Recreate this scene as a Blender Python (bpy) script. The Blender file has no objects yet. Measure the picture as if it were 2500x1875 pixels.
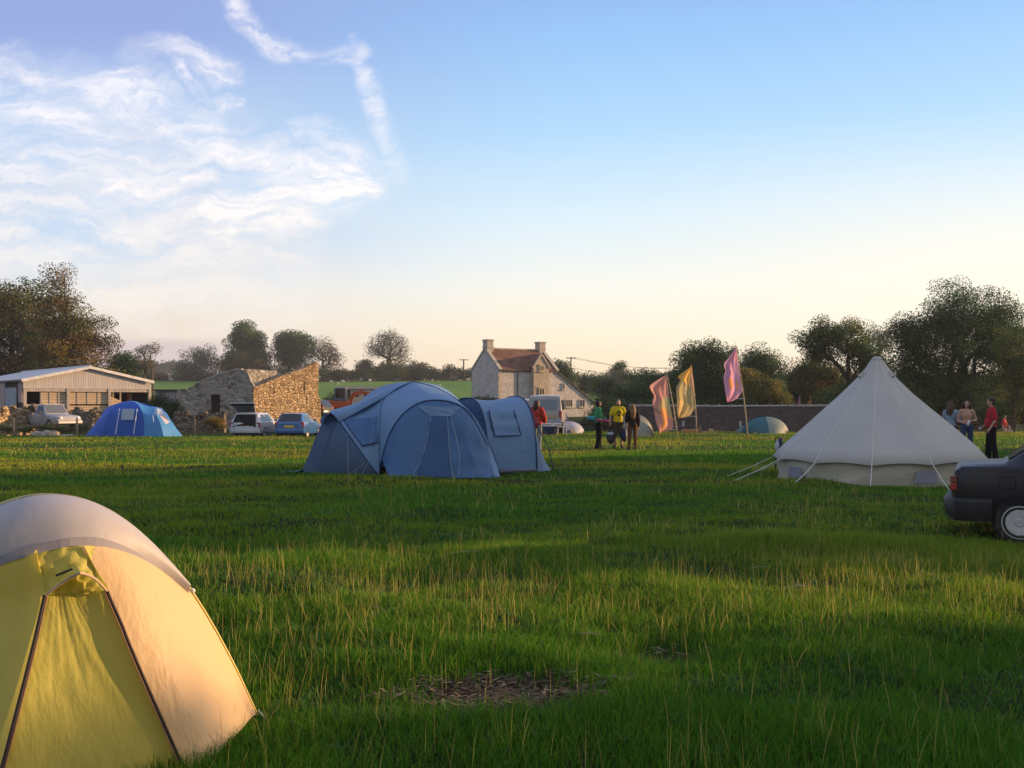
import bpy, bmesh, math, random
import numpy as np
from mathutils import Vector, Matrix
PI = math.pi
SC = bpy.context.scene
COL = SC.collection
rng = np.random.default_rng(7)
random.seed(7)
HZ, F = 985.0, 2500.0
EYE = 1.6
def WX(px, D): return (px - 1250.0) / F * D
def WZ(py, D): return EYE + (HZ - py) / F * D
def W(px, py, D): return Vector((WX(px, D), D, WZ(py, D)))
SUN_AZ = math.radians(19.0)      # beyond the right-hand side of the view
SUN_EL = math.radians(9.0)
SUN = Vector((math.cos(SUN_EL) * math.cos(SUN_AZ), math.cos(SUN_EL) * math.sin(SUN_AZ), math.sin(SUN_EL)))

# ------------------------------------------------------------------ tagging
def tag(o, label=None, cat=None, group=None, kind=None):
    if label: o['label'] = label
    if cat: o['category'] = cat
    if group: o['group'] = group
    if kind: o['kind'] = kind
    return o
def empty(name, loc, label=None, cat=None, group=None, rz=0.0):
    o = bpy.data.objects.new(name, None)
    o.empty_display_size = 0.2
    COL.objects.link(o)
    o.location = loc
    o.rotation_euler = (0, 0, rz)
    return tag(o, label, cat, group)
def copy_tree(o, parent=None):
    c = o.copy(); COL.objects.link(c)
    if parent: c.parent = parent
    for ch in list(o.children): copy_tree(ch, c)
    return c

# ------------------------------------------------------------------ mesh builder
class MB:
    def __init__(s): s.v = []; s.f = []; s.m = []; s.cm = 0
    def add(s, p): s.v.append(tuple(p)); return len(s.v) - 1
    def face(s, idx): s.f.append(tuple(idx)); s.m.append(s.cm); return s
    def poly(s, pts): return s.face([s.add(p) for p in pts])
    def box(s, c, size, rz=0.0, M=None):
        hx, hy, hz = size[0] / 2, size[1] / 2, size[2] / 2
        R = M or Matrix.Rotation(rz, 3, 'Z')
        ids = []
        for dz in (-hz, hz):
            for dx, dy in ((-hx, -hy), (hx, -hy), (hx, hy), (-hx, hy)):
                ids.append(s.add(Vector(c) + R @ Vector((dx, dy, dz))))
        a = ids
        for q in ((0, 3, 2, 1), (4, 5, 6, 7), (0, 1, 5, 4), (1, 2, 6, 5), (2, 3, 7, 6), (3, 0, 4, 7)):
            s.face([a[i] for i in q])
        return s
    def beam(s, a, b, w, h, up=(0, 0, 1)):
        a = Vector(a); b = Vector(b); d = (b - a); L = d.length; d.normalize()
        side = d.cross(Vector(up))
        if side.length < 1e-4: side = d.cross(Vector((1, 0, 0)))
        side.normalize(); u = side.cross(d)
        M = Matrix((side, d, u)).transposed()
        return s.box((a + b) / 2, (w, L, h), M=M)
    def tube(s, pts, rad, seg=6, cap=True):
        pts = [Vector(p) for p in pts]
        if not hasattr(rad, '__len__'): rad = [rad] * len(pts)
        rings = []; side = None
        for i, p in enumerate(pts):
            d = (pts[min(i + 1, len(pts) - 1)] - pts[max(i - 1, 0)])
            if d.length < 1e-9: d = Vector((0, 0, 1))
            d.normalize()
            if side is None:
                side = d.cross(Vector((0.13, 0.2, 1)))
                if side.length < .05: side = d.cross(Vector((1, 0, 0)))
            else: side = side - d * side.dot(d)
            side.normalize(); u = d.cross(side)
            rings.append([s.add(p + (side * math.cos(2 * PI * k / seg) + u * math.sin(2 * PI * k / seg)) * rad[i]) for k in range(seg)])
        for a, b in zip(rings, rings[1:]):
            for k in range(seg): s.face((a[k], a[(k + 1) % seg], b[(k + 1) % seg], b[k]))
        if cap:
            s.face(rings[0][::-1]); s.face(rings[-1])
        return s
    def grid(s, rows, closed=False):
        ids = [[s.add(p) for p in r] for r in rows]
        n = len(ids[0])
        for a, b in zip(ids, ids[1:]):
            for k in range(n if closed else n - 1): s.face((a[k], a[(k + 1) % n], b[(k + 1) % n], b[k]))
        return ids
    def loft(s, rings, caps=True):
        ids = s.grid(rings, True)
        if caps: s.face(ids[0][::-1]); s.face(ids[-1])
        return s
    def lathe(s, prof, c=(0, 0, 0), seg=16, axis='Z', caps=True):
        rings = []
        for r, h in prof:
            ring = []
            for k in range(seg):
                a = 2 * PI * k / seg
                p = Vector((r * math.cos(a), r * math.sin(a), h))
                if axis == 'X': p = Vector((p.z, p.x, p.y))
                if axis == 'Y': p = Vector((p.x, p.z, p.y))
                ring.append(Vector(c) + p)
            rings.append(ring)
        return s.loft(rings, caps)
    def ell(s, c, r, seg=10, rings=7, M=None):
        R = M or Matrix.Identity(3)
        top = s.add(Vector(c) + R @ Vector((0, 0, r[2]))); bot = s.add(Vector(c) + R @ Vector((0, 0, -r[2])))
        ids = []
        for i in range(1, rings):
            t = PI * i / rings
            ids.append([s.add(Vector(c) + R @ Vector((r[0] * math.sin(t) * math.cos(2 * PI * k / seg), r[1] * math.sin(t) * math.sin(2 * PI * k / seg), r[2] * math.cos(t)))) for k in range(seg)])
        for k in range(seg):
            s.face((top, ids[0][k], ids[0][(k + 1) % seg])); s.face((bot, ids[-1][(k + 1) % seg], ids[-1][k]))
        for a, b in zip(ids, ids[1:]):
            for k in range(seg): s.face((a[k], b[k], b[(k + 1) % seg], a[(k + 1) % seg]))
        return s
    def prism(s, pts, off):
        off = Vector(off)
        a = [s.add(p) for p in pts]; b = [s.add(Vector(p) + off) for p in pts]
        n = len(a)
        s.face(a[::-1]); s.face(b)
        for k in range(n): s.face((a[k], a[(k + 1) % n], b[(k + 1) % n], b[k]))
        return s
    def build(s, name, mats, parent=None, smooth=False, world=False, bevel=0, loc=None, solid=0, auto=None):
        me = bpy.data.meshes.new(name)
        off = Vector((0, 0, 0))
        if world:
            if parent is not None:
                off = parent.matrix_basis.translation.copy()
                if parent.parent is not None: off += parent.parent.matrix_basis.translation
            elif loc is not None: off = Vector(loc)
        me.from_pydata([tuple(Vector(p) - off) for p in s.v], [], s.f)
        if not isinstance(mats, (list, tuple)): mats = [mats]
        for m in mats: me.materials.append(m)
        if len(mats) > 1: me.polygons.foreach_set('material_index', s.m)
        bm = bmesh.new(); bm.from_mesh(me)
        bmesh.ops.remove_doubles(bm, verts=bm.verts, dist=1e-5)
        bmesh.ops.recalc_face_normals(bm, faces=bm.faces)
        if smooth:
            lim = math.radians(auto or 180)
            for f in bm.faces: f.smooth = True
            if auto:
                for e in bm.edges:
                    if len(e.link_faces) == 2 and e.calc_face_angle(0) > lim: e.smooth = False
        bm.to_mesh(me); bm.free()
        o = bpy.data.objects.new(name, me); COL.objects.link(o)
        if parent is not None: o.parent = parent
        elif loc is not None: o.location = loc
        if solid:
            md = o.modifiers.new('solid', 'SOLIDIFY'); md.thickness = solid; md.offset = -1
        if bevel:
            md = o.modifiers.new('bevel', 'BEVEL'); md.width = bevel; md.segments = 2; md.limit_method = 'ANGLE'; md.angle_limit = .6
        return o

def np_mesh(name, verts, n, mat, col=None, parent=None, smooth=False, faces=None):
    """verts (N*n,3): N separate n-gons, or faces (M,k) index array"""
    me = bpy.data.meshes.new(name)
    verts = np.asarray(verts, dtype=np.float32)
    if faces is None:
        faces = np.arange(len(verts), dtype=np.int32).reshape(-1, n)
    k = faces.shape[1]
    me.vertices.add(len(verts)); me.vertices.foreach_set('co', verts.ravel())
    me.loops.add(faces.size); me.loops.foreach_set('vertex_index', faces.astype(np.int32).ravel())
    me.polygons.add(len(faces)); me.polygons.foreach_set('loop_start', np.arange(0, faces.size, k, dtype=np.int32))
    if smooth: me.polygons.foreach_set('use_smooth', np.ones(len(faces), dtype=bool))
    if col is not None:
        at = me.attributes.new('tint', 'FLOAT_COLOR', 'POINT')
        c4 = np.ones((len(verts), 4), dtype=np.float32); c4[:, :3] = col
        at.data.foreach_set('color', c4.ravel())
    me.update(calc_edges=True)
    me.materials.append(mat)
    o = bpy.data.objects.new(name, me); COL.objects.link(o)
    if parent is not None: o.parent = parent
    return o

# ------------------------------------------------------------------ materials
def lin(r, g, b):
    f = lambda c: (c / 255 / 12.92) if c / 255 <= .04045 else ((c / 255 + .055) / 1.055) ** 2.4
    return (f(r), f(g), f(b))
class NT:
    def __init__(s, nt): s.nt = nt; s.L = nt.links
    def n(s, t, **k):
        nd = s.nt.nodes.new(t)
        for a, b in k.items():
            if a == 'op': nd.operation = b
            else: setattr(nd, a, b)
        return nd
    def put(s, sock, val):
        if isinstance(val, bpy.types.NodeSocket): s.L.new(val, sock)
        elif val is not None: sock.default_value = val
    def math(s, op, a, b=None, c=None, clamp=False):
        nd = s.n('ShaderNodeMath', op=op); nd.use_clamp = clamp
        for i, v in enumerate((a, b, c)): s.put(nd.inputs[i], v) if v is not None else None
        return nd.outputs[0]
    def vec(s, op, a, b=None, sc=None):
        nd = s.n('ShaderNodeVectorMath', op=op); s.put(nd.inputs[0], a)
        if b is not None: s.put(nd.inputs[1], b)
        if sc is not None: s.put(nd.inputs['Scale'], sc)
        return nd.outputs['Value'] if op in ('DOT_PRODUCT', 'LENGTH', 'DISTANCE') else nd.outputs[0]
    def mix(s, f, a, b, blend='MIX', clampf=True):
        nd = s.n('ShaderNodeMix'); nd.data_type = 'RGBA'; nd.blend_type = blend; nd.clamp_factor = clampf
        s.put(nd.inputs[0], f)
        for i, v in ((6, a), (7, b)):
            if isinstance(v, (tuple, list)): v = tuple(v)[:3] + (1,)
            s.put(nd.inputs[i], v)
        return nd.outputs[2]
    def ramp(s, v, a, b, c=0.0, d=1.0, smooth=True):
        nd = s.n('ShaderNodeMapRange'); nd.interpolation_type = 'SMOOTHSTEP' if smooth else 'LINEAR'
        s.put(nd.inputs[0], v); 
        for i, q in enumerate((a, b, c, d)): nd.inputs[i + 1].default_value = q
        return nd.outputs[0]
    def noise(s, co, scale, detail=4, rough=.55, dist=0.0):
        nd = s.n('ShaderNodeTexNoise'); s.put(nd.inputs['Vector'], co)
        nd.inputs['Scale'].default_value = scale; nd.inputs['Detail'].default_value = detail
        nd.inputs['Roughness'].default_value = rough; nd.inputs['Distortion'].default_value = dist
        return nd.outputs['Fac']
def base_mat(name):
    m = bpy.data.materials.new(name); m.use_nodes = True
    nt = NT(m.node_tree); b = m.node_tree.nodes['Principled BSDF']
    return m, nt, b
def mat(name, col, col2=None, scale=4.0, rough=.8, bump=0.0, bscale=None, metal=0.0, trans=0.0, spec=.3, stretch=(1, 1, 1), lo=.35, hi=.65, attr=False, detail=5, coat=0.0, tcol=None, bdist=.02):
    m, nt, b = base_mat(name)
    tc = nt.n('ShaderNodeTexCoord').outputs['Object']
    mp = nt.n('ShaderNodeMapping'); nt.put(mp.inputs[0], tc); mp.inputs['Scale'].default_value = stretch
    co = mp.outputs[0]
    c = tuple(col) + (1,)
    if col2 is not None:
        f = nt.ramp(nt.noise(co, scale, detail), lo, hi)
        c = nt.mix(f, col, col2)
    if attr:
        at = nt.n('ShaderNodeAttribute'); at.attribute_name = 'tint'
        c = nt.mix(1.0, c, at.outputs['Color'], 'MULTIPLY')
    nt.put(b.inputs['Base Color'], c)
    b.inputs['Roughness'].default_value = rough; b.inputs['Metallic'].default_value = metal
    b.inputs['Specular IOR Level'].default_value = spec
    if coat: b.inputs['Coat Weight'].default_value = coat; b.inputs['Coat Roughness'].default_value = .06
    if bump:
        bn = nt.n('ShaderNodeBump'); bn.inputs['Strength'].default_value = bump; bn.inputs['Distance'].default_value = bdist
        nt.put(bn.inputs['Height'], nt.noise(co, bscale or scale * 3, 6)); nt.put(b.inputs['Normal'], bn.outputs[0])
    if trans:
        t = nt.n('ShaderNodeBsdfTranslucent')
        tc2 = c if tcol is None else nt.mix(1.0, c, tcol, 'MULTIPLY')
        nt.put(t.inputs[0], tc2)
        ms = nt.n('ShaderNodeMixShader'); ms.inputs[0].default_value = trans
        nt.L.new(b.outputs[0], ms.inputs[1]); nt.L.new(t.outputs[0], ms.inputs[2])
        nt.L.new(ms.outputs[0], m.node_tree.nodes['Material Output'].inputs[0])
    return m
def stone_mat(name, cols, scale=3.2, mortar=(.2, .18, .15), flat=1.7, edge=.05, bump=.7, stain=.5, mix_big=None):
    m, nt, b = base_mat(name)
    tc = nt.n('ShaderNodeTexCoord').outputs['Object']
    w = nt.n('ShaderNodeTexNoise'); nt.put(w.inputs['Vector'], tc); w.inputs['Scale'].default_value = 2.2
    co = nt.vec('ADD', tc, nt.vec('SCALE', w.outputs['Color'], sc=.22))
    mp = nt.n('ShaderNodeMapping'); nt.put(mp.inputs[0], co); mp.inputs['Scale'].default_value = (1, 1, flat)
    vo = nt.n('ShaderNodeTexVoronoi'); nt.put(vo.inputs['Vector'], mp.outputs[0]); vo.inputs['Scale'].default_value = scale
    ve = nt.n('ShaderNodeTexVoronoi'); ve.feature = 'DISTANCE_TO_EDGE'; nt.put(ve.inputs['Vector'], mp.outputs[0]); ve.inputs['Scale'].default_value = scale
    sep = nt.n('ShaderNodeSeparateColor'); nt.put(sep.inputs[0], vo.outputs['Color'])
    c = nt.mix(nt.ramp(sep.outputs[0], 0, 1, smooth=False), cols[0], cols[1])
    if len(cols) > 2: c = nt.mix(nt.ramp(sep.outputs[1], .55, .95), c, cols[2])
    if len(cols) > 3: c = nt.mix(nt.ramp(sep.outputs[2], .75, .95), c, cols[3])
    c = nt.mix(nt.ramp(nt.noise(tc, .7, 5), .42, .72, 0, stain), c, tuple(x * .42 for x in cols[0]))
    if mix_big: c = nt.mix(nt.ramp(nt.noise(tc, mix_big[1], 6), .5, .68, 0, mix_big[2]), c, mix_big[0])
    c = nt.mix(nt.ramp(ve.outputs['Distance'], 0, edge), mortar, c)
    nt.put(b.inputs['Base Color'], c); b.inputs['Roughness'].default_value = .92; b.inputs['Specular IOR Level'].default_value = .15
    bn = nt.n('ShaderNodeBump'); bn.inputs['Strength'].default_value = bump; bn.inputs['Distance'].default_value = .06
    h = nt.math('ADD', nt.ramp(ve.outputs['Distance'], 0, edge * 2.5), nt.noise(tc, 14, 4))
    nt.put(bn.inputs['Height'], h); nt.put(b.inputs['Normal'], bn.outputs[0])
    return m
def glass_mat(name, col=(.02, .025, .03), rough=.08):
    m = mat(name, col, rough=rough, spec=.6); return m
M = {}
M['black'] = mat('black_plastic', (.012, .012, .014), rough=.5)
M['rubber'] = mat('rubber', (.02, .02, .021), (.045, .042, .036), 20, rough=.85)
M['glass'] = glass_mat('dark_glass')
M['white'] = mat('white_paint', (.72, .71, .68), (.55, .54, .5), 3, rough=.55)
M['steel'] = mat('steel', (.4, .4, .4), rough=.35, metal=.9)
M['wood'] = mat('weathered_wood', (.24, .19, .14), (.12, .09, .065), 6, rough=.9, stretch=(6, 6, .6), bump=.4)
M['rope'] = mat('rope', (.62, .6, .53), rough=.9)
M['skin'] = mat('skin', (.46, .27, .19), (.4, .22, .15), 8, rough=.6)
M['skin_dark'] = mat('dark_skin', (.09, .05, .035), rough=.6)

# ------------------------------------------------------------------ terrain
def _hash(ix, iy, seed):
    h = (ix.astype(np.int64) * 374761393 + iy.astype(np.int64) * 668265263 + seed * 982451653) & 0x7fffffff
    h = ((h ^ (h >> 13)) * 1274126177) & 0x7fffffff
    return ((h ^ (h >> 16)) & 0xffff) / 65535.0
def vnoise(x, y, s, seed=0):
    x = np.asarray(x, float) / s; y = np.asarray(y, float) / s
    ix = np.floor(x); iy = np.floor(y); fx = x - ix; fy = y - iy
    fx = fx * fx * (3 - 2 * fx); fy = fy * fy * (3 - 2 * fy)
    a = _hash(ix, iy, seed); b = _hash(ix + 1, iy, seed); c = _hash(ix, iy + 1, seed); d = _hash(ix + 1, iy + 1, seed)
    return (a * (1 - fx) + b * fx) * (1 - fy) + (c * (1 - fx) + d * fx) * fy
def sst(a, b, x):
    t = np.clip((np.asarray(x, float) - a) / (b - a), 0, 1); return t * t * (3 - 2 * t)
def gz(x, y):
    x = np.asarray(x, float); y = np.asarray(y, float)
    near = 1 - sst(14, 40, y)
    z = (vnoise(x * .8, y, .8, 1) - .5) * .12 * near + (vnoise(x * .6, y, 1.9, 2) - .5) * .10 * (.35 + .65 * near)
    z = z + (vnoise(x, y, 9, 3) - .5) * .12 * sst(4, 12, y)
    z = z * (1 - sst(48, 60, y))
    # bare hollow in the turf
    z = z - .09 * np.exp(-(((x + .05) / .62) ** 2 + ((y - 5.75) / .42) ** 2))
    z = z - .05 * np.exp(-(((x - .95) / .45) ** 2 + ((y - 6.6) / .3) ** 2))
    dip = sst(57.5, 66, y) * sst(1.5, 9, x) * (1 - sst(88, 108, y))
    z = z - 2.9 * dip
    z = z - .30 * sst(49.5, 53.5, y) * (1 - sst(-9, -6, x)) * (1 - sst(110, 140, y))
    hill = np.clip((y - 150) / 150, 0, 1.0)
    z = z + 8.4 * hill ** 1.15 + np.clip(y - 300, 0, 2500) * .0035
    bank = sst(88, 125, y) * sst(12, 30, x) * 1.6
    return z + bank
def gzs(x, y): return float(gz(np.array([x]), np.array([y]))[0])
def G(px, D, dz=0.0):
    x = WX(px, D); return Vector((x, D, gzs(x, D) + dz))

def axis_coords(dense0, dense1, step, lo, hi, g):
    a = list(np.arange(dense0, dense1 + 1e-6, step))
    s = step; p = dense1
    while p < hi: s *= g; p += s; a.append(p)
    s = step; p = dense0
    while p > lo: s *= g; p -= s; a.insert(0, p)
    return np.array(a)
gx = axis_coords(-8, 8, .16, -3500, 3500, 1.11)
gy = axis_coords(3, 16, .16, -160, 4200, 1.05)
GX, GY = np.meshgrid(gx, gy)
GZ = gz(GX, GY)
gv = np.stack([GX.ravel(), GY.ravel(), GZ.ravel()], 1)
nx, ny = len(gx), len(gy)
ii = np.arange(ny - 1)[:, None] * nx + np.arange(nx - 1)[None, :]
gf = np.stack([ii, ii + 1, ii + nx + 1, ii + nx], -1).reshape(-1, 4)

def ground_mat():
    m, nt, b = base_mat('meadow_ground')
    tc = nt.n('ShaderNodeTexCoord').outputs['Object']
    mp = nt.n('ShaderNodeMapping'); nt.put(mp.inputs[0], tc); mp.inputs['Scale'].default_value = (.45, 1, 1)
    n1 = nt.noise(tc, .35, 5); n2 = nt.noise(mp.outputs[0], 2.2, 6, .65); n3 = nt.noise(tc, 14, 5, .7)
    c = nt.mix(nt.ramp(n1, .35, .65), (.02, .045, .008), (.034, .058, .01))
    c = nt.mix(nt.ramp(n2, .45, .72, 0, .5), c, (.085, .09, .02))
    c = nt.mix(nt.ramp(n3, .3, .75), nt.mix(1, c, (.35, .42, .35), 'MULTIPLY'), c)
    sp = nt.n('ShaderNodeSeparateXYZ'); nt.put(sp.inputs[0], tc)
    # far pasture on the hillside
    far = nt.ramp(sp.outputs[1], 110, 140)
    cf = nt.mix(nt.ramp(nt.noise(tc, .03, 5), .35, .65), (.085, .19, .026), (.12, .22, .035))
    c = nt.mix(far, c, cf)
    # bare soil hollow
    wob = nt.vec('ADD', tc, nt.vec('SCALE', nt.n('ShaderNodeTexNoise').outputs['Color'], sc=.0))
    def hollow(c, x0, y0, rx, ry):
        dx = nt.math('DIVIDE', nt.math('SUBTRACT', sp.outputs[0], x0), rx)
        dy = nt.math('DIVIDE', nt.math('SUBTRACT', sp.outputs[1], y0), ry)
        r = nt.math('SQRT', nt.math('ADD', nt.math('MULTIPLY', dx, dx), nt.math('MULTIPLY', dy, dy)))
        r = nt.math('ADD', r, nt.math('MULTIPLY', nt.math('SUBTRACT', nt.noise(tc, 6, 4), .5), .7))
        soil = nt.mix(nt.ramp(nt.noise(tc, 30, 5, .7), .4, .65), (.035, .024, .015), (.085, .06, .038))
        return nt.mix(nt.ramp(r, 1.15, .8), c, soil)
    c = hollow(c, -.05, 5.75, .6, .4); c = hollow(c, .95, 6.6, .4, .25)
    nt.put(b.inputs['Base Color'], c); b.inputs['Roughness'].default_value = .95; b.inputs['Specular IOR Level'].default_value = .1
    bn = nt.n('ShaderNodeBump'); bn.inputs['Strength'].default_value = .8; bn.inputs['Distance'].default_value = .06
    nt.put(bn.inputs['Height'], nt.math('ADD', n3, n2)); nt.put(b.inputs['Normal'], bn.outputs[0])
    return m
ground = np_mesh('ground', gv, 4, ground_mat(), faces=gf, smooth=True)
tag(ground, 'undulating green meadow rising to a hillside pasture', 'ground', kind='structure')

# ------------------------------------------------------------------ grass
def in_poly(x, y, poly):
    c = np.zeros(len(x), bool); n = len(poly)
    for i in range(n):
        x1, y1 = poly[i]; x2, y2 = poly[(i + 1) % n]
        k = ((y1 > y) != (y2 > y)) & (x < (x2 - x1) * (y - y1) / (y2 - y1 + 1e-12) + x1)
        c ^= k
    return c
TENT_POLY = [(-1.36, 5.28), (-1.40, 4.6), (-1.95, 4.05), (-2.95, 4.1), (-3.6, 5.2), (-2.4, 6.3)]
BLUE_POLY = [(-4.8, 23.5), (-2.4, 22.2), (-.35, 22.45), (.55, 24.0), (-.4, 25.8), (-4.3, 26)]
def scatter(n, d0, d1, dens_pow=1.0):
    D = np.sqrt(rng.uniform(d0 * d0, d1 * d1, n)) if dens_pow == 1 else (rng.uniform(d0 ** dens_pow, d1 ** dens_pow, n)) ** (1 / dens_pow)
    x = rng.uniform(-.56, .56, n) * D + rng.uniform(-1.2, 1.2, n)
    k = ~(in_poly(x, D, TENT_POLY) | in_poly(x, D, BLUE_POLY))
    k &= ~(((x - 7.83) ** 2 + (D - 22) ** 2) < 1.9 ** 2)
    return x[k], D[k]
def blades(x, y, h, w, lean, col_base, col_tip, curve=.5):
    """5-vertex blades: returns verts, faces, colours"""
    n = len(x); z = gz(x, y)
    a = rng.uniform(0, 2 * PI, n)
    # blades mostly show their broad side to anyone looking across the meadow, at every angle
    fx, fy = np.cos(a), np.sin(a)
    b = rng.uniform(0, 2 * PI, n); lx, ly = np.cos(b) * lean, np.sin(b) * lean
    base = np.stack([x, y, z - .01], 1)
    side = np.stack([fx, fy, np.zeros(n)], 1) * (w * .5)[:, None]
    up = np.stack([np.zeros(n), np.zeros(n), np.ones(n)], 1)
    ln = np.stack([lx, ly, np.zeros(n)], 1)
    mid = base + (up * .55 + ln * (.5 * (1 - curve))) * h[:, None]
    tip = base + (up * np.sqrt(np.clip(1 - lean ** 2 * .6, .2, 1))[:, None] + ln) * h[:, None]
    V = np.stack([base - side, base + side, mid - side * .8, mid + side * .8, tip], 1).reshape(-1, 3)
    i = np.arange(n)[:, None] * 5
    Fa = np.concatenate([i + np.array([[0, 1, 3]]), i + np.array([[0, 3, 2]]), i + np.array([[2, 3, 4]])], 0)
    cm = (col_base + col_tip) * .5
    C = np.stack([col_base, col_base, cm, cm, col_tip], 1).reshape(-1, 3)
    return V, Fa, C
def tints(n, cols, wts):
    cols = np.array(cols); k = rng.choice(len(cols), n, p=np.array(wts) / np.sum(wts))
    return cols[k] * rng.uniform(.75, 1.3, (n, 1)) * rng.uniform(.93, 1.07, (n, 3))
GREEN = [(.062, .195, .010), (.085, .225, .011), (.042, .14, .010), (.135, .24, .015)]
DRY = [(.46, .41, .10), (.38, .35, .08), (.52, .42, .13), (.30, .25, .06)]
def make_grass():
    Vs, Fs, Cs = [], [], []; off = 0
    def push(V, Fa, C):
        nonlocal off
        Vs.append(V); Fs.append(Fa + off); Cs.append(C); off += len(V)
    # (d0, d1, count, height, width)
    for d0, d1, n, h0, w0 in ((3.2, 7, 170000, .085, .0042), (7, 12, 160000, .075, .006), (12, 20, 140000, .066, .011), (20, 34, 120000, .075, .019), (34, 60, 110000, .06, .034)):
        x, y = scatter(n, d0, d1)
        pat = .62 * vnoise(x * .8, y, 1.1, 11) + .38 * vnoise(x, y, .34, 14); big = vnoise(x * .6, y, 5, 12)
        keep = rng.uniform(0, 1, len(x)) < (.45 if d0 < 12 else .72) + .9 * sst(.25, .6, pat)
        hol = np.exp(-(((x + .05) / .72) ** 2 + ((y - 5.6) / .55) ** 2)) + .5 * np.exp(-(((x - .95) / .42) ** 2 + ((y - 6.6) / .27) ** 2))
        keep &= rng.uniform(0, 1, len(x)) > hol * 1.35
        x, y, pat, big = x[keep], y[keep], pat[keep], big[keep]
        m = len(x)
        h = h0 * ((.28 + 1.35 * pat) if d0 < 12 else (.55 + .8 * pat)) * rng.uniform(.5, 1.4, m) * (.75 + .5 * big)
        w = w0 * rng.uniform(.7, 1.3, m)
        lean = rng.uniform(.1, .85, m)
        t = tints(m, GREEN, (4, 4, 2, 2))
        yel = sst(.45, .8, vnoise(x * .5, y, 2.6, 13) + rng.normal(0, .1, m))[:, None] * (.5 if d0 < 20 else 1.0)
        t = t * (1 - yel) + yel * tints(m, [(.28, .30, .02), (.23, .28, .018)], (1, 1))
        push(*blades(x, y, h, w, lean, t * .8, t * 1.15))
    # dry flowering stems in drifts
    for d0, d1, n, h0, w0 in ((3.4, 6.2, 3800, .25, .0032), (6.0, 11.5, 46000, .21, .0036), (11.5, 20, 7500, .17, .0072), (20, 34, 6000, .17, .013), (34, 58, 9000, .13, .022)):
        x, y = scatter(n, d0, d1)
        wv = y - .249 * x
        p = sst(.44, .74, vnoise(x * .8, y, 1.1, 21) * .55 + vnoise(x, y, .28, 22) * .45)
        if d0 < 7: p = p * .5 + .1
        if 5.9 < d0 < 8: p = p * (.12 + .88 * sst(6.1, 7.4, y)) * (1 - sst(9.6, 11.4, y))
        hol = np.exp(-(((x + .05) / .6) ** 2 + ((y - 5.75) / .4) ** 2))
        k = (rng.uniform(0, 1, len(x)) < p) & (rng.uniform(0, 1, len(x)) > hol * .8)
        x, y = x[k], y[k]; m = len(x)
        h = h0 * rng.uniform(.25, 1.3, m); w = w0 * rng.uniform(.7, 1.2, m)
        t = tints(m, DRY, (3, 3, 2, 1))
        push(*blades(x, y, h, w, rng.beta(1.2, 3.2, m) * .85, t * .8, t, curve=.12))
    # rosettes of broad-leaved weeds
    x, y = scatter(1500, 3.6, 16); m = 9
    x = np.repeat(x, m) + rng.normal(0, .025, len(x) * m); y = np.repeat(y, m) + rng.normal(0, .025, len(y) * m); n = len(x)
    t = tints(n, [(.04, .13, .025), (.06, .15, .03), (.09, .15, .03)], (3, 2, 1))
    push(*blades(x, y, rng.uniform(.06, .12, n), rng.uniform(.010, .022, n), rng.uniform(.6, .95, n), t, t))
    V = np.concatenate(Vs); Fa = np.concatenate(Fs); C = np.concatenate(Cs)
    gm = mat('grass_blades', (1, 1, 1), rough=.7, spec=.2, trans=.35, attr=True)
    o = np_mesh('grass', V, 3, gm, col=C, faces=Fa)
    tag(o, 'rough meadow grass with drifts of dry stems', 'grass', kind='stuff')
make_grass()

def make_litter():
    n = 1500; V = []; C = []
    for i in range(n):
        q = random.random()
        if q < .93:
            a = random.uniform(0, 2 * PI); r = random.random() ** .6 * (.85 + .3 * math.sin(3 * a + 1) * math.sin(5 * a))
            x = -.05 + .68 * r * math.cos(a); y = 5.75 + .43 * r * math.sin(a)
        elif q < .96:
            x = .95 + random.gauss(0, .25); y = 6.6 + random.gauss(0, .14)
        else:
            x = random.gauss(-1.0, .25); y = random.gauss(7.6, .18)
        z = gzs(x, y) + random.uniform(.004, .05)
        L = random.uniform(.02, .11) * (1.5 if random.random() < .12 else 1); w = random.uniform(.002, .006)
        a = random.gauss(0, .8); d = Vector((math.cos(a), math.sin(a), random.gauss(0, .25))) * L / 2
        s = Vector((-math.sin(a), math.cos(a), random.gauss(0, .4))) * w
        c = Vector((x, y, z))
        V += [c - d - s, c - d * .3 + s, c + d + s * .3, c + d * .4 - s]
        k = random.uniform(.5, 1.2); t = random.choice([(.24, .16, .09), (.15, .095, .055), (.32, .24, .15), (.09, .06, .04)])
        C += [tuple(v * k for v in t)] * 4
    o = np_mesh('straw_litter', [tuple(v) for v in V], 4, mat('dead_straw', (1, 1, 1), attr=True, rough=.9), col=np.array(C))
    tag(o, 'dead straw and twigs lying in a bare hollow of the turf', 'litter', kind='stuff')
make_litter()

# ------------------------------------------------------------------ camera, sun, sky
cam = bpy.data.cameras.new('camera'); co = bpy.data.objects.new('camera', cam); COL.objects.link(co)
co.location = (0, 0, EYE); co.rotation_euler = (PI / 2, 0, 0)
cam.sensor_width = 36; cam.lens = 36.0; cam.sensor_fit = 'HORIZONTAL'
cam.shift_y = (HZ - 937.5) / 2500.0
cam.clip_end = 9000; cam.clip_start = .05
SC.camera = co
sl = bpy.data.lights.new('sun', 'SUN'); so = bpy.data.objects.new('sun', sl); COL.objects.link(so)
sl.energy = 5.0; sl.angle = math.radians(.55); sl.color = (1, .60, .30)
so.rotation_euler = (-SUN).to_track_quat('-Z', 'Y').to_euler(); so.location = (60, 15, 30)

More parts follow.
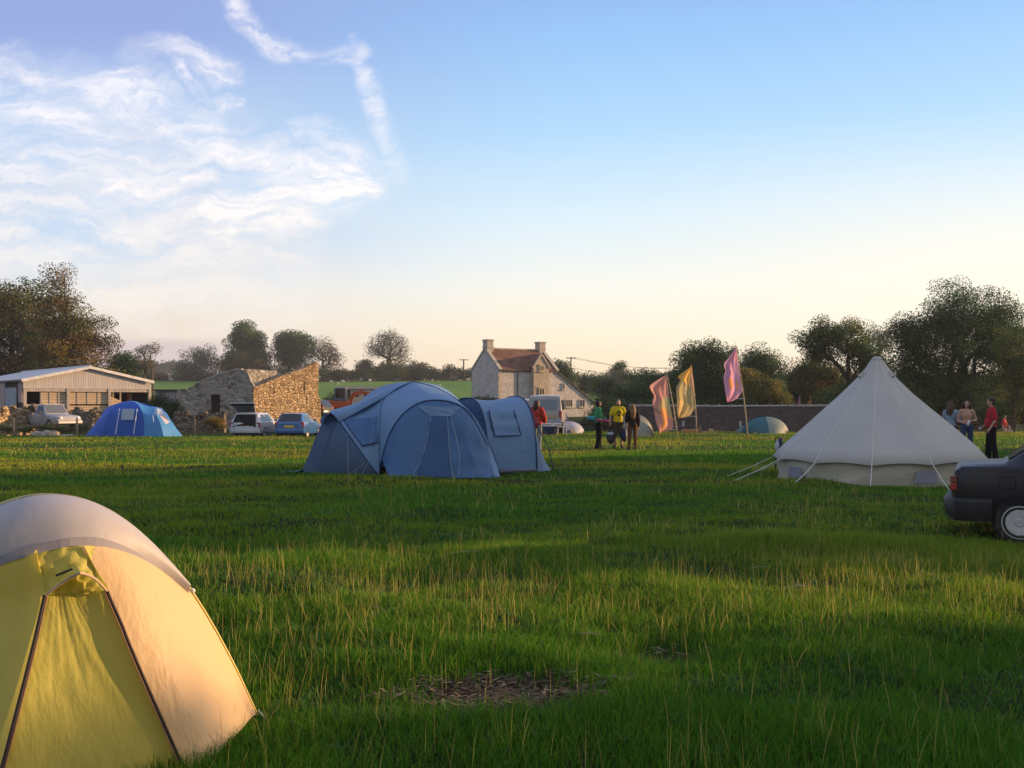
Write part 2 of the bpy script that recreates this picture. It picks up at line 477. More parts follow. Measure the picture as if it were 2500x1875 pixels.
def make_world():
    w = bpy.data.worlds.new('World'); SC.world = w; w.use_nodes = True
    nt = NT(w.node_tree); bg = w.node_tree.nodes['Background']
    sky = nt.n('ShaderNodeTexSky'); sky.sky_type = 'NISHITA'; sky.sun_disc = False
    sky.sun_elevation = SUN_EL; sky.sun_rotation = PI / 2 - SUN_AZ
    sky.air_density = 1.0; sky.dust_density = 1.2; sky.ozone_density = 1.5; sky.altitude = 100
    dr = nt.n('ShaderNodeTexCoord').outputs['Generated']
    sp = nt.n('ShaderNodeSeparateXYZ'); nt.put(sp.inputs[0], dr)
    yy = nt.math('MAXIMUM', sp.outputs[1], .05)
    u = nt.math('DIVIDE', sp.outputs[0], yy); v = nt.math('DIVIDE', sp.outputs[2], yy)
    el = sp.outputs[2]
    # clear-sky colour by height above the horizon
    cr = nt.n('ShaderNodeValToRGB'); nt.put(cr.inputs[0], nt.ramp(el, -.02, .62, smooth=False))
    e = cr.color_ramp.elements
    stops = [(0, lin(240, 206, 172)), (.065, lin(250, 222, 186)), (.13, lin(251, 236, 210)), (.21, lin(245, 243, 234)), (.31, lin(218, 236, 247)), (.43, lin(178, 217, 249)), (.56, lin(150, 196, 245)), (.68, lin(134, 166, 222)), (.74, (.30, .40, .70)), (1, (.42, .50, .78))]
    e[0].position = stops[0][0]; e[0].color = stops[0][1] + (1,)
    e[1].position = 1; e[1].color = stops[-1][1] + (1,)
    for p, c in stops[1:-1]:
        q = e.new(p); q.color = c + (1,)
    base = cr.outputs[0]
    # cooler and pinker away from the sun, brighter towards it
    base = nt.mix(nt.math('MULTIPLY', nt.ramp(u, .05, -.5), nt.ramp(v, .16, .0)), base, lin(214, 190, 186))
    base = nt.mix(nt.math('MULTIPLY', nt.ramp(u, .12, -.38), nt.ramp(v, .20, .36)), base, lin(148, 167, 222))
    lb_ = nt.math('MULTIPLY', nt.math('MULTIPLY', nt.ramp(u, .06, -.36), nt.ramp(v, .07, .17)), nt.ramp(v, .38, .27))
    base = nt.mix(nt.math('MULTIPLY', lb_, .8), base, lin(178, 204, 238))
    base = nt.mix(nt.math('MULTIPLY', nt.ramp(u, .0, .55), nt.ramp(v, .3, .05)), base, lin(252, 243, 226))
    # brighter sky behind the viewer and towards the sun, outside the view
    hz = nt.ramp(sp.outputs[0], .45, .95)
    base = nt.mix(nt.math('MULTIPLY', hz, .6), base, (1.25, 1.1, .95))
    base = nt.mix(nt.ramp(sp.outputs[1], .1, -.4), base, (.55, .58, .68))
    # ---- cirrus
    cv = nt.n('ShaderNodeCombineXYZ'); nt.put(cv.inputs[0], u); nt.put(cv.inputs[1], v)
    p0 = cv.outputs[0]
    wn = nt.n('ShaderNodeTexNoise'); nt.put(wn.inputs['Vector'], p0); wn.inputs['Scale'].default_value = 9; wn.inputs['Detail'].default_value = 5; wn.inputs['Roughness'].default_value = .6
    wv = nt.vec('SUBTRACT', wn.outputs['Color'], (.5, .5, .5))
    pw = nt.vec('ADD', p0, nt.vec('SCALE', wv, sc=.085))
    mp = nt.n('ShaderNodeMapping'); nt.put(mp.inputs[0], pw); mp.inputs['Rotation'].default_value = (0, 0, math.radians(22)); mp.inputs['Scale'].default_value = (8, 44, 1)
    streak = nt.noise(mp.outputs[0], 1.0, 7, .62, .4)
    mp2 = nt.n('ShaderNodeMapping'); nt.put(mp2.inputs[0], pw); mp2.inputs['Rotation'].default_value = (0, 0, math.radians(12)); mp2.inputs['Scale'].default_value = (26, 95, 1)
    fine = nt.noise(mp2.outputs[0], 1.0, 6, .65, .3)
    soft = nt.noise(p0, 6.5, 6, .6, .6)
    def uv(zx, zy): return ((zx / 1.7696 - 1250) / F, (HZ - zy / 1.7696) / F, 0)
    total = None
    pt = nt.vec('ADD', p0, nt.vec('SCALE', wv, sc=.048))
    thin = None
    def stroke(pts, r0, r1, amp, trail=False):
        nonlocal total, thin
        out = None
        for a, b in zip(pts, pts[1:]):
            A = Vector(uv(*a)); B = Vector(uv(*b)); AB = B - A
            d = nt.vec('SUBTRACT', pt if trail else pw, tuple(A))
            h = nt.math('MULTIPLY', nt.vec('DOT_PRODUCT', d, tuple(AB)), 1 / AB.length_squared, clamp=True)
            cb = nt.n('ShaderNodeVectorMath', op='SCALE'); cb.inputs[0].default_value = tuple(AB); nt.put(cb.inputs['Scale'], h)
            ds = nt.vec('LENGTH', nt.vec('SUBTRACT', d, cb.outputs[0]))
            out = ds if out is None else nt.math('MINIMUM', out, ds)
        m = nt.ramp(out, r1 / F / 1.77, r0 / F / 1.77, 0, amp)
        if trail: thin = m if thin is None else nt.math('MAXIMUM', thin, m)
        else: total = m if total is None else nt.math('MAXIMUM', total, m)
    stroke([(1000, -60), (1035, 60), (1120, 140), (1240, 190)], 6, 80, 1.0, True)
    stroke([(1180, 175), (1300, 195), (1440, 212), (1560, 215)], 4, 62, .85, True)
    stroke([(1530, 165), (1560, 260), (1590, 340)], 3, 46, .6, True)
    stroke([(1590, 330), (1640, 440), (1665, 520)], 6, 66, .72, True)
    stroke([(1660, 500), (1690, 600), (1720, 740)], 6, 72, .55, True)
    stroke([(560, 265), (720, 250), (860, 260), (960, 290)], 12, 100, .85)
    stroke([(720, 300), (830, 370), (1010, 432)], 6, 66, 1.1)
    stroke([(-60, 225), (100, 250), (220, 300)], 14, 120, 1.0)
    stroke([(200, 310), (420, 390), (620, 440), (800, 500), (960, 600), (1130, 690)], 25, 165, 1.05)
    stroke([(-80, 390), (150, 500), (330, 560)], 30, 210, .95)
    stroke([(-80, 700), (300, 700), (560, 660), (760, 620), (950, 640)], 40, 270, .8)
    stroke([(-80, 560), (400, 640), (600, 760), (760, 850)], 40, 240, .8)
    stroke([(450, 775), (620, 790), (760, 845)], 16, 100, 1.2)
    stroke([(820, 735), (1000, 745), (1140, 770)], 16, 100, 1.05)
    stroke([(1000, 960), (1120, 880), (1240, 830), (1390, 780), (1500, 785)], 45, 200, 1.7)
    stroke([(960, 1000), (1150, 1010), (1300, 930)], 30, 165, 1.2)
    stroke([(1270, 565), (1420, 580), (1560, 650), (1680, 690)], 8, 95, .75)
    stroke([(1480, 790), (1640, 735)], 2, 70, .45)
    stroke([(1180, 1130), (1360, 1095)], 8, 80, .8)
    stroke([(-100, 980), (350, 1000), (650, 1060), (900, 1050)], 60, 330, .75)
    stroke([(300, 1180), (800, 1220), (1200, 1260)], 50, 290, .55)
    tex = nt.math('MULTIPLY', nt.ramp(streak, .36, .64, .28, 1.08), nt.ramp(fine, .3, .66, .5, 1.1))
    cm = nt.math('MULTIPLY', nt.math('MULTIPLY', total, tex), .88, clamp=True)
    tt = nt.math('MULTIPLY', thin, nt.math('MULTIPLY', nt.ramp(fine, .32, .64, .2, 1.15), nt.ramp(soft, .32, .6, .5, 1.05)))
    cm = nt.math('MAXIMUM', cm, nt.math('MULTIPLY', tt, .95, clamp=True))
    # a thin veil over the sunless half
    veil = nt.math('MULTIPLY', nt.math('MULTIPLY', nt.ramp(u, .02, -.35), nt.ramp(v, .36, .12)), nt.ramp(nt.math('MULTIPLY', nt.math('ADD', soft, streak), .5), .36, .62, .0, .6))
    base = nt.mix(veil, base, lin(238, 226, 220))
    ccol = nt.mix(nt.ramp(v, .05, .3), (1.02, .93, .84), (1.0, .95, .98))
    base = nt.mix(cm, base, ccol)
    # low lilac bank of cloud on the far left
    bank = nt.math('MULTIPLY', nt.ramp(nt.math('ADD', v, nt.math('MULTIPLY', nt.noise(p0, 14, 4), .012)), .073, .062), nt.ramp(u, -.2, -.32))
    base = nt.mix(nt.math('MULTIPLY', bank, .55), base, lin(198, 178, 190))
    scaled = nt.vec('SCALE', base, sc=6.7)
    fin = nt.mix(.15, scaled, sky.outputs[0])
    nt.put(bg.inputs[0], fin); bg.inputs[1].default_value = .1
    w.cycles.sampling_method = 'AUTOMATIC'
make_world()
SC.view_settings.view_transform = 'Standard'; SC.view_settings.look = 'None'
SC.view_settings.exposure = .8; SC.view_settings.gamma = 1
SC.cycles.max_bounces = 6; SC.cycles.diffuse_bounces = 4; SC.cycles.transparent_max_bounces = 6
SC.cycles.use_denoising = True
# ================================================================== trees
BARK = mat('bark', (.075, .058, .042), (.045, .036, .028), 8, rough=.95, bump=.5)
BARK_PALE = mat('pale_bark', (.16, .13, .10), (.09, .075, .06), 8, rough=.95, bump=.4)
LEAF = mat('leaves', (1, 1, 1), rough=.65, spec=.2, trans=.3, attr=True)
def leaf_cloud(cent, nrm_n, size, spread, flat, cols, seed, droop=0.0):
    """rhombic leaf sprays scattered round the given cluster centres"""
    r = np.random.default_rng(seed)
    K = len(cent); n = K * nrm_n
    g3 = r.normal(0, 1, (n, 3)); g3 *= np.minimum(1, 1.55 / (np.linalg.norm(g3, axis=1)[:, None] + 1e-9))
    c = np.repeat(cent, nrm_n, 0) + g3 * np.array([spread, spread, spread * flat])
    t = r.normal(0, 1, (n, 3)); t /= np.linalg.norm(t, axis=1)[:, None]
    q = r.normal(0, 1, (n, 3)); q[:, 2] += .7
    b = np.cross(t, q); b /= np.linalg.norm(b, axis=1)[:, None] + 1e-9
    s = size * r.uniform(.55, 1.35, (n, 1))
    V = np.stack([c - t * s * .5, c + b * s * .3, c + t * s * .5, c - b * s * .3], 1).reshape(-1, 3)
    cols = np.array(cols)
    ck = np.repeat(cols[r.choice(len(cols), K)] * r.uniform(.5, 1.5, (K, 1)), nrm_n, 0)
    ck = ck * r.uniform(.75, 1.25, (n, 1))
    return V, np.repeat(ck, 4, 0)
def skeleton(mb, base, top, cent, r0, seed, tip=.012, seg=5, twig=0, rmin=.0):
    """trunk from base to top, then limbs reaching every cluster centre, thickness by what they carry"""
    r = random.Random(seed)
    base = Vector(base); top = Vector(top)
    nodes = []; par = []; cnt = []
    n0 = 6
    side = Vector((r.uniform(-1, 1), r.uniform(-1, 1), 0)) * (top - base).length * .04
    for i in range(n0 + 1):
        t = i / n0
        nodes.append(base.lerp(top, t) + side * math.sin(t * PI * 1.5)); par.append(i - 1); cnt.append(0)
    pl = [i / n0 * (top - base).length for i in range(n0 + 1)]
    order = sorted(range(len(cent)), key=lambda k: (Vector(cent[k]) - nodes[n0 - 2]).length)
    leafs = []
    for k in order:
        c = Vector(cent[k])
        best = None
        for j in range(2, len(nodes)):
            d = (c - nodes[j]).length
            w = d + .35 * pl[j] + max(0, nodes[j].z - c.z) * .5
            if best is None or w < best[0]: best = (w, j, d)
        j = best[1]; d = best[2]
        p = nodes[j]
        dirp = (p - nodes[par[j]]).normalized() if par[j] >= 0 else Vector((0, 0, 1))
        m = max(1, min(4, int(d / .8)))
        prev = j
        for q in range(1, m + 1):
            t = q / m
            pos = p.lerp(c, t) + dirp * d * .22 * math.sin(t * PI) + Vector((r.uniform(-1, 1), r.uniform(-1, 1), r.uniform(-1, 1))) * d * .035
            nodes.append(pos); par.append(prev); cnt.append(0); pl.append(pl[prev] + d / m); prev = len(nodes) - 1
        leafs.append(prev)
    for l in leafs:
        k = l
        while k >= 0: cnt[k] += 1; k = par[k]
    N = max(1, len(leafs))
    rad = [max(rmin, r0 * (max(1, c) / N) ** .55, tip) for c in cnt]
    kids = {}
    for k, p in enumerate(par): kids.setdefault(p, []).append(k)
    stack = [[0, None]]
    done = set()
    while stack:
        k, st = stack.pop()
        pts = []; rr = []
        if st is not None: pts.append(nodes[st]); rr.append(min(rad[st], rad[k] * 1.25))
        while True:
            pts.append(nodes[k]); rr.append(rad[k])
            ch = sorted(kids.get(k, []), key=lambda c: -cnt[c])
            for c in ch[1:]: stack.append([c, k])
            if not ch: break
            k = ch[0]
        if len(pts) > 1:
            if st is None: rr[0] *= 1.5
            mb.tube(pts, rr, seg if rr[0] > .05 else 3, cap=False)
        # bare twigs
        if twig:
            e = pts[-1]
            for q in range(twig):
                d = Vector((r.gauss(0, 1), r.gauss(0, 1), r.gauss(.5, .8))).normalized() * r.uniform(.4, 1.1)
                mb.tube([e, e + d * .5 + Vector((0, 0, .05)), e + d], [rr[-1], rr[-1] * .8, rmin * .6], 3, cap=False)
def clusters(blobs, n, seed, shell=.42):
    r = random.Random(seed)
    wt = [max(.05, b[3] * b[5] + b[4] * b[5]) for b in blobs]
    out = []
    for _ in range(n):
        b = r.choices(blobs, wt)[0]
        while True:
            v = Vector((r.gauss(0, 1), r.gauss(0, 1), r.gauss(0, 1)))
            if v.length > .01: break
        v = v.normalized() * r.random() ** shell
        out.append((b[0] + v.x * b[3], b[1] + v.y * b[4], b[2] + v.z * b[5]))
    return np.array(out)
def px_blobs(D, bl, dep=.85):
    k = D / F
    return [(WX(a, D), D + (b[4] if len(b) > 4 else 0), WZ(c, D), rx * k, max(rx, rz) * k * dep if len(b) < 6 else b[5], rz * k) for b in bl for a, c, rx, rz in [b[:4]]]
GREENS = [(.05, .105, .024), (.075, .14, .03), (.038, .085, .026)]
DARKS = [(.028, .078, .022), (.04, .10, .024), (.022, .062, .022)]
OLIVE = [(.12, .13, .026), (.08, .10, .026), (.16, .155, .03)]
AUTUMN = [(.22, .13, .032), (.14, .115, .028), (.26, .17, .032), (.09, .09, .028)]
BROWN = [(.10, .080, .042), (.078, .078, .038), (.14, .098, .042)]
GREY = [(.11, .13, .095), (.14, .155, .11), (.085, .11, .08)]
YELL = [(.20, .19, .026), (.14, .155, .026), (.24, .19, .035)]
def tree(label, D, blobs, base_px, ncl, leaves, lsize, cols, r0=.3, top=None, spread=.9, flat=.7, seed=1, group='trees round the field', name='broadleaf_tree', cat='tree', bark=None, stems=None, twig=0, rmin=.0, shell=.42, dep=.85, ground=None):
    bl = px_blobs(D, blobs, dep)
    bx = WX(base_px[0], D); bz = gzs(bx, D) if ground is None else ground
    root = empty(name, (bx, D, bz), label, cat, group)
    cen = clusters(bl, ncl, seed, shell)
    off = np.array([bx, D, bz])
    mb = MB()
    tp = top or base_px
    stem_list = stems or [(base_px[0], tp[0], tp[1])]
    zmin = max(.4, float(cen[:, 2].min()) - bz)
    if len(stem_list) == 1:
        sets = [cen]
    else:
        tx = np.array([WX(s[1], D) for s in stem_list]); k = np.abs(cen[:, 0][:, None] - tx[None]).argmin(1)
        sets = [cen[k == i] for i in range(len(stem_list))]
    for i, (b0, t0, ty) in enumerate(stem_list):
        if len(sets[i]) == 0: continue
        B = Vector((WX(b0, D) - bx, 0, -.15)); T = Vector((WX(t0, D) - bx, 0, WZ(ty, D) - bz))
        skeleton(mb, B, T, (sets[i] - off)[:170], r0, seed + i, twig=twig, rmin=rmin)
    mb.build('trunk', bark or BARK, root)
    if leaves:
        V, C = leaf_cloud(cen - off, int(leaves * 2.7), lsize * .54, spread * .95, flat, cols, seed + 50)
        np_mesh('crown', V, 4, LEAF, col=C, parent=root)
    return root
def shrub(label, D, blobs, ncl, leaves, lsize, cols, seed, name='shrub', cat='shrub', group='shrubs behind the field', spread=.55, base=None, z0=None, dep=.85):
    bx = blobs[0][0] if base is None else base
    top = blobs[0][1]
    return tree(label, D, blobs, (bx, 0), ncl, leaves, lsize, cols, r0=.09, top=(bx, top), spread=spread, seed=seed, group=group, name=name, cat=cat, dep=dep, ground=z0)
def make_trees():
    g = 'trees left of the farmhouse'
    tree('dense olive-brown tree filling the left edge behind the barn', 112, [(20, 800, 95, 85), (100, 850, 80, 75), (-60, 800, 90, 100), (40, 730, 70, 45), (120, 900, 90, 45), (40, 915, 120, 40), (-40, 900, 90, 50), (150, 925, 60, 24)], (30, 940), 300, 95, .42, BROWN + OLIVE + DARKS, r0=.5, top=(30, 760), spread=1.0, seed=11, group=g)
    tree('tall autumn tree with a sparse leaning crown behind the barn', 104, [(140, 700, 52, 55), (165, 780, 62, 70), (210, 830, 55, 55), (150, 860, 85, 60), (250, 800, 28, 30), (120, 760, 40, 60), (265, 835, 25, 25), (200, 880, 75, 40), (190, 915, 90, 26), (110, 900, 60, 40)], (175, 960), 250, 62, .34, AUTUMN + OLIVE + BROWN, r0=.38, top=(160, 720), spread=.75, seed=12, group=g, bark=BARK, twig=2, rmin=.022)
    tree('small dark round tree beside the barn roof end', 150, [(303, 885, 30, 27), (285, 895, 18, 18), (325, 898, 20, 16)], (303, 940), 60, 55, .45, DARKS + GREENS, r0=.2, top=(303, 890), spread=.8, seed=13, group=g)
    tree('thin two-stemmed tree with bare twigs right of the barn', 128, [(345, 868, 22, 22), (372, 852, 20, 16), (352, 890, 28, 16), (385, 845, 12, 9), (370, 895, 18, 14)], (362, 945), 70, 14, .28, BROWN + GREY, r0=.14, spread=.5, seed=14, group=g, bark=BARK_PALE, stems=[(358, 350, 875), (369, 372, 858)], twig=3, rmin=.024)
    tree('grey-green gappy tree between barn and ruin', 296, [(470, 880, 32, 32), (510, 868, 25, 24), (450, 905, 28, 24), (495, 905, 45, 26), (530, 890, 14, 14)], (480, 945), 95, 42, 0.74, GREENS + GREY, r0=0.444, top=(482, 880), spread=1.332, seed=15, group=g)
    tree('dark oval tree rising above the grey ruin wall', 300, [(600, 825, 42, 36), (605, 860, 46, 36), (580, 880, 34, 30), (632, 880, 22, 24)], (600, 945), 150, 80, 0.79, DARKS + GREENS, r0=0.750, top=(600, 830), spread=1.594, seed=16, group=g)
    tree('orange-tinged bushy tree just above the ruin wall', 292, [(590, 885, 40, 27), (560, 895, 26, 20), (635, 897, 36, 15)], (590, 945), 90, 55, 0.75, AUTUMN + DARKS, r0=0.417, top=(590, 890), spread=1.251, seed=17, group=g)
    tree('dark windswept tree behind the golden gable wall', 303, [(715, 838, 42, 34), (735, 865, 40, 36), (700, 875, 32, 30), (690, 840, 18, 20)], (705, 955), 140, 70, 0.77, DARKS + GREENS, r0=0.671, top=(716, 840), spread=1.534, seed=18, group=g)
    tree('brown half-bare tree leaning right beside the windswept one', 306, [(790, 855, 30, 34), (812, 875, 26, 28), (790, 895, 45, 22)], (786, 940), 100, 22, 0.66, BROWN, r0=0.553, top=(788, 870), spread=1.383, seed=19, group=g, twig=3, rmin=0.055)
    tree('small dark tree standing left of the bare-limbed tree', 302, [(890, 893, 17, 17), (888, 908, 19, 10)], (892, 940), 45, 50, 0.65, DARKS + BROWN, r0=0.286, top=(892, 890), spread=1.041, seed=20, group=g)
    tree('lone broad tree with bare grey limbs on the skyline', 305, [(948, 850, 50, 36), (930, 840, 30, 32), (975, 860, 28, 30), (915, 858, 20, 22), (948, 825, 34, 24), (985, 880, 20, 14)], (951, 942), 150, 20, 0.62, GREY, r0=0.687, top=(950, 860), spread=1.305, seed=21, group=g, twig=3, rmin=0.062, shell=.5)
    tree('low olive tree under the bare-limbed tree', 299, [(950, 902, 34, 18), (930, 905, 20, 14), (975, 908, 20, 12)], (953, 942), 55, 55, 0.70, OLIVE + GREENS, r0=0.348, top=(953, 905), spread=1.113, seed=22, group=g)
    tree('round grey bush-like tree on the far hedge line', 301, [(1016, 905, 26, 21), (1030, 915, 18, 12)], (1016, 940), 60, 55, 0.63, GREY + BROWN, r0=0.253, top=(1016, 905), spread=1.012, seed=23, group=g)
    g = 'trees right of the farmhouse'
    tree('loose green tree peeping out behind the farmhouse right chimney', 152, [(1375, 905, 20, 22), (1390, 925, 22, 22), (1362, 895, 12, 14)], (1378, 985), 55, 45, .42, GREENS + GREY, r0=.22, top=(1376, 905), spread=.7, seed=31, group=g)
    tree('pale-leaved tree leaning over the farmhouse lean-to', 112, [(1470, 948, 30, 30), (1500, 948, 30, 30), (1476, 985, 20, 26), (1505, 985, 28, 36)], (1462, 1045), 110, 50, .26, GREY + GREENS, r0=.2, top=(1460, 950), spread=.5, seed=32, group=g)
    tree('tree on the hill crest beyond the power lines', 190, [(1512, 905, 17, 20), (1500, 915, 18, 12)], (1512, 960), 40, 45, .42, GREY + GREENS, r0=.2, top=(1512, 905), spread=.7, seed=33, group=g)
    tree('wide dark tree mass behind the three talking people', 104, [(1560, 960, 58, 52), (1610, 960, 55, 55), (1525, 985, 40, 48), (1590, 1000, 80, 40), (1640, 930, 30, 22)], (1575, 1055), 190, 65, .3, DARKS + GREENS, r0=.3, top=(1575, 960), spread=.6, seed=34, group=g)
    tree('big round dark tree behind the orange banner', 96, [(1720, 868, 50, 42), (1690, 890, 38, 38), (1750, 890, 40, 42), (1712, 950, 62, 60), (1760, 960, 45, 60), (1665, 935, 30, 40), (1720, 1000, 80, 45)], (1720, 1080), 280, 75, .3, DARKS + GREENS, r0=.35, top=(1720, 880), spread=.65, seed=35, group=g)
    tree('thin conifer tip between two round trees', 118, [(1793, 862, 5, 14), (1793, 885, 11, 14), (1794, 915, 16, 24)], (1793, 1050), 60, 40, .2, DARKS + GREENS, r0=.16, top=(1793, 834), spread=.28, seed=36, group=g, name='conifer_tree')
    tree('round dark tree right of the pink banner', 108, [(1852, 880, 42, 40), (1880, 900, 36, 36), (1835, 915, 40, 50), (1880, 950, 45, 45), (1850, 985, 70, 35)], (1855, 1040), 220, 75, .3, DARKS + GREENS, r0=.33, top=(1855, 890), spread=.65, seed=37, group=g)
    tree('yellowing bushy tree above the long tiled roof', 92, [(1860, 958, 48, 36), (1830, 940, 26, 34), (1900, 975, 36, 28), (1810, 920, 12, 18)], (1858, 1060), 120, 60, .26, YELL + OLIVE, r0=.2, top=(1858, 955), spread=.5, seed=38, group=g)
    tree('olive and rust tree left of the bell tent peak', 97, [(1985, 915, 55, 40), (1950, 935, 38, 40), (2030, 930, 30, 40), (1990, 960, 68, 30), (1980, 985, 75, 28)], (1985, 1050), 220, 60, .3, OLIVE + AUTUMN + DARKS, r0=.28, top=(1985, 920), spread=.6, seed=39, group=g)
    tree('tall spreading dark tree behind the bell tent peak', 86, [(2040, 815, 60, 42), (2000, 835, 38, 32), (2090, 830, 55, 42), (2110, 870, 55, 40), (2130, 930, 60, 40), (2100, 960, 80, 36), (1965, 828, 22, 14), (2010, 872, 36, 24), (2135, 905, 30, 45)], (2085, 1030), 270, 75, .27, DARKS + GREENS + OLIVE, r0=.4, top=(2065, 830), spread=.6, seed=40, group=g)
    tree('pale thin tree top behind the tall spreading tree', 130, [(2140, 822, 30, 20), (2165, 835, 20, 22)], (2145, 1000), 45, 26, .35, GREY, r0=.22, top=(2145, 830), spread=.7, seed=41, group=g, twig=2, rmin=.022)
    tree('huge dark oak filling the right edge behind the red-shirted man', 76, [(2340, 760, 105, 72), (2270, 820, 90, 70), (2430, 800, 95, 80), (2360, 850, 150, 80), (2230, 860, 60, 70), (2480, 880, 80, 90), (2300, 930, 110, 55), (2250, 945, 90, 50), (2380, 960, 150, 45), (2205, 800, 25, 30)], (2360, 1060), 560, 95, .23, DARKS + DARKS + GREENS, r0=.55, top=(2350, 800), spread=.62, seed=42, group=g)
    tree('olive young tree at the right edge in front of the oak', 68, [(2470, 850, 34, 60), (2480, 930, 48, 70), (2450, 900, 24, 44), (2480, 990, 60, 40), (2530, 880, 60, 90)], (2485, 1060), 150, 60, .2, OLIVE + DARKS, r0=.22, top=(2480, 860), spread=.45, seed=43, group=g)
    # ------------------------------------------------ hedges, banks
    def hedge(label, D, pts, h, ncl, leaves, ls, cols, seed, group='hedges', spread=.7, name='hedge', below=14):
        bl = [(a, c + h * .5, h * .8, h * .62) for a, c in pts]
        r = shrub(label, D, bl, ncl, leaves, ls, cols, seed, name=name, cat='hedge', group=group, spread=spread)
        return r
    hedge('dark field hedge on the skyline right of the bare-limbed tree', 300, [(x, 902 + 5 * math.sin(x * .13)) for x in range(985, 1185, 18)], 30, 190, 60, .65, DARKS + GREENS, 61, spread=1.0)
    hedge('mixed field hedge below the bare-limbed tree', 296, [(x, 904 + 5 * math.sin(x * .11)) for x in range(800, 985, 18)], 30, 170, 55, .65, GREENS + OLIVE + DARKS, 62, spread=1.0)
    hedge('brown-green hedge between barn and grey ruin', 298, [(x, 915 + 3 * math.sin(x * .2)) for x in range(300, 560, 18)], 26, 190, 50, .65, BROWN + DARKS + GREENS, 63, spread=.8)
    hedge('far wooded hedge behind the dark oval tree', 290, [(x, 902 + 4 * math.sin(x * .1)) for x in range(560, 800, 20)], 32, 170, 50, .65, DARKS + BROWN, 64, spread=1.0)
    hedge('overgrown hedge climbing behind the power lines', 185, [(x, 918 - (x - 1420) * .03 + 5 * math.sin(x * .09)) for x in range(1400, 1680, 20)], 40, 210, 60, .45, GREENS + GREY, 65, spread=.8)
    hedge('dark overgrown bank below the huge oak', 90, [(x, 945 + 6 * math.sin(x * .05)) for x in range(2040, 2560, 28)], 56, 300, 60, .27, DARKS + OLIVE, 66, spread=.6)
    hedge('dark understorey hedge right of the red-shirted man', 70, [(x, 985 + 4 * math.sin(x * .07)) for x in range(2410, 2600, 22)], 50, 150, 60, .2, DARKS + GREENS, 67, spread=.45)
    hedge('bramble bank beneath the olive and rust tree', 100, [(x, 950 + 6 * math.sin(x * .06)) for x in range(1900, 2120, 24)], 60, 170, 60, .3, GREENS + OLIVE + DARKS, 68, spread=.6)
    hedge('dark hedge in front of the farmhouse gable', 108, [(x, 972 + 1.5 * math.sin(x * .4)) for x in range(1160, 1228, 10)], 22, 60, 40, .22, DARKS + BROWN, 69, spread=.3)
    hedge('dark understorey below the wide tree mass', 99, [(x, 985 + 8 * math.sin(x * .05)) for x in range(1475, 1720, 22)], 62, 240, 60, .28, DARKS + GREENS, 77, spread=.55)
    hedge('dark understorey below the yellowing bushy tree', 101, [(x, 965 + 8 * math.sin(x * .05)) for x in range(1720, 1940, 22)], 60, 240, 60, .28, DARKS + GREENS, 78, spread=.55)
    shrub('dark bramble bush between barn and ruin', 74, [(395, 995, 30, 26), (415, 1005, 25, 22), (378, 1000, 18, 26)], 70, 60, .18, DARKS, 71, spread=.35, name='bush', cat='bush', group='bushes')
    shrub('grey-green bush beside the cream site cabin', 92, [(825, 975, 26, 17), (810, 985, 18, 14)], 45, 50, .18, GREY + GREENS, 72, spread=.3, name='bush', cat='bush', group='bushes')
    shrub('rusty orange weeds growing left of the silver estate car', 66, [(522, 1028, 18, 13), (538, 1034, 14, 12), (505, 1030, 10, 8)], 34, 50, .10, AUTUMN + YELL, 73, spread=.16, name='bush', cat='bush', group='bushes')
    shrub('green nettles growing between the two parked cars', 64, [(650, 1046, 12, 9)], 20, 50, .10, GREENS, 74, spread=.16, name='bush', cat='bush', group='bushes')
    shrub('dark weeds along the fence by the pickup truck', 57, [(60, 1047, 26, 8), (110, 1045, 30, 9), (160, 1046, 26, 8), (15, 1046, 22, 8), (200, 1046, 20, 7)], 80, 50, .09, GREENS + BROWN, 75, spread=.16, name='bush', cat='bush', group='bushes')
    shrub('dark scrub heap right of the white dome tent', 66, [(1455, 1026, 26, 12), (1480, 1034, 26, 14), (1430, 1034, 14, 10)], 60, 50, .13, BROWN + DARKS, 76, spread=.25, name='bush', cat='bush', group='bushes')
    # distant bluish woods
    bl = [(x, 905 + 6 * math.sin(x * .07), 30, 16) for x in range(330, 470, 22)] + [(370, 898, 25, 14)]
    b2 = px_blobs(760, bl, .6); cen = clusters(b2, 190, 81)
    V, C = leaf_cloud(cen, 30, 2.2, 3.0, .7, GREENS, 82)
    o = np_mesh('far_wood', V, 4, LEAF, col=C); tag(o, 'hazy far wood on the skyline right of the barn', 'wood', kind='stuff')
    # tall hedgerow beyond the right-hand edge of the view: its shade lies across the meadow
    def belt(label, x, y0, y1, h, ncl, seed, wid=3.0):
        r = random.Random(seed); cen = []
        for _ in range(ncl):
            y = r.uniform(y0, y1)
            hh = h + .35 * math.sin(y * 1.3) + .25 * math.sin(y * 3.1 + 1)
            cen.append((x + r.uniform(-wid, wid) / 2, y, gzs(x, y) + r.random() ** .8 * (hh - .3)))
        root = empty('hedgerow', (x, (y0 + y1) / 2, gzs(x, (y0 + y1) / 2)), label, 'hedgerow', 'tall hedgerows beyond the right edge')
        off = np.array(root.location)
        mb = MB()
        for i in range(int((y1 - y0) / 2)):
            y = y0 + 1 + i * 2; z = gzs(x, y)
            mb.tube([(x - off[0], y - off[1], z - .2 - off[2]), (x - off[0] + .1, y - off[1], z + h * .5 - off[2]), (x - off[0], y - off[1], z + h * .85 - off[2])], [.16, .1, .04], 6)
        mb.build('stem', BARK, root)
        V, C = leaf_cloud(np.array(cen) - off, 60, .42, .6, .7, DARKS + GREENS, seed + 1)
        np_mesh('crown', V, 4, LEAF, col=C, parent=root)
    SL = math.tan(SUN_AZ)
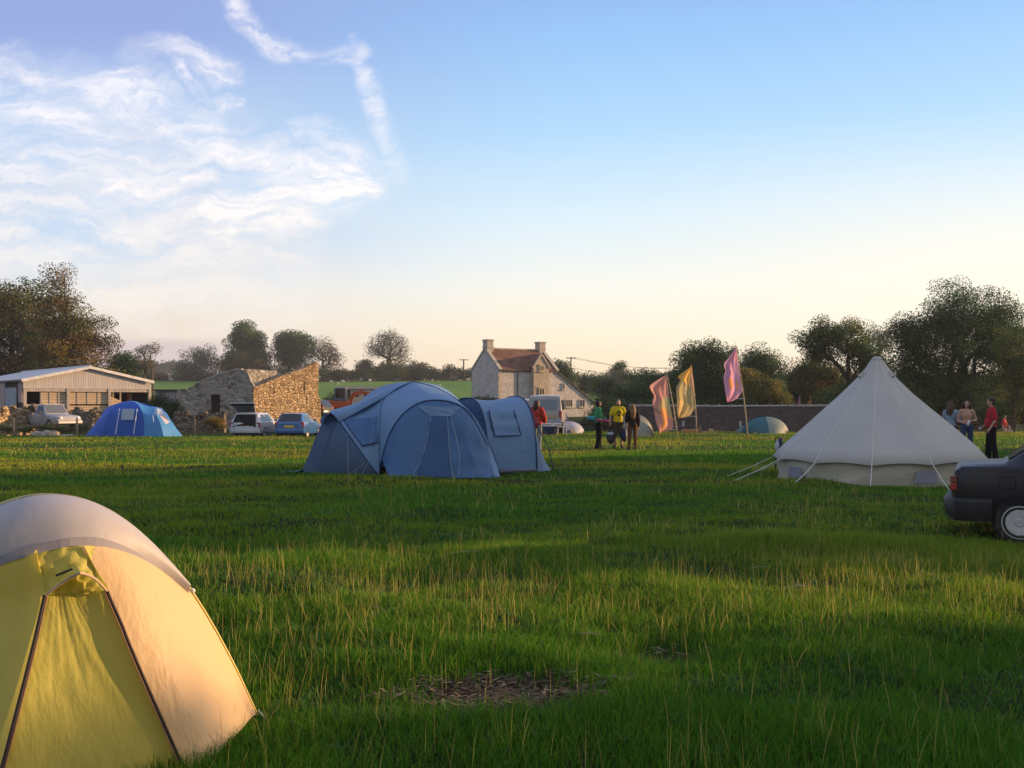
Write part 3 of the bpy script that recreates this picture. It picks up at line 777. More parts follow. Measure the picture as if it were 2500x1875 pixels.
    belt('tall leafy hedgerow shading the middle of the meadow', 35, 12.3 + 35 * SL, 28.0 + 35 * SL, 7.6, 620, 91)
    belt('lower leafy hedgerow shading the near corner of the meadow', 35, -9 + 35 * SL, 5.1 + 35 * SL, 5.7, 480, 95)
    belt('added unseen hedge blocking sky light over the near corner of the meadow', 5.6, -12, 2.3, 9.5, 520, 97, 1.2)  # added out of view to block sky light and deepen the near shade
make_trees()
def haze_box():
    mb = MB(); mb.box((0, 2065, 11), (7300, 4480, 32)); m = bpy.data.materials.new('haze'); m.use_nodes = True
    nt = NT(m.node_tree); m.node_tree.nodes.remove(m.node_tree.nodes['Principled BSDF'])
    pv = nt.n('ShaderNodeVolumePrincipled'); pv.inputs['Color'].default_value = (.86, .90, 1, 1); pv.inputs['Density'].default_value = .00026; pv.inputs['Anisotropy'].default_value = .3
    nt.L.new(pv.outputs[0], m.node_tree.nodes['Material Output'].inputs['Volume'])
    o = mb.build('haze', m); tag(o, 'thin evening haze over the fields', 'haze', kind='stuff')
haze_box()
# ================================================================== tents
def fabric(name, col, col2=None, wr=.25, trans=.25, rough=.55, wscale=3.0, stretch=(1, 1, 1), spec=.35, tcol=None, fine=True):
    m, nt, b = base_mat(name)
    tc = nt.n('ShaderNodeTexCoord').outputs['Object']
    mp = nt.n('ShaderNodeMapping'); nt.put(mp.inputs[0], tc); mp.inputs['Scale'].default_value = stretch
    c = tuple(col) + (1,)
    if col2 is not None: c = nt.mix(nt.ramp(nt.noise(tc, 1.3, 4), .3, .7), col, col2)
    nt.put(b.inputs['Base Color'], c); b.inputs['Roughness'].default_value = rough; b.inputs['Specular IOR Level'].default_value = spec
    bn = nt.n('ShaderNodeBump'); bn.inputs['Strength'].default_value = wr; bn.inputs['Distance'].default_value = .04
    h = nt.math('ADD', nt.noise(mp.outputs[0], wscale, 3, .5, .6), nt.math('MULTIPLY', nt.noise(mp.outputs[0], wscale * 4, 3), .3))
    nt.put(bn.inputs['Height'], h); nt.put(b.inputs['Normal'], bn.outputs[0])
    t = nt.n('ShaderNodeBsdfTranslucent'); nt.put(t.inputs[0], c if tcol is None else tuple(tcol) + (1,))
    ms = nt.n('ShaderNodeMixShader'); ms.inputs[0].default_value = trans
    nt.L.new(b.outputs[0], ms.inputs[1]); nt.L.new(t.outputs[0], ms.inputs[2])
    nt.L.new(ms.outputs[0], m.node_tree.nodes['Material Output'].inputs[0])
    return m
def resample(pts, n):
    pts = [Vector(p) for p in pts]; L = [0]
    for a, b in zip(pts, pts[1:]): L.append(L[-1] + (b - a).length)
    out = []
    for i in range(n):
        t = L[-1] * i / (n - 1); k = 0
        while k < len(L) - 2 and L[k + 1] < t: k += 1
        f = (t - L[k]) / max(1e-9, L[k + 1] - L[k]); out.append(pts[k].lerp(pts[k + 1], f))
    return out
def smooth_path(pts, n):
    pts = [Vector(p) for p in pts]; P = [pts[0]] + pts + [pts[-1]]; out = []
    for i in range(1, len(P) - 2):
        p0, p1, p2, p3 = P[i - 1:i + 3]
        for k in range(8):
            t = k / 8
            out.append(.5 * ((2 * p1) + (p2 - p0) * t + (2 * p0 - 5 * p1 + 4 * p2 - p3) * t * t + (-p0 + 3 * p1 - 3 * p2 + p3) * t ** 3))
    out.append(pts[-1])
    return resample(out, n)
def ruled(mb, A, B, n=16, m=8, fn=None):
    """sheet between two edge curves; fn(s,t)->offset vector"""
    A = A if len(A) == n else resample(A, n); B = B if len(B) == n else resample(B, n)
    rows = []
    for j in range(m + 1):
        t = j / m
        rows.append([A[i].lerp(B[i], t) + (fn(i / (n - 1), t) if fn else Vector()) for i in range(n)])
    mb.grid(rows); return rows
def superarch(f, top, b, n=17, p=2.5):
    """tent pole from foot f over top to foot b"""
    f, top, b = Vector(f), Vector(top), Vector(b); out = []
    for i in range(n):
        th = PI * i / (n - 1); c = math.cos(th); s = math.sin(th)
        ex = math.copysign(abs(c) ** (2 / p), c); ez = abs(s) ** (2 / p)
        e = f if ex > 0 else b; k = abs(ex)
        q = Vector((top.x + (e.x - top.x) * k, top.y + (e.y - top.y) * k, e.z + (top.z - e.z) * ez)); out.append(q)
    return out
def peg_and_line(parent, a, b, rad=.004, name='guy_line', m=None):
    mb = MB(); mb.tube([a, (Vector(a) + Vector(b)) / 2 + Vector((0, 0, -.01)), b], rad, 5)
    o = mb.build(name, m or M['rope'], parent, world=True)
    return o

# ------------------------------------------------------------------ yellow dome tent, close to the camera
def yellow_tent():
    O = Vector((-2.14, 4.7, 0)); a = Vector((.84, .543, 0)); f = Vector((.543, -.84, 0))
    base = Vector((O.x, O.y, gzs(O.x, O.y)))
    root = empty('dome_tent', base, 'yellow and grey dome tent with a zipped door close in front', 'tent')
    L = lambda s, t, z: O + a * s + f * t + Vector((0, 0, z))
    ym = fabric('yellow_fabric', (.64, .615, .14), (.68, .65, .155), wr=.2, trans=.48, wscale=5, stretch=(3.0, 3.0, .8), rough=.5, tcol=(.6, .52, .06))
    pm = fabric('sunlit_yellow_fabric', (.82, .60, .34), (.80, .57, .31), wr=.2, trans=.33, wscale=4.5, stretch=(3.5, 3.5, .7), rough=.5)  # yellow fabric with the low sun's peach tint put into its colour
    gm = fabric('grey_fly_fabric', (.46, .45, .48), (.50, .49, .52), wr=.15, trans=.25, wscale=3, rough=.5)
    def arch_z(s): return 1.185 * max(0.0, 1 - abs(s) ** 2.02) if abs(s) < 1 else 0
    arch = [L(-1 + 2 * i / 40, -.02 * math.cos(PI * (i / 40 - .5)), 1.185 * (1 - abs(-1 + 2 * i / 40) ** 2.05)) for i in range(41)]
    # lower front edge of the grey cap
    cap_px = [(-.62, .02, .66), (-.42, .12, .80), (-.2, .19, .905), (.0, .225, .958), (.1, .225, .966), (.22, .2, .945), (.38, .13, .86), (.52, .06, .745), (.64, .005, .645)]
    cap = smooth_path([L(*p) for p in cap_px], 41)
    top_c = resample([p for p in arch if True][8:33], 41)
    mb = MB()
    seg = resample(smooth_path([L(s, -.01, 1.185 * (1 - abs(s) ** 2.05)) for s in np.linspace(-.645, .655, 21)], 41), 41)
    def bulge(s, t): return f * .04 * math.sin(PI * t) + Vector((0, 0, .045 * math.sin(PI * t)))
    ruled(mb, seg, cap, 41, 10, bulge)
    # cap folds over the back of the pole
    back = [p + f * (-.55) * math.sin(PI * i / 40) ** .7 + Vector((0, 0, -.16 * math.sin(PI * i / 40) ** .8)) for i, p in enumerate(seg)]
    ruled(mb, seg, back, 41, 5)
    mb.build('fly_cap', gm, root, smooth=True, world=True)
    # hem along the cap
    mb = MB(); ruled(mb, cap, [p + Vector((0, 0, .042)) + f * .004 for p in cap], 41, 1)
    mb2 = MB()
    hem = [p + f * .006 for p in cap]
    ruled(mb2, hem, [p + Vector((0, 0, .04)) for p in hem], 41, 1)
    mb2.build('cap_hem', mat('grey_hem', (.30, .30, .36), rough=.7), root, world=True)
    # back half of the tent
    mb = MB(); rows = []
    for j in range(13):
        t = j / 12
        row = []
        for i, p in enumerate(arch):
            s = -1 + 2 * i / 40
            d = -1.15 * math.sin(t * PI / 2)
            k = math.cos(t * PI / 2) ** .8
            row.append(O + a * s * (1 - .15 * t) + f * (d * (1 - .25 * abs(s))) + Vector((0, 0, p.z * k)))
        rows.append(row)
    mb.grid(rows)
    mb.build('rear_panel', ym, root, smooth=True, world=True)
    # front panels, from cap edge (and pole) to the ground
    dTR, dTL = L(.2, .31, .77), L(-.05, .31, .775)
    gR = L(.47, .57, -.02); gL = L(-.30, .64, -.02)
    tR = cap[24]; 
    # right lit panel
    seamR = smooth_path([L(.12, .25, .955), L(.165, .285, .86), dTR + a * .012, L(.27, .40, .56), L(.36, .485, .3), gR + Vector((0, 0, .02)), gR], 30)
    edge = [L(s, -.012, 1.185 * (1 - abs(s) ** 2.05)) for s in np.linspace(.64, 1.0, 16)]
    capR = [p for p in cap[22:]]
    outer = resample(capR + edge[1:], 60)
    # sheet between seamR (inner) and cap edge + pole + ground edge
    outer2 = resample(capR, 20)[1:] + edge[1:]
    inner = resample(seamR, 34)
    mb = MB(); rows = []
    groundedge = smooth_path([gR, L(.62, .52, .015), L(.80, .33, .045), L(.94, .1, .03), L(1.0, 0, .0)], 24)
    # three-sided patch: top edge = cap, left = seam, right = pole, bottom = ground edge
    n, mrow = 26, 34
    topc = resample(capR, n); botc = resample(groundedge, n); lef = resample(seamR[1:], mrow + 1); rig = resample(edge, mrow + 1)
    lef[0] = topc[0]
    for j in range(mrow + 1):
        v = j / mrow; row = []
        for i in range(n):
            u = i / (n - 1)
            c1 = topc[i].lerp(botc[i], v); c2 = lef[j].lerp(rig[j], u)
            c3 = (topc[0].lerp(topc[-1], u)).lerp(botc[0].lerp(botc[-1], u), v)
            p = c1 + c2 - c3
            ridge = math.sin(u * 34 + 2.5 * math.sin(v * 3)) * .0022 * math.sin(PI * v) * math.sin(PI * u)
            fold = .010 * math.exp(-((u - .7 + .1 * v) / .05) ** 2) * math.sin(PI * v) * math.sin(9 * v + 1)
            p = p + (a * .8 + f * .3) * (ridge + fold) - (a * .5 + f * .5) * .012 * math.sin(PI * u) * math.sin(PI * v)
            row.append(p)
        rows.append(row)
    mb.grid(rows)
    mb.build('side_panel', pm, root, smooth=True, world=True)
    # left panel
    seamL = smooth_path([L(-.075, .262, .955), L(-.065, .29, .86), dTL, L(-.12, .425, .55), L(-.2, .53, .3), gL], 30)
    edgeL = [L(-s, -.012, 1.185 * (1 - abs(s) ** 2.05)) for s in np.linspace(.62, 1.0, 16)]
    capL = cap[:18]
    botL = smooth_path([L(-1, 0, 0), L(-.9, .2, 0), L(-.6, .5, 0), gL], 20)
    mb = MB(); n, mrow = 20, 24; rows = []
    topc = resample(capL, n); botc = resample(botL, n); lef = resample(edgeL, mrow + 1); rig = resample(seamL, mrow + 1)
    topc[0] = lef[0]; topc[-1] = rig[0]
    for j in range(mrow + 1):
        v = j / mrow
        rows.append([(topc[i].lerp(botc[i], v) + lef[j].lerp(rig[j], i / (n - 1)) - (topc[0].lerp(topc[-1], i / (n - 1))).lerp(botc[0].lerp(botc[-1], i / (n - 1)), v)) for i in range(n)])
    mb.grid(rows); mb.build('side_panel', ym, root, smooth=True, world=True)
    # crumpled strip above the door, between the cap and the visor
    mb = MB(); rows = []
    nT = 28; tt = resample([seamL[0] + Vector((0, 0, .012))] + list(cap[17:25]) + [seamR[0] + Vector((0, 0, .012))], nT); bb = [dTL.lerp(dTR, i / (nT - 1)) for i in range(nT)]
    for j in range(17):
        v = j / 16; row = []
        for i in range(nT):
            u = i / (nT - 1)
            w = .006 * math.sin(9 * u + 7 * v) * math.sin(PI * v) + .006 * math.sin(19 * u - 11 * v + 1) * math.sin(PI * v) + .005 * math.sin(31 * u + 17 * v)
            row.append(tt[i].lerp(bb[i], v) + f * (w * min(1, 6 * u, 6 * (1 - u)) + .02 * math.sin(PI * u) * math.sin(PI * v)))
        rows.append(row)
    mb.grid(rows); mb.build('door_header', ym, root, smooth=True, world=True)
    # door, set slightly behind the seams, gathered folds fanning from its top
    dl = resample([dTL] + seamL[10:], 34); drr = resample([dTR] + seamR[10:], 34)
    mb = MB(); rows = []
    n = 44
    for j in range(34):
        v = j / 33; row = []
        for i in range(n):
            u = i / (n - 1)
            fan = math.sin((u - .15) * 40 / (.35 + v)) * .004 * math.exp(-v * 3.2) + .0045 * math.sin(13 * u + 26 * v + 2 * math.sin(5 * v)) * math.exp(-(u * 3)) + .003 * math.sin(23 * (u - v * .8)) * (1 - v)
            belly = -.02 * math.sin(PI * u) * math.sin(PI * min(1, v * 1.2)) - .012
            row.append(dl[j].lerp(drr[j], u) + f * ((fan * 1.0) * math.sin(PI * u) + belly))
        rows.append(row)
    mb.grid(rows); door = mb.build('door', ym, root, smooth=True, world=True)
    zm = mat('zip_tape', (.035, .022, .018), rough=.6); zl = mat('zip_edge', (.30, .17, .09), rough=.6)
    for sm, sg in ((dl, -1), (drr, 1)):
        mb = MB(); mb.tube([p + f * .008 for p in sm], .0085, 6)
        z = mb.build('zip', zm, root, world=True, smooth=True)
        mb = MB(); mb.tube([p + f * .012 - a * sg * .010 for p in sm], .0035, 5)
        o = mb.build('piping', zl, None, world=True, loc=base); o.parent = z; o.location = (0, 0, 0)
    # little hooded vent over the door
    mb = MB()
    tipc = L(.075, .41, .872); A = dTL + f * .02; B = dTR + f * .02; H = L(.075, .285, .90)
    nn = 14
    front = [A.lerp(tipc, i / 6) + Vector((0, 0, .008 * math.sin(PI * i / 6))) for i in range(7)] + [tipc.lerp(B, i / 6) + Vector((0, 0, .018 * math.sin(PI * i / 6))) for i in range(1, 7)]
    backe = [A.lerp(H, i / 6) for i in range(7)] + [H.lerp(B, i / 6) for i in range(1, 7)]
    ruled(mb, front, backe, 13, 4)
    hood = mb.build('vent_hood', ym, root, smooth=True, world=True)
    mb = MB(); mb.tube(front, .0055, 6)
    o = mb.build('hood_trim', mat('pale_trim', (.5, .36, .27), rough=.7), None, world=True, loc=base); o.parent = hood; o.location = (0, 0, 0)
    mb = MB(); mb.beam(L(-.02, .40, .868), L(.045, .41, .893), .03, .006)
    o = mb.build('velcro_tab', M['black'], None, world=True, loc=base); o.parent = hood; o.location = (0, 0, 0)
    # pole seams and corner peg
    mb = MB(); mb.tube([L(s, -.012, 1.187 * (1 - abs(s) ** 2.05)) for s in np.linspace(.6, 1.0, 20)], .006, 6)
    mb.build('pole_sleeve', mat('sleeve', (.62, .5, .2), rough=.6), root, world=True, smooth=True)
    c = L(1.0, 0, 0.03)
    mb = MB(); mb.tube([c, c + Vector((.05, -.02, -.05)), c + Vector((.075, -.03, -.11))], .005, 6)
    mb.build('peg_loop', M['rope'], root, world=True)
    e = L(.655, -.02, .66)
    mb = MB(); mb.ell(e + Vector((.015, .0, .012)), (.018, .015, .014), 8, 6)
    mb.build('toggle', M['white'], root, world=True, smooth=True)
yellow_tent()

# ------------------------------------------------------------------ big blue pod tent
def blue_tent():
    base = Vector((-2.3, 24.2, 0))
    root = empty('family_tent', base, 'large faded blue family tent with an arched porch and two side pods', 'tent')
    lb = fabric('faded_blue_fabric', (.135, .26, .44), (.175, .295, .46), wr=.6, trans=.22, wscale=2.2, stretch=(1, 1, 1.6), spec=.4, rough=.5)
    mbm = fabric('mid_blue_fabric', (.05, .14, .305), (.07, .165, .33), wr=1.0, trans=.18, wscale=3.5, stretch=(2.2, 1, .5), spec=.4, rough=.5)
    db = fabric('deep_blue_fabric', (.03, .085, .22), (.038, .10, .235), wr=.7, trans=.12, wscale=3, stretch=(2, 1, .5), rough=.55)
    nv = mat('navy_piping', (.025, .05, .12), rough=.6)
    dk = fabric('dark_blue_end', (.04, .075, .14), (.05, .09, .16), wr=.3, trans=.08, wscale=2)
    P = lambda px, py, D: W(px, py, D)
    C = P(1006, 932, 24.6)
    FL = P(926, 1160, 23.1); FL.z = .0; FR = P(1217, 1162, 23.2); FR.z = .0
    BR = Vector((-.9, 26.0, 0)); BL = Vector((-4.3, 26.0, 0))
    def pole(path): return smooth_path(path, 25)
    pFL = pole([FL, P(926, 1120, 23.15), P(927, 1060, 23.25), P(928, 1015, 23.5), P(935, 980, 23.85), P(960, 952, 24.25), C])
    pFR = pole([FR, P(1208, 1120, 23.2), P(1194, 1085, 23.25), P(1176, 1045, 23.4), P(1153, 1010, 23.65), P(1120, 980, 23.95), P(1075, 952, 24.3), P(1040, 939, 24.5), C])
    arch = pole([P(928, 1140, 22.95), P(934, 1115, 22.9), P(942, 1085, 22.85), P(958, 1047, 22.8), P(985, 1010, 22.75), P(1025, 983, 22.7), P(1069, 977, 22.7), P(1115, 986, 22.7), P(1147, 1010, 22.75), P(1172, 1052, 22.8), P(1192, 1093, 22.85), P(1207, 1130, 22.9), P(1219, 1162, 22.9)])
    outer = resample(list(pFL) + list(reversed(pFR))[1:], 49); inner = resample(arch, 49)
    mb = MB(); ruled(mb, outer, inner, 49, 8, lambda s, t: Vector((0, .0, .03 * math.sin(PI * t) * math.sin(PI * s))))
    mb.build('dome_canopy', lb, root, smooth=True, world=True)
    # rear and right of the dome
    pBR = pole(superarch(BR, C, BL)[:9]); pBL = pole(list(reversed(superarch(BR, C, BL)))[:9])
    mb = MB(); ruled(mb, pFR, pBR, 25, 8); ruled(mb, pBR, pBL, 25, 8); ruled(mb, pBL, pFL, 25, 6)
    mb.build('rear_canopy', lb, root, smooth=True, world=True)
    for nm, p, r in (('pole_sleeve', pFR, .02), ('pole_sleeve', pFL, .012), ('arch_sleeve', arch, .022)):
        mb = MB(); mb.tube(p, r, 6); mb.build(nm, nv, root, world=True, smooth=True)
    # porch wall under the arch
    GL = P(962, 1167, 22.1); GL.z = 0; GRt = P(1219, 1164, 22.35); GRt.z = 0
    topc = resample(arch, 41)
    bl = P(950, 1166, 22.25); br = P(1219, 1163, 22.4)
    mb = MB(); rows = []
    cols_x = 49
    topc = resample(arch[1:-1], cols_x)
    botc = [bl.lerp(br, i / (cols_x - 1)) for i in range(cols_x)]
    for b in botc: b.z = gzs(b.x, b.y) - .01
    pts_rows = []
    for j in range(15):
        v = j / 14; row = []
        for i in range(cols_x):
            u = i / (cols_x - 1)
            # lower ends of the arch already touch the ground
            p = topc[i].lerp(botc[i], v)
            k_ = .35 + .9 / (1 + math.exp(-(u - .58) * 30)); w = (.022 * math.sin(31 * u - 9 * v) + .014 * math.sin(57 * u - 21 * v + 1) + .02 * math.sin(12 * u + 14 * v)) * math.sin(PI * min(1, v * .9 + .05)) * k_
            row.append(p + Vector((0, w * math.sin(PI * u) - .38 * math.sin(PI * u) * v ** .6 * (1 - .35 * v), 0)))
        pts_rows.append(row)
    mb.grid(pts_rows)
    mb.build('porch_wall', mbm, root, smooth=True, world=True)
    def on_porch(px, py, off=.025):
        # nearest point of the porch sheet along the sight line, nudged outwards
        best = None
        for row in pts_rows:
            for q in row:
                qx = 1250 + q.x / q.y * F; qy = HZ - (q.z - EYE) / q.y * F
                d = (qx - px) ** 2 + (qy - py) ** 2
                if best is None or d < best[0]: best = (d, q.y)
        return W(px, py, best[1] - off)
    def panel(name, pl, m, nn=6):
        # pl: 4 px corners (tl, tr, br, bl)
        rows = []
        for j in range(nn + 1):
            v = j / nn; row = []
            for i in range(nn + 1):
                u = i / nn
                x = (pl[0][0] * (1 - u) + pl[1][0] * u) * (1 - v) + (pl[3][0] * (1 - u) + pl[2][0] * u) * v
                y = (pl[0][1] * (1 - u) + pl[1][1] * u) * (1 - v) + (pl[3][1] * (1 - u) + pl[2][1] * u) * v
                row.append(on_porch(x, y))
            rows.append(row)
        mb = MB(); mb.grid(rows)
        md_o = mb.build(name, m, root, smooth=True, world=True)
        return md_o
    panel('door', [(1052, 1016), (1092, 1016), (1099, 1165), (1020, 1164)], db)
    panel('rain_flap', [(1018, 990), (1126, 994), (1102, 1016), (1050, 1015)], lb)
    for q in (((1052, 1016), (1045, 1060), (1030, 1120), (1006, 1165)), ((1101, 1016), (1112, 1060), (1122, 1110), (1120, 1160)), ((1092, 1016), (1096, 1080), (1100, 1130), (1106, 1164))):
        mb = MB(); mb.tube([on_porch(x, y, .035) for x, y in q], .006, 5); mb.build('seam', mat('pale_seam', (.3, .38, .46), rough=.6), root, world=True)
    # skirt strip right of the porch
    mb = MB(); A = [P(1160, 1040, 22.75), P(1180, 1085, 22.75), P(1198, 1125, 22.7), P(1207, 1164, 22.4)]; B = [P(1166, 1040, 22.82), P(1190, 1085, 22.84), P(1209, 1125, 22.8), P(1221, 1164, 22.5)]
    ruled(mb, smooth_path(A, 10), smooth_path(B, 10), 10, 2); mb.build('flap', lb, root, smooth=True, world=True)
    # left pod
    ET = P(806, 1006, 24.2); EF = P(922, 1160, 23.15); EB = P(735, 1158, 23.5); EF.z = EB.z = 0
    eF = pole([EF, P(900, 1130, 23.2), P(868, 1085, 23.4), P(838, 1043, 23.75), P(820, 1018, 24.05), ET])
    eB = pole([EB, P(748, 1125, 23.6), P(768, 1075, 23.8), P(788, 1030, 24.05), ET])
    ridge = smooth_path([C, P(964, 941, 24.55), P(930, 956, 24.5), P(898, 973, 24.45), P(860, 989, 24.35), ET], 25)
    mb = MB(); ruled(mb, eF, pFL, 25, 12, lambda s, t: Vector((0, .10 * math.sin(PI * t) * math.sin(PI * s), -.06 * math.sin(PI * t) * s)))
    # roof strip from the wall top up to the sagging ridge
    top_edge = [eF[-1].lerp(pFL[-1], t / 12) for t in range(13)]
    mb.build('pod_wall', lb, root, smooth=True, world=True)
    mb = MB(); rear = smooth_path([BL + Vector((-.2, 0, .2)), Vector((-4.9, 25.4, .25)), Vector((-5.05, 24.6, .1))], 25)
    low = resample([pFL[-1], pFL[19], eF[17], eF[-1]], 25)
    ruled(mb, ridge, [p + Vector((-.25, 1.4, -p.z + .05)) for p in ridge], 25, 8, lambda s, t: Vector((0, 0, .55 * math.sin(PI * t) * (1 - t * .3))))
    A = resample(pFL[13:], 14); B = resample(eF[13:], 14)
    mb.build('pod_roof', lb, root, smooth=True, world=True)
    mb = MB(); lowline = resample([pFL[17].copy(), pFL[17].lerp(eF[19], .5) , eF[19].copy()], 25)
    ruled(mb, resample([pFL[-1]] + list(ridge[1:-1]) + [eF[-1]], 25), [p + Vector((0, -.02, 0)) for p in lowline], 25, 6, lambda s, t: Vector((0, -.12 * math.sin(PI * t), .04 * math.sin(PI * t))))
    mb.build('pod_canopy', lb, root, smooth=True, world=True)
    mb = MB(); ruled(mb, eF, eB, 25, 14, lambda s, t: Vector((0, -.10 * math.sin(PI * t) * math.sin(PI * s), 0)))
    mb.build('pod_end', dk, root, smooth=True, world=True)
    mb = MB(); ruled(mb, eB, [Vector((p.x - .15, p.y + 1.6, p.z * .9)) for p in eB], 25, 5); mb.build('pod_end', lb, root, smooth=True, world=True)
    mb = MB(); mb.tube(eF, .018, 6); mb.build('pole_sleeve', nv, root, world=True, smooth=True)
    mb = MB(); mb.tube([P(792, 1027, 23.9), P(772, 1075, 23.6), P(752, 1130, 23.4)], .008, 5); mb.tube([P(817, 1030, 23.8), P(795, 1090, 23.45), P(775, 1150, 23.2)], .008, 5)
    mb.build('seam', nv, root, world=True)
    # pod awning lip
    mb = MB(); fr = smooth_path([P(780, 1032, 23.7), P(790, 1012, 23.75), P(806, 1007, 23.8), P(822, 1022, 23.7)], 13); bk = smooth_path([P(790, 1032, 24.0), P(797, 1014, 24.15), P(806, 1005, 24.2), P(822, 1020, 24.05)], 13)
    ruled(mb, fr, bk, 13, 3); mb.build('awning', lb, root, smooth=True, world=True)
    # window of the left pod
    def wall_pt(px, py):
        best = None
        for j in range(13):
            for i in range(25):
                t = j / 12; q = eF[i].lerp(pFL[i], t) + Vector((0, .10 * math.sin(PI * t) * math.sin(PI * i / 24), -.06 * math.sin(PI * t) * i / 24))
                qx = 1250 + q.x / q.y * F; qy = HZ - (q.z - EYE) / q.y * F; d = (qx - px) ** 2 + (qy - py) ** 2
                if best is None or d < best[0]: best = (d, q.y)
        return W(px, py, best[1] - .03)
    cs = [(839, 1026), (921, 1016), (921, 1080), (884, 1088)]
    rows = []
    for j in range(7):
        v = j / 6; rows.append([wall_pt((cs[0][0] * (1 - u) + cs[1][0] * u) * (1 - v) + (cs[3][0] * (1 - u) + cs[2][0] * u) * v, (cs[0][1] * (1 - u) + cs[1][1] * u) * (1 - v) + (cs[3][1] * (1 - u) + cs[2][1] * u) * v) for u in [k / 6 for k in range(7)]])
    mb = MB(); mb.grid(rows); win = mb.build('window', mbm, root, smooth=True, world=True)
    mb = MB(); mb.tube([rows[0][0], rows[3][0], rows[6][0], rows[6][3], rows[6][6]], .014, 5); o = mb.build('zip', nv, None, world=True, loc=base); o.parent = win; o.location = (0, 0, 0)
    # right pod: tunnel between two hoops
    hn = superarch(Vector((-.55, 23.4, 0)), P(1140, 972, 24.25), Vector((-1.6, 25.1, 0)), 25, 2.7)
    hf = superarch(Vector((.58, 24.0, .0)), P(1256, 968, 24.9), Vector((-.46, 25.8, .0)), 25, 2.7)
    mb = MB(); rows = []
    for j in range(17):
        t = j / 16
        rows.append([hn[i].lerp(hf[i], t) + Vector((0, 0, -.07 * math.sin(PI * t) * math.sin(PI * i / 24))) + Vector((-.2, -.1, 0)) * 0 + Vector((0, .05 * math.sin(PI * t) * math.sin(PI * i / 12) + (.012 * math.sin(40 * t + 16 * i / 24) * (1 - i / 12) if i < 12 else 0), 0)) for i in range(25)])
    mb.grid(rows); mb.build('side_pod', lb, root, smooth=True, world=True)
    for h in (hn, hf):
        mb = MB(); mb.tube(h, .022, 6); mb.build('pole_sleeve', nv, root, world=True, smooth=True)
    mb = MB(); out = Vector((.87, .5, 0))
    endg = [Vector((p.x, p.y, 0)) + out * .55 * max(0, 1 - abs(i / 24 - .0)) for i, p in enumerate(hf)]
    hb = [Vector((1.0 - 1.05 * i / 24, 24.55 + 1.75 * i / 24, .0)) for i in range(25)]
    ruled(mb, hf[0:25], hb, 25, 6); mb.build('pod_end', lb, root, smooth=True, world=True)
    mb = MB(); mb.tube([hf[5] + out * .02, hf[4].lerp(hb[0], .5) + Vector((.1, 0, .02)), hb[0]], .012, 5); mb.build('seam', nv, root, world=True)
    # window flap on the pod side
    def pod_pt(px, py):
        best = None
        for r in rows:
            for q in r[:12]:
                qx = 1250 + q.x / q.y * F; qy = HZ - (q.z - EYE) / q.y * F; d = (qx - px) ** 2 + (qy - py) ** 2
                if best is None or d < best[0]: best = (d, q.y)
        return W(px, py, best[1] - .05)
    cs = [(1194, 1001), (1254, 1001), (1272, 1062), (1208, 1064)]
    wr_ = []
    for j in range(7):
        v = j / 6; wr_.append([pod_pt((cs[0][0] * (1 - u) + cs[1][0] * u) * (1 - v) + (cs[3][0] * (1 - u) + cs[2][0] * u) * v, (cs[0][1] * (1 - u) + cs[1][1] * u) * (1 - v) + (cs[3][1] * (1 - u) + cs[2][1] * u) * v) + Vector((0, .008 * math.sin(5 * u + 9 * v), 0)) for u in [k / 6 for k in range(7)]])
    mb = MB(); mb.grid(wr_); win = mb.build('window', lb, root, smooth=True, world=True)
    for e, r in (([q[0] for q in wr_], .016), ([q[6] for q in wr_], .016), (wr_[6], .007)):
        mb = MB(); mb.tube(e, r, 5); o = mb.build('zip', nv, None, world=True, loc=base); o.parent = win; o.location = (0, 0, 0)
    # groundsheet edges and guy lines
    mb = MB(); mb.tube([Vector((-.3, 23.25, .05)), Vector((.1, 23.55, .06)), Vector((.55, 23.9, .05))], .05, 6); mb.build('groundsheet', mat('groundsheet', (.13, .14, .19), rough=.7), root, world=True, smooth=True)
    gm = M['rope']
    for a, b in ((eF[14], P(850, 1164, 22.3)), (P(890, 1130, 23.1), P(848, 1160, 22.4)), (P(922, 1085, 23.0), P(880, 1160, 22.4)), (P(915, 1020, 23.5), P(903, 1092, 23.2)), (hf[7], Vector((.75, 23.5, .02))), (hf[9], Vector((1.4, 25.4, .02)))):
        b = Vector(b); 
        if b.z < .4: b.z = gzs(b.x, b.y)
        peg_and_line(root, a, b, .004, m=bpy.data.materials.get('dull_cord') or mat('dull_cord', (.3, .31, .32), rough=.9))
    mb = MB(); rows = []
    for j in range(6):
        rows.append([Vector((-4.75 - .55 * i / 8 + .02 * j, 23.45 + .1 * math.sin(i * 1.7 + j) + j * .05, .02 + .07 * abs(math.sin(i * 1.9 + j * 1.3)) * (1 - i / 9))) for i in range(9)])
    mb.grid(rows); mb.build('loose_hem', lb, root, smooth=True, world=True)
blue_tent()

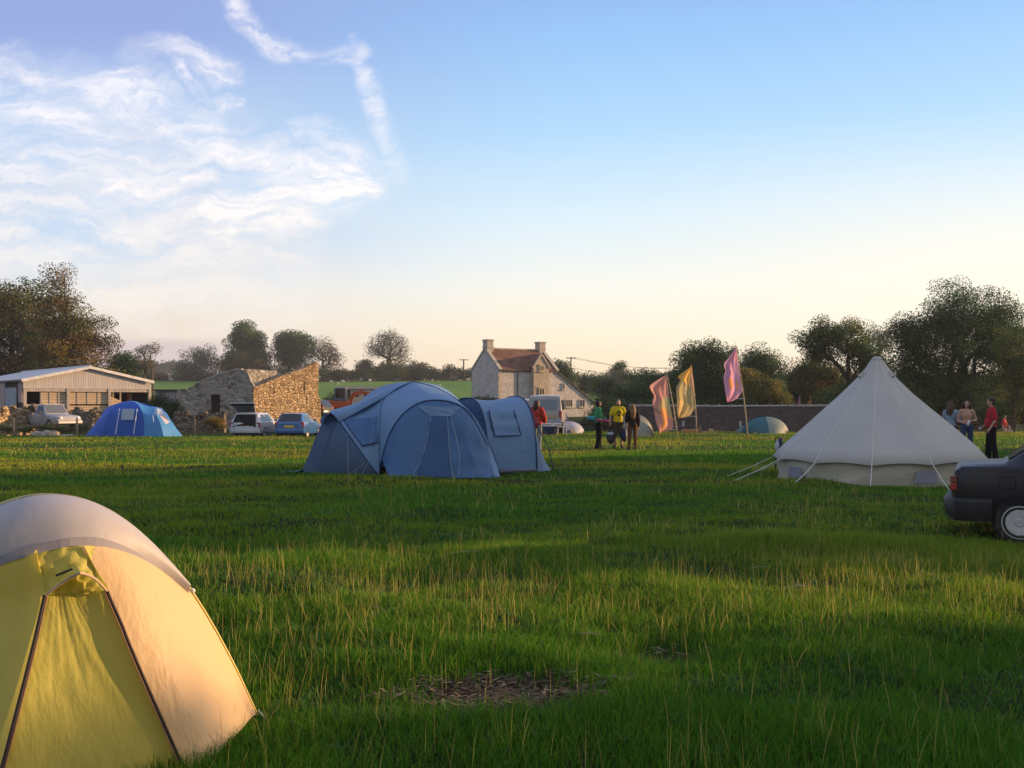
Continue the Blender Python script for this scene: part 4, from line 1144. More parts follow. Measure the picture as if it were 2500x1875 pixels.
# ------------------------------------------------------------------ bell tent
def bell_tent():
    cx, cy = 7.84, 22.0
    base = Vector((cx, cy, gzs(cx, cy)))
    root = empty('bell_tent', base, 'cream canvas bell tent with white guy ropes and a low wall', 'tent')
    cv = fabric('cream_canvas', (.50, .485, .44), (.455, .44, .40), wr=.25, trans=.12, wscale=1.6, rough=.85, spec=.15)
    wl = fabric('wall_canvas', (.50, .47, .37), (.44, .41, .32), wr=.8, trans=.1, wscale=2.0, stretch=(.6, .6, 2.2), rough=.9, spec=.1)
    N = 12; R = 2.21; zE = .44; zA = 2.64; seg = 8
    ph = math.radians(-112)
    prof = [(.0, zA), (.055, zA - .005), (.10, zA - .035), (.125, zA - .08), (.21, zA - .22), (.40, zA - .46), (.70, zA - .77), (1.02, zA - 1.06), (1.34, zA - 1.35), (1.67, zA - 1.65), (1.98, zA - 1.93), (R, zE)]
    rings = []
    for k, (r, z) in enumerate(prof):
        ring = []
        for i in range(N * seg):
            th = ph + 2 * PI * i / (N * seg); f = (i % seg) / seg
            # panels sag slightly between seams, edge lifts in scallops between guy points
            sag = math.sin(PI * f) * (r / R)
            rr = r * (1 - .035 * sag * (1 if k < len(prof) - 1 else .6)) * (1 / 1)
            zz = z + (.045 * sag if k == len(prof) - 1 else 0) + .012 * math.sin(3 * th + k) * (r > .3)
            ring.append(Vector((rr * math.cos(th), rr * math.sin(th), zz)))
        rings.append(ring)
    mb = MB(); mb.grid(rings, True)
    roof = mb.build('roof', cv, root, smooth=True, auto=35)
    md = roof.modifiers.new('solid', 'SOLIDIFY'); md.thickness = .012
    # seams
    mb = MB()
    for i in range(N):
        mb.tube([rings[k][i * seg] * 1.0 + Vector((0, 0, .004)) for k in range(3, len(prof))], .007, 4)
    mb.build('seam', mat('seam_tape', (.66, .63, .55), rough=.9), root)
    # low wall, hung just inside the edge and rumpled
    mb = MB(); rows = []
    for j in range(9):
        v = j / 8; row = []
        for i in range(N * seg):
            th = ph + 2 * PI * i / (N * seg)
            r = 2.08 - .02 * v + .035 * v * math.sin(7 * th + 5 * v) + .02 * math.sin(17 * th + 9 * v) * v
            row.append(Vector((r * math.cos(th), r * math.sin(th), zE + .03 + (0.0 - zE - .06) * v)))
        rows.append(row)
    mb.grid(rows, True)
    wall = mb.build('wall', wl, root, smooth=True)
    # half-moon mesh windows low in the wall
    for a in (math.radians(-90 + 6), math.radians(-90 - 69)):
        mb = MB(); rows = []
        for j in range(5):
            v = j / 4; z = .09 + .24 * v; hw = .27 * (1 - .35 * v)
            rows.append([Vector((2.118 * math.cos(a + t * hw / 2.1), 2.118 * math.sin(a + t * hw / 2.1), z)) for t in np.linspace(-1, 1, 9)])
        mb.grid(rows); mb.build('mesh_window', mat('mesh', (.24, .25, .30), rough=.8), root, smooth=True)
    # hooded vents under the peak
    for a in (math.radians(-90 + 33), math.radians(180 + 12), math.radians(60)):
        d = Vector((math.cos(a), math.sin(a), 0)); s = Vector((-d.y, d.x, 0))
        p = lambda r, w, z: d * r + s * w + Vector((0, 0, z))
        mb = MB()
        ruled(mb, [p(.29, -.015, 2.33), p(.30, 0, 2.345), p(.29, .015, 2.33)], [p(.40, -.05, 2.20), p(.455, 0, 2.245), p(.40, .05, 2.20)], 7, 4)
        v = mb.build('vent_hood', cv, root, smooth=True)
        mb = MB(); mb.poly([p(.397, -.043, 2.198), p(.44, 0, 2.236), p(.397, .043, 2.198)]); o = mb.build('vent_opening', M['black'], v)
    mb = MB(); mb.lathe([(.004, .0), (.06, .02), (.11, -.02), (.128, -.075)], (0, 0, zA - .012), 16); mb.build('peak_cap', cv, root, smooth=True)
    # guy ropes
    for i in range(N):
        th = ph + 2 * PI * i / N; d = Vector((math.cos(th), math.sin(th), 0))
        a = rings[-1][i * seg]; L = 1.0 if d.y > -.6 else .62
        b = d * (R + L); b.z = gzs(cx + b.x, cy + b.y) - base.z
        mb = MB(); mb.tube([a, a.lerp(b, .5) + Vector((0, 0, -.012)), b], .0085, 5)
        g = mb.build('guy_rope', M['rope'], root)
        mb = MB(); q = a.lerp(b, .33); mb.beam(q + Vector((0, 0, .02)), q + Vector((0, 0, -.07)), .012, .012)
        mb.build('runner', M['rope'], g)
        mb = MB(); mb.tube([b + Vector((0, 0, -.05)), b + d * -.01 + Vector((0, 0, .05))], .008, 5); mb.build('peg', M['rope'], g)
bell_tent()

# ------------------------------------------------------------------ the small tents across the field
def far_blue_tent():
    D = 51.0; b = G(325, D); root = empty('dome_tent', b, 'bright royal blue dome tent with grey windows by the barn', 'tent')
    bl = fabric('royal_blue', (.022, .10, .46), (.03, .12, .50), wr=.3, trans=.2, wscale=2)
    b2 = fabric('sky_blue', (.06, .27, .60), (.08, .3, .62), wr=.25, trans=.2, wscale=2)
    gw = mat('window_mesh', (.30, .38, .46), rough=.6); pw = mat('pale_window', (.50, .46, .50), rough=.6); wz = mat('white_zip', (.6, .66, .75), rough=.6)
    P = lambda x, y, d=0: W(x, y, D + d)
    gl = lambda v: Vector((v.x, v.y, gzs(v.x, v.y) - .03))
    # hoops: left foot, centre crest, right pod
    crest = P(320, 978); 
    fA = gl(P(250, 1063, -1.0)); fB = gl(P(352, 1063, -1.2)); kA = gl(P(262, 1063, 1.6)); kB = gl(P(372, 1063, 1.6))
    pA = smooth_path([fA, P(257, 1030, -.95), P(266, 1005, -.8), P(290, 985, -.4), crest], 15)
    pB = smooth_path([fB, P(352, 1030, -1.1), P(346, 1002, -.9), P(334, 984, -.4), crest], 15)
    qA = smooth_path([kA, P(258, 1010, 1.4), P(290, 985, .7), crest], 15); qB = smooth_path([kB, P(365, 1010, 1.4), P(345, 985, .6), crest], 15)
    mb = MB(); ruled(mb, pA, pB, 15, 8); ruled(mb, pA, qA, 15, 5); ruled(mb, qA, qB, 15, 5)
    mb.build('canopy', bl, root, smooth=True, world=True)
    mb = MB(); ruled(mb, pB, qB, 15, 6); mb.build('side_canopy', b2, root, smooth=True, world=True)
    # left slope pod and right pod
    lt = gl(P(204, 1064, -.2)); mb = MB()
    ruled(mb, pA, smooth_path([lt, P(228, 1040, -.1), P(250, 1010, .1), P(262, 994, .3), P(290, 984, .3)], 15), 15, 5)
    mb.build('pod', bl, root, smooth=True, world=True)
    hp = smooth_path([gl(P(400, 1063, -1.4)), P(392, 1035, -1.2), P(378, 1005, -.7), P(385, 994, -.3), P(400, 1003, 0.2)], 15)
    tip = smooth_path([gl(P(449, 1062, -.5)), P(430, 1045, -.5), P(415, 1022, -.4), P(405, 1006, -.3), P(388, 995, -.3)], 15)
    mb = MB(); ruled(mb, pB, hp, 15, 6, lambda s, t: Vector((0, 0, -.07 * math.sin(PI * t) * s))); mb.build('pod', b2, root, smooth=True, world=True)
    mb = MB(); ruled(mb, hp, tip, 15, 5); mb.build('pod_end', b2, root, smooth=True, world=True)
    mb = MB(); ruled(mb, tip, smooth_path([gl(P(440, 1062, 1)), P(420, 1030, 1), P(395, 996, .4)], 15), 15, 4); ruled(mb, hp, qB, 15, 4); mb.build('rear_canopy', bl, root, smooth=True, world=True)
    mb = MB(); mb.poly([P(298, 998, -1.12), P(329, 998, -1.16), P(325, 1025, -1.3), P(295, 1025, -1.25)]); mb.build('window', gw, root, world=True)
    mb = MB(); mb.poly([P(389, 1013, -1.5), P(402, 1013, -1.4), P(415, 1030, -1.3), P(405, 1036, -1.55)]); mb.build('window', pw, root, world=True)
    mb = MB(); mb.poly([P(374, 1010, -1.3), P(383, 996, -.9), P(395, 1000, -.75), P(402, 1010, -1.1), P(385, 1014, -1.4)]); mb.build('vent_panel', gw, root, world=True)
    for q in (((292, 998), (282, 1060)), ((335, 998), (326, 1060)), ((373, 1014), (375, 1030))):
        mb = MB(); mb.tube([P(*q[0], -1.25), P(*q[1], -1.35)], .02, 5); mb.build('zip', wz, root, world=True)
far_blue_tent()
def small_dome(label, D, x0, x1, xt, yt, ybase, mats, split=None, door=None, trim=None, deep=1.5):
    mid = (x0 + x1) / 2; b = G(mid, D); root = empty('dome_tent', b, label, 'tent')
    fL = G(x0, D, -.02); fR = G(x1, D, -.02); top = W(xt, yt, D)
    if trim is None: trim = M['black']
    fr = superarch(fL, top, fR, 25, 2.15)
    out = Vector((0, -deep * .55, 0))
    mids = [p + Vector((0, -.16 * (p.z - b.z), 0)) for p in fr]
    bk = [Vector((p.x, p.y + deep, b.z + (p.z - b.z) * .35)) for p in fr]
    s = 12 if split is None else split
    front = [Vector((b.x + (p.x - b.x) * .97, p.y - deep * .45 * (1 - abs((p.x - b.x) / (fR.x - b.x)) ** 2), gzs(p.x, p.y) - .03)) for p in fr]
    for k, (a, c) in enumerate(((0, s + 1), (s, 25))):
        mb = MB(); ruled(mb, fr[a:c], front[a:c], c - a, 6, lambda u, t: Vector((0, -.12 * math.sin(PI * t), .05 * math.sin(PI * t))))
        mb.build('front_panel', mats[k], root, smooth=True, world=True)
    mb = MB(); ruled(mb, fr, bk, 25, 4); ruled(mb, bk, [Vector((p.x, p.y + .8, b.z - .05)) for p in bk], 25, 2); mb.build('rear_canopy', mats[0], root, smooth=True, world=True)
    mb = MB(); mb.tube(fr, .03, 6); mb.build('pole_sleeve', trim, root, smooth=True, world=True)
    if door:
        for pts, m in door:
            mb = MB(); mb.poly([W(x, y, D - dd) for x, y, dd in pts]); mb.build('door_panel', m, root, world=True)
    return root
wt = fabric('white_flysheet', (.55, .56, .63), (.5, .52, .6), wr=.3, trans=.3)
small_dome('small white dome tent with a dark blue rim beside the silver van', 54, 1358, 1426, 1384, 1027, 1066, (wt, wt), 12, trim=mat('navy_rim', (.02, .03, .07), rough=.6),
    door=[([(1392, 1047, .75), (1403, 1049, .72), (1407, 1066, .7), (1396, 1066, .8)], fabric('peach_door', (.72, .5, .36), wr=.2)), ([(1380, 1054, .85), (1392, 1049, .83), (1394, 1066, .85), (1380, 1066, .85)], mat('shade_door', (.12, .14, .22), rough=.7))])
tl = fabric('teal_flysheet', (.035, .14, .17), (.04, .16, .19), wr=.3, trans=.2); tg = fabric('pale_green_flysheet', (.28, .33, .27), (.24, .3, .25), wr=.3, trans=.2)
small_dome('teal and pale green dome tent in front of the tiled roof', 55, 1813, 1924, 1869, 1016, 1060, (tl, tg), 12, deep=1.8)
gf = fabric('grey_green_flysheet', (.30, .32, .27), (.27, .29, .25), wr=.3, trans=.2)
small_dome('grey-green tent half hidden behind the long-haired woman', 50, 1500, 1594, 1545, 1008, 1066, (gf, gf), 12)
rb = fabric('red_flysheet', (.36, .04, .05), wr=.3, trans=.2); pb = fabric('purple_flysheet', (.06, .045, .2), wr=.3, trans=.2)
small_dome('red and purple dome tent behind the bell tent', 44, 2222, 2296, 2258, 1003, 1070, (rb, pb), 14)
# ================================================================== buildings
def stripes_mat(name, col, col2, per, axis=0, rough=.7, bump=.5, noise_s=(2, 2, .3), metal=0):
    m, nt, b = base_mat(name)
    tc = nt.n('ShaderNodeTexCoord').outputs['Object']
    sp = nt.n('ShaderNodeSeparateXYZ'); nt.put(sp.inputs[0], tc)
    x = sp.outputs[axis]
    mp = nt.n('ShaderNodeMapping'); nt.put(mp.inputs[0], tc); mp.inputs['Scale'].default_value = noise_s
    # each board its own shade
    fl = nt.math('FLOOR', nt.math('DIVIDE', x, per))
    wn = nt.n('ShaderNodeTexWhiteNoise'); wn.noise_dimensions = '1D'; nt.put(wn.inputs['W'], fl)
    c = nt.mix(nt.math('ADD', nt.math('MULTIPLY', wn.outputs['Value'], .55), nt.math('MULTIPLY', nt.ramp(nt.noise(mp.outputs[0], 2, 6, .65), .35, .7), .5), clamp=True), col, col2)
    fr = nt.math('FRACT', nt.math('DIVIDE', x, per))
    gap = nt.ramp(nt.math('ABSOLUTE', nt.math('SUBTRACT', fr, .5)), .44, .49)
    c = nt.mix(nt.math('MULTIPLY', gap, .3), c, tuple(v * .25 for v in col2))
    nt.put(b.inputs['Base Color'], c); b.inputs['Roughness'].default_value = rough; b.inputs['Metallic'].default_value = metal; b.inputs['Specular IOR Level'].default_value = .2
    bn = nt.n('ShaderNodeBump'); bn.inputs['Strength'].default_value = bump; bn.inputs['Distance'].default_value = .03
    nt.put(bn.inputs['Height'], nt.math('SINE', nt.math('MULTIPLY', fr, 2 * PI))); nt.put(b.inputs['Normal'], bn.outputs[0])
    return m
def tile_mat(name, c1, c2, c3, axis_u=0, scale=1.0, moss=(.06, .07, .03), mossamt=.5):
    m, nt, b = base_mat(name)
    tc = nt.n('ShaderNodeTexCoord').outputs['UV'] if False else nt.n('ShaderNodeTexCoord').outputs['Object']
    sp = nt.n('ShaderNodeSeparateXYZ'); nt.put(sp.inputs[0], tc)
    cb = nt.n('ShaderNodeCombineXYZ'); nt.put(cb.inputs[0], sp.outputs[axis_u]); nt.put(cb.inputs[1], nt.math('MULTIPLY', sp.outputs[2], 1.4))
    br = nt.n('ShaderNodeTexBrick'); nt.put(br.inputs['Vector'], cb.outputs[0]); br.inputs['Scale'].default_value = scale
    br.inputs['Brick Width'].default_value = .30; br.inputs['Row Height'].default_value = .2; br.inputs['Mortar Size'].default_value = .012
    br.inputs['Color1'].default_value = c1 + (1,); br.inputs['Color2'].default_value = c2 + (1,); br.inputs['Mortar'].default_value = tuple(v * .35 for v in c1) + (1,)
    c = nt.mix(nt.ramp(nt.noise(tc, 1.1, 6, .65), .42, .68), br.outputs['Color'], c3)
    c = nt.mix(nt.ramp(nt.noise(tc, 3.5, 5), .55, .75, 0, mossamt), c, moss)
    nt.put(b.inputs['Base Color'], c); b.inputs['Roughness'].default_value = .9; b.inputs['Specular IOR Level'].default_value = .15
    bn = nt.n('ShaderNodeBump'); bn.inputs['Strength'].default_value = .7; bn.inputs['Distance'].default_value = .04
    nt.put(bn.inputs['Height'], nt.math('SUBTRACT', nt.noise(tc, 9, 4), br.outputs['Fac'])); nt.put(b.inputs['Normal'], bn.outputs[0])
    return m
LIME = stone_mat('limestone_rubble', [(.52, .49, .46), (.40, .38, .36), (.58, .54, .50)], 3.4, (.50, .47, .43), 1.8, .04, .6, .3)
DRESSED = mat('dressed_stone', (.44, .39, .31), (.36, .32, .26), 3, rough=.9, bump=.3)
GOLD = stone_mat('golden_rubble', [(.46, .34, .19), (.34, .24, .13), (.55, .42, .26), (.2, .14, .08)], 3.6, (.13, .09, .05), 1.7, .09, 1.0, .3)
GREYST = stone_mat('grey_lichen_rubble', [(.36, .33, .28), (.22, .20, .17), (.46, .43, .37), (.13, .12, .10)], 3.3, (.26, .24, .21), 1.5, .08, .9, .5, mix_big=((.50, .48, .46), .33, .8))
DRYST = stone_mat('dry_stone', [(.24, .2, .15), (.17, .145, .11), (.32, .27, .2), (.09, .075, .06)], 3.4, (.035, .03, .022), 1.6, .1, 1.0, .4)

def barn():
    o0 = Vector((-38.2, 80.0, gzs(-38.2, 80) )); zb = o0.z
    root = empty('barn', o0, 'long pale boarded barn with open bays and a grey sheet roof', 'barn', rz=math.atan2(.64, .77))
    Wd, Ln, ze, zr = 10.05, 20.0, 3.46 - zb, 4.55 - zb
    lin_z = 2.78 - zb
    board = stripes_mat('grey_boards', (.40, .37, .345), (.50, .47, .44), .19, 0, rough=.9, bump=.15)
    horiz = stripes_mat('pale_planks', (.40, .31, .20), (.48, .38, .26), .2, 2, rough=.9, noise_s=(.4, .4, 3))
    roofm = stripes_mat('sheet_roof', (.55, .55, .54), (.62, .61, .60), .33, 1, rough=.6, noise_s=(.3, 2, 2))
    post = mat('post_wood', (.42, .37, .32), (.32, .28, .24), 4, rough=.9)
    side = stripes_mat('pink_grey_sheet', (.36, .29, .27), (.42, .34, .31), .15, 1, rough=.8)
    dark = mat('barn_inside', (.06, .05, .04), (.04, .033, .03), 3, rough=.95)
    # gable boarding
    mb = MB(); mb.prism([(0, .0, lin_z), (Wd, .0, lin_z), (Wd, .0, ze), (Wd / 2, .0, zr), (0, .0, ze)], (0, .08, 0))
    mb.build('gable_boarding', board, root)
    # roof: two thin slopes with a small overhang
    ov = .18; th = .07
    sl = (zr - ze) / (Wd / 2)
    for sgn in (0, 1):
        xe = -ov if sgn == 0 else Wd + ov; zz = ze - sl * ov + .02
        mb = MB(); mb.prism([(xe, -.25, zz), (Wd / 2, -.25, zr + .02), (Wd / 2, Ln + .25, zr + .02), (xe, Ln + .25, zz)], (0, 0, th))
        mb.build('roof', roofm, root)
    mb = MB(); mb.tube([(Wd / 2, -.28, zr + .09), (Wd / 2, Ln + .28, zr + .09)], .09, 6); mb.build('ridge_cap', roofm, root)
    for sgn in (0, 1):
        xe = -ov if sgn == 0 else Wd + ov; zz = ze - sl * ov - .04
        mb = MB(); mb.beam((xe, -.27, zz), (Wd / 2, -.27, zr - .03), .05, .2); mb.build('verge_board', M['white'], root)
    # posts and rails
    for x in (.12, 3.35, 6.6, 9.92):
        mb = MB(); mb.box((x, -.04, lin_z / 2), (.22, .2, lin_z + .05)); mb.build('post', post, root)
    mb = MB(); mb.box((Wd / 2, -.02, lin_z - .13), (Wd - .3, .14, .22)); mb.build('lintel', post, root)
    zrail = 1.55 - zb
    for x0, x1, studs, pz in ((1.25, 3.24, (1.35, 2.0, 2.66), zrail), (3.46, 6.49, (4.1, 4.9, 5.72), zrail)):
        mb = MB(); mb.box(((x0 + x1) / 2, .1, (lin_z - .25 + pz) / 2), (x1 - x0, .06, lin_z - .25 - pz)); mb.build('plank_wall', horiz, root)
        for s in studs:
            mb = MB(); mb.box((s, .055, (lin_z - .25 + pz) / 2), (.1, .04, lin_z - .25 - pz)); mb.build('stud', post, root)
    mb = MB(); mb.box((1.75, -.01, zrail - .1), (3.0, .12, .17)); mb.build('rail', post, root)
    mb = MB(); mb.box((4.98, .12, zrail / 2 + .1), (3.05, .05, zrail - .45)); mb.build('plank_wall', horiz, root)
    mb = MB(); mb.box((1.75, .12, .55), (2.9, .05, .7)); mb.build('plank_wall', horiz, root)
    # loading ramp boards and inner uprights in the open bay
    for k in range(4):
        mb = MB(); mb.beam((6.8, .5, 2.1 - zb - k * .22), (9.2, .9, 1.15 - zb - k * .22), .05, .17); mb.build('ramp_board', horiz, root)
    for x, c in ((7.3, post), (7.9, post), (8.55, mat('red_paint', (.3, .05, .035), rough=.6)), (8.75, post)):
        mb = MB(); mb.box((x, 1.2, lin_z / 2), (.12, .12, lin_z)); mb.build('inner_post', c, root)
    # dark interior: back and far side walls
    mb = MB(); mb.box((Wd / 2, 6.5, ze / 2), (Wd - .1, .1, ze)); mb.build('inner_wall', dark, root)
    mb = MB(); mb.prism([(0, Ln - .1, 0), (Wd, Ln - .1, 0), (Wd, Ln - .1, ze), (Wd / 2, Ln - .1, zr), (0, Ln - .1, ze)], (0, .1, 0)); mb.build('rear_wall', board, root)
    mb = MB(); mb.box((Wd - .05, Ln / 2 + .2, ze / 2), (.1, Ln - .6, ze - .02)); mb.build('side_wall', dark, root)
    # left flank: pinkish sheet, dark strip, leaning blue-grey door
    mb = MB(); mb.box((.0, .75, 2.55 - zb), (.08, 1.1, 1.75)); mb.build('sheet_panel', side, root)
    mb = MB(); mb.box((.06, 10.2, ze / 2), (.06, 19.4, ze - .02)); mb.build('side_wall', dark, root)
    mb = MB(); mb.box((.0, .75, .95), (.07, 1.1, 1.2)); mb.build('plank_wall', horiz, root)
    mb = MB(); mb.box((-.12, 3.1, 1.62), (.09, 3.3, 3.1)); d = mb.build('sliding_door', mat('blue_grey_paint', (.23, .28, .33), (.3, .33, .36), 2, rough=.7), root)
    mb = MB(); mb.box((-.1, 12, ze / 2), (.08, 14.0, ze - .2)); mb.build('sheet_panel', side, root)
    mb = MB(); mb.beam((-.2, -.2, ze - .1), (-.2, Ln, ze - .1), .1, .1); mb.build('gutter', M['black'], root)
barn()

def ruin():
    # grey shaded rear wall
    D0 = 74.0
    gx0, gx1 = WX(430, D0), WX(688, D0)
    b = Vector(((gx0 + gx1) / 2, D0, gzs(-20, D0)))
    root = empty('ruined_barn', b, 'roofless stone barn ruin with a shaded grey wall and a sunlit golden gable', 'ruin')
    prof = [(430, 958), (436, 951), (448, 949), (455, 952), (462, 946), (478, 937), (490, 932), (508, 924), (520, 921), (532, 915), (548, 909), (560, 907), (575, 903), (590, 902), (606, 901), (622, 902), (640, 903), (655, 905), (668, 905), (676, 906), (677, 912), (688, 912)]
    pts = [W(x, y + random.uniform(-.8, .8), D0) for x, y in prof]
    doorway = [(512, 1032), (513, 985), (516, 963), (536, 962), (537, 1032)]
    top = pts; bz = b.z - .2
    mb = MB()
    poly = [Vector((gx0, D0, bz))] + [W(x, y, D0) for x, y in [(512, 0)] for y in []] 
    lo = lambda px: Vector((WX(px, D0), D0, bz))
    # left part, door bay lintel, right part
    def upto(x0, x1):
        r = [p for (x, y), p in zip(prof_m, pts_m) if x0 < x < x1]
        yl = np.interp([x0, x1], [p[0] for p in prof_m], [p[1] for p in prof_m])
        return [W(x0, yl[0], D0)] + r + [W(x1, yl[1], D0)]
    prof_m = [(x, y) for x, y in prof if x < 600] + [(604, 908), (612, 930), (622, 946)]
    pts_m = [W(x, y, D0) for x, y in prof_m]
    for x0, x1, low in ((430, 514, None), (514, 537, 963), (537, 621, None)):
        t = upto(x0, x1)
        l = [lo(x1), lo(x0)] if low is None else [W(x1, low, D0), W(x0, low, D0)]
        mb.prism(t + l, (0, .55, 0))
    mb.build('grey_wall', GREYST, root, world=True)
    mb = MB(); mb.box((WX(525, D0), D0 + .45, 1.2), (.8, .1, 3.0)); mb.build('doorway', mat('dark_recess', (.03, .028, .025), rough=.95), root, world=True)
    dd = lambda x: 74.05 + (x - 600) / 88 * 2.75
    t = [W(x, y, dd(x)) for x, y in [(598, 901.5)] + [q for q in prof if 600 < q[0] < 689]]; mb = MB(); mb.prism(t + [Vector((t[-1].x, t[-1].y, bz)), Vector((t[0].x, t[0].y, bz))], (-.3, .4, 0)); mb.build('rear_wall', GREYST, root, world=True)
    cap = MB()
    for i in range(5, 13):
        a, c = pts[i], pts[i + 1]
        cap.beam(a + Vector((0, .27, .03)), c + Vector((0, .27, .03)), .66, .09)
    cap.build('coping', mat('pale_coping', (.42, .40, .37), (.3, .29, .27), 2, rough=.9), root, world=True)
    mb = MB(); mb.box((WX(433, D0) - .9, D0 + .8, 1.0), (1.5, 1.4, 3.0)); mb.build('lean_to', mat('render', (.26, .255, .25), (.2, .2, .2), 2, rough=.9), root, world=True)
    mb = MB(); mb.box((WX(433, D0) - .9, D0 + .75, 2.56), (1.7, 1.6, .1)); mb.build('lean_to_roof', M['black'], root, world=True)
    # lit golden gable, running back to the right
    A = Vector((WX(619, D0 - .1), D0 - .1, 0)); d = Vector((.6, .8, 0)); n = Vector((.8, -.6, 0))
    def on(px, py):
        c = (px - 1250) / F
        L = (c * A.y - A.x) / (d.x - c * d.y); p = A + d * L
        return Vector((p.x, p.y, EYE + (HZ - py) / F * p.y)), L
    pr = [(619, 951), (622, 944), (632, 943), (641, 937), (650, 935), (656, 930), (668, 928), (677, 921), (688, 918), (697, 914), (706, 913), (716, 906), (727, 905), (737, 901), (744, 900), (752, 894), (758, 893), (763, 887), (770, 888), (774, 883), (778, 885), (777.5, 930), (777, 968), (783, 974), (783.5, 1020)]
    P = []
    for x, y in pr:
        p, L = on(x, y + random.uniform(-1, 1)); P.append(p)
    e = Vector((P[-1].x, P[-1].y, bz)); s = Vector((A.x, A.y, bz))
    mb = MB(); mb.prism(P + [e, s], -n * .6)
    mb.build('gable_wall', GOLD, root, world=True)
    dk = mat('slit', (.035, .025, .018), rough=.95)
    for x0, x1, y0, y1 in ((741.5, 744.5, 929, 955), (659, 660.5, 944, 957), (668, 670, 944, 960), (747, 749, 966, 985)):
        q = [on(x0, y0)[0], on(x1, y0 + 1)[0], on(x1, y1)[0], on(x0 + .4, y1 - 1)[0]]
        mb = MB(); mb.prism([p + n * .015 for p in q], -n * .05); mb.build('slit_window', dk, root, world=True)
    return
ruin()

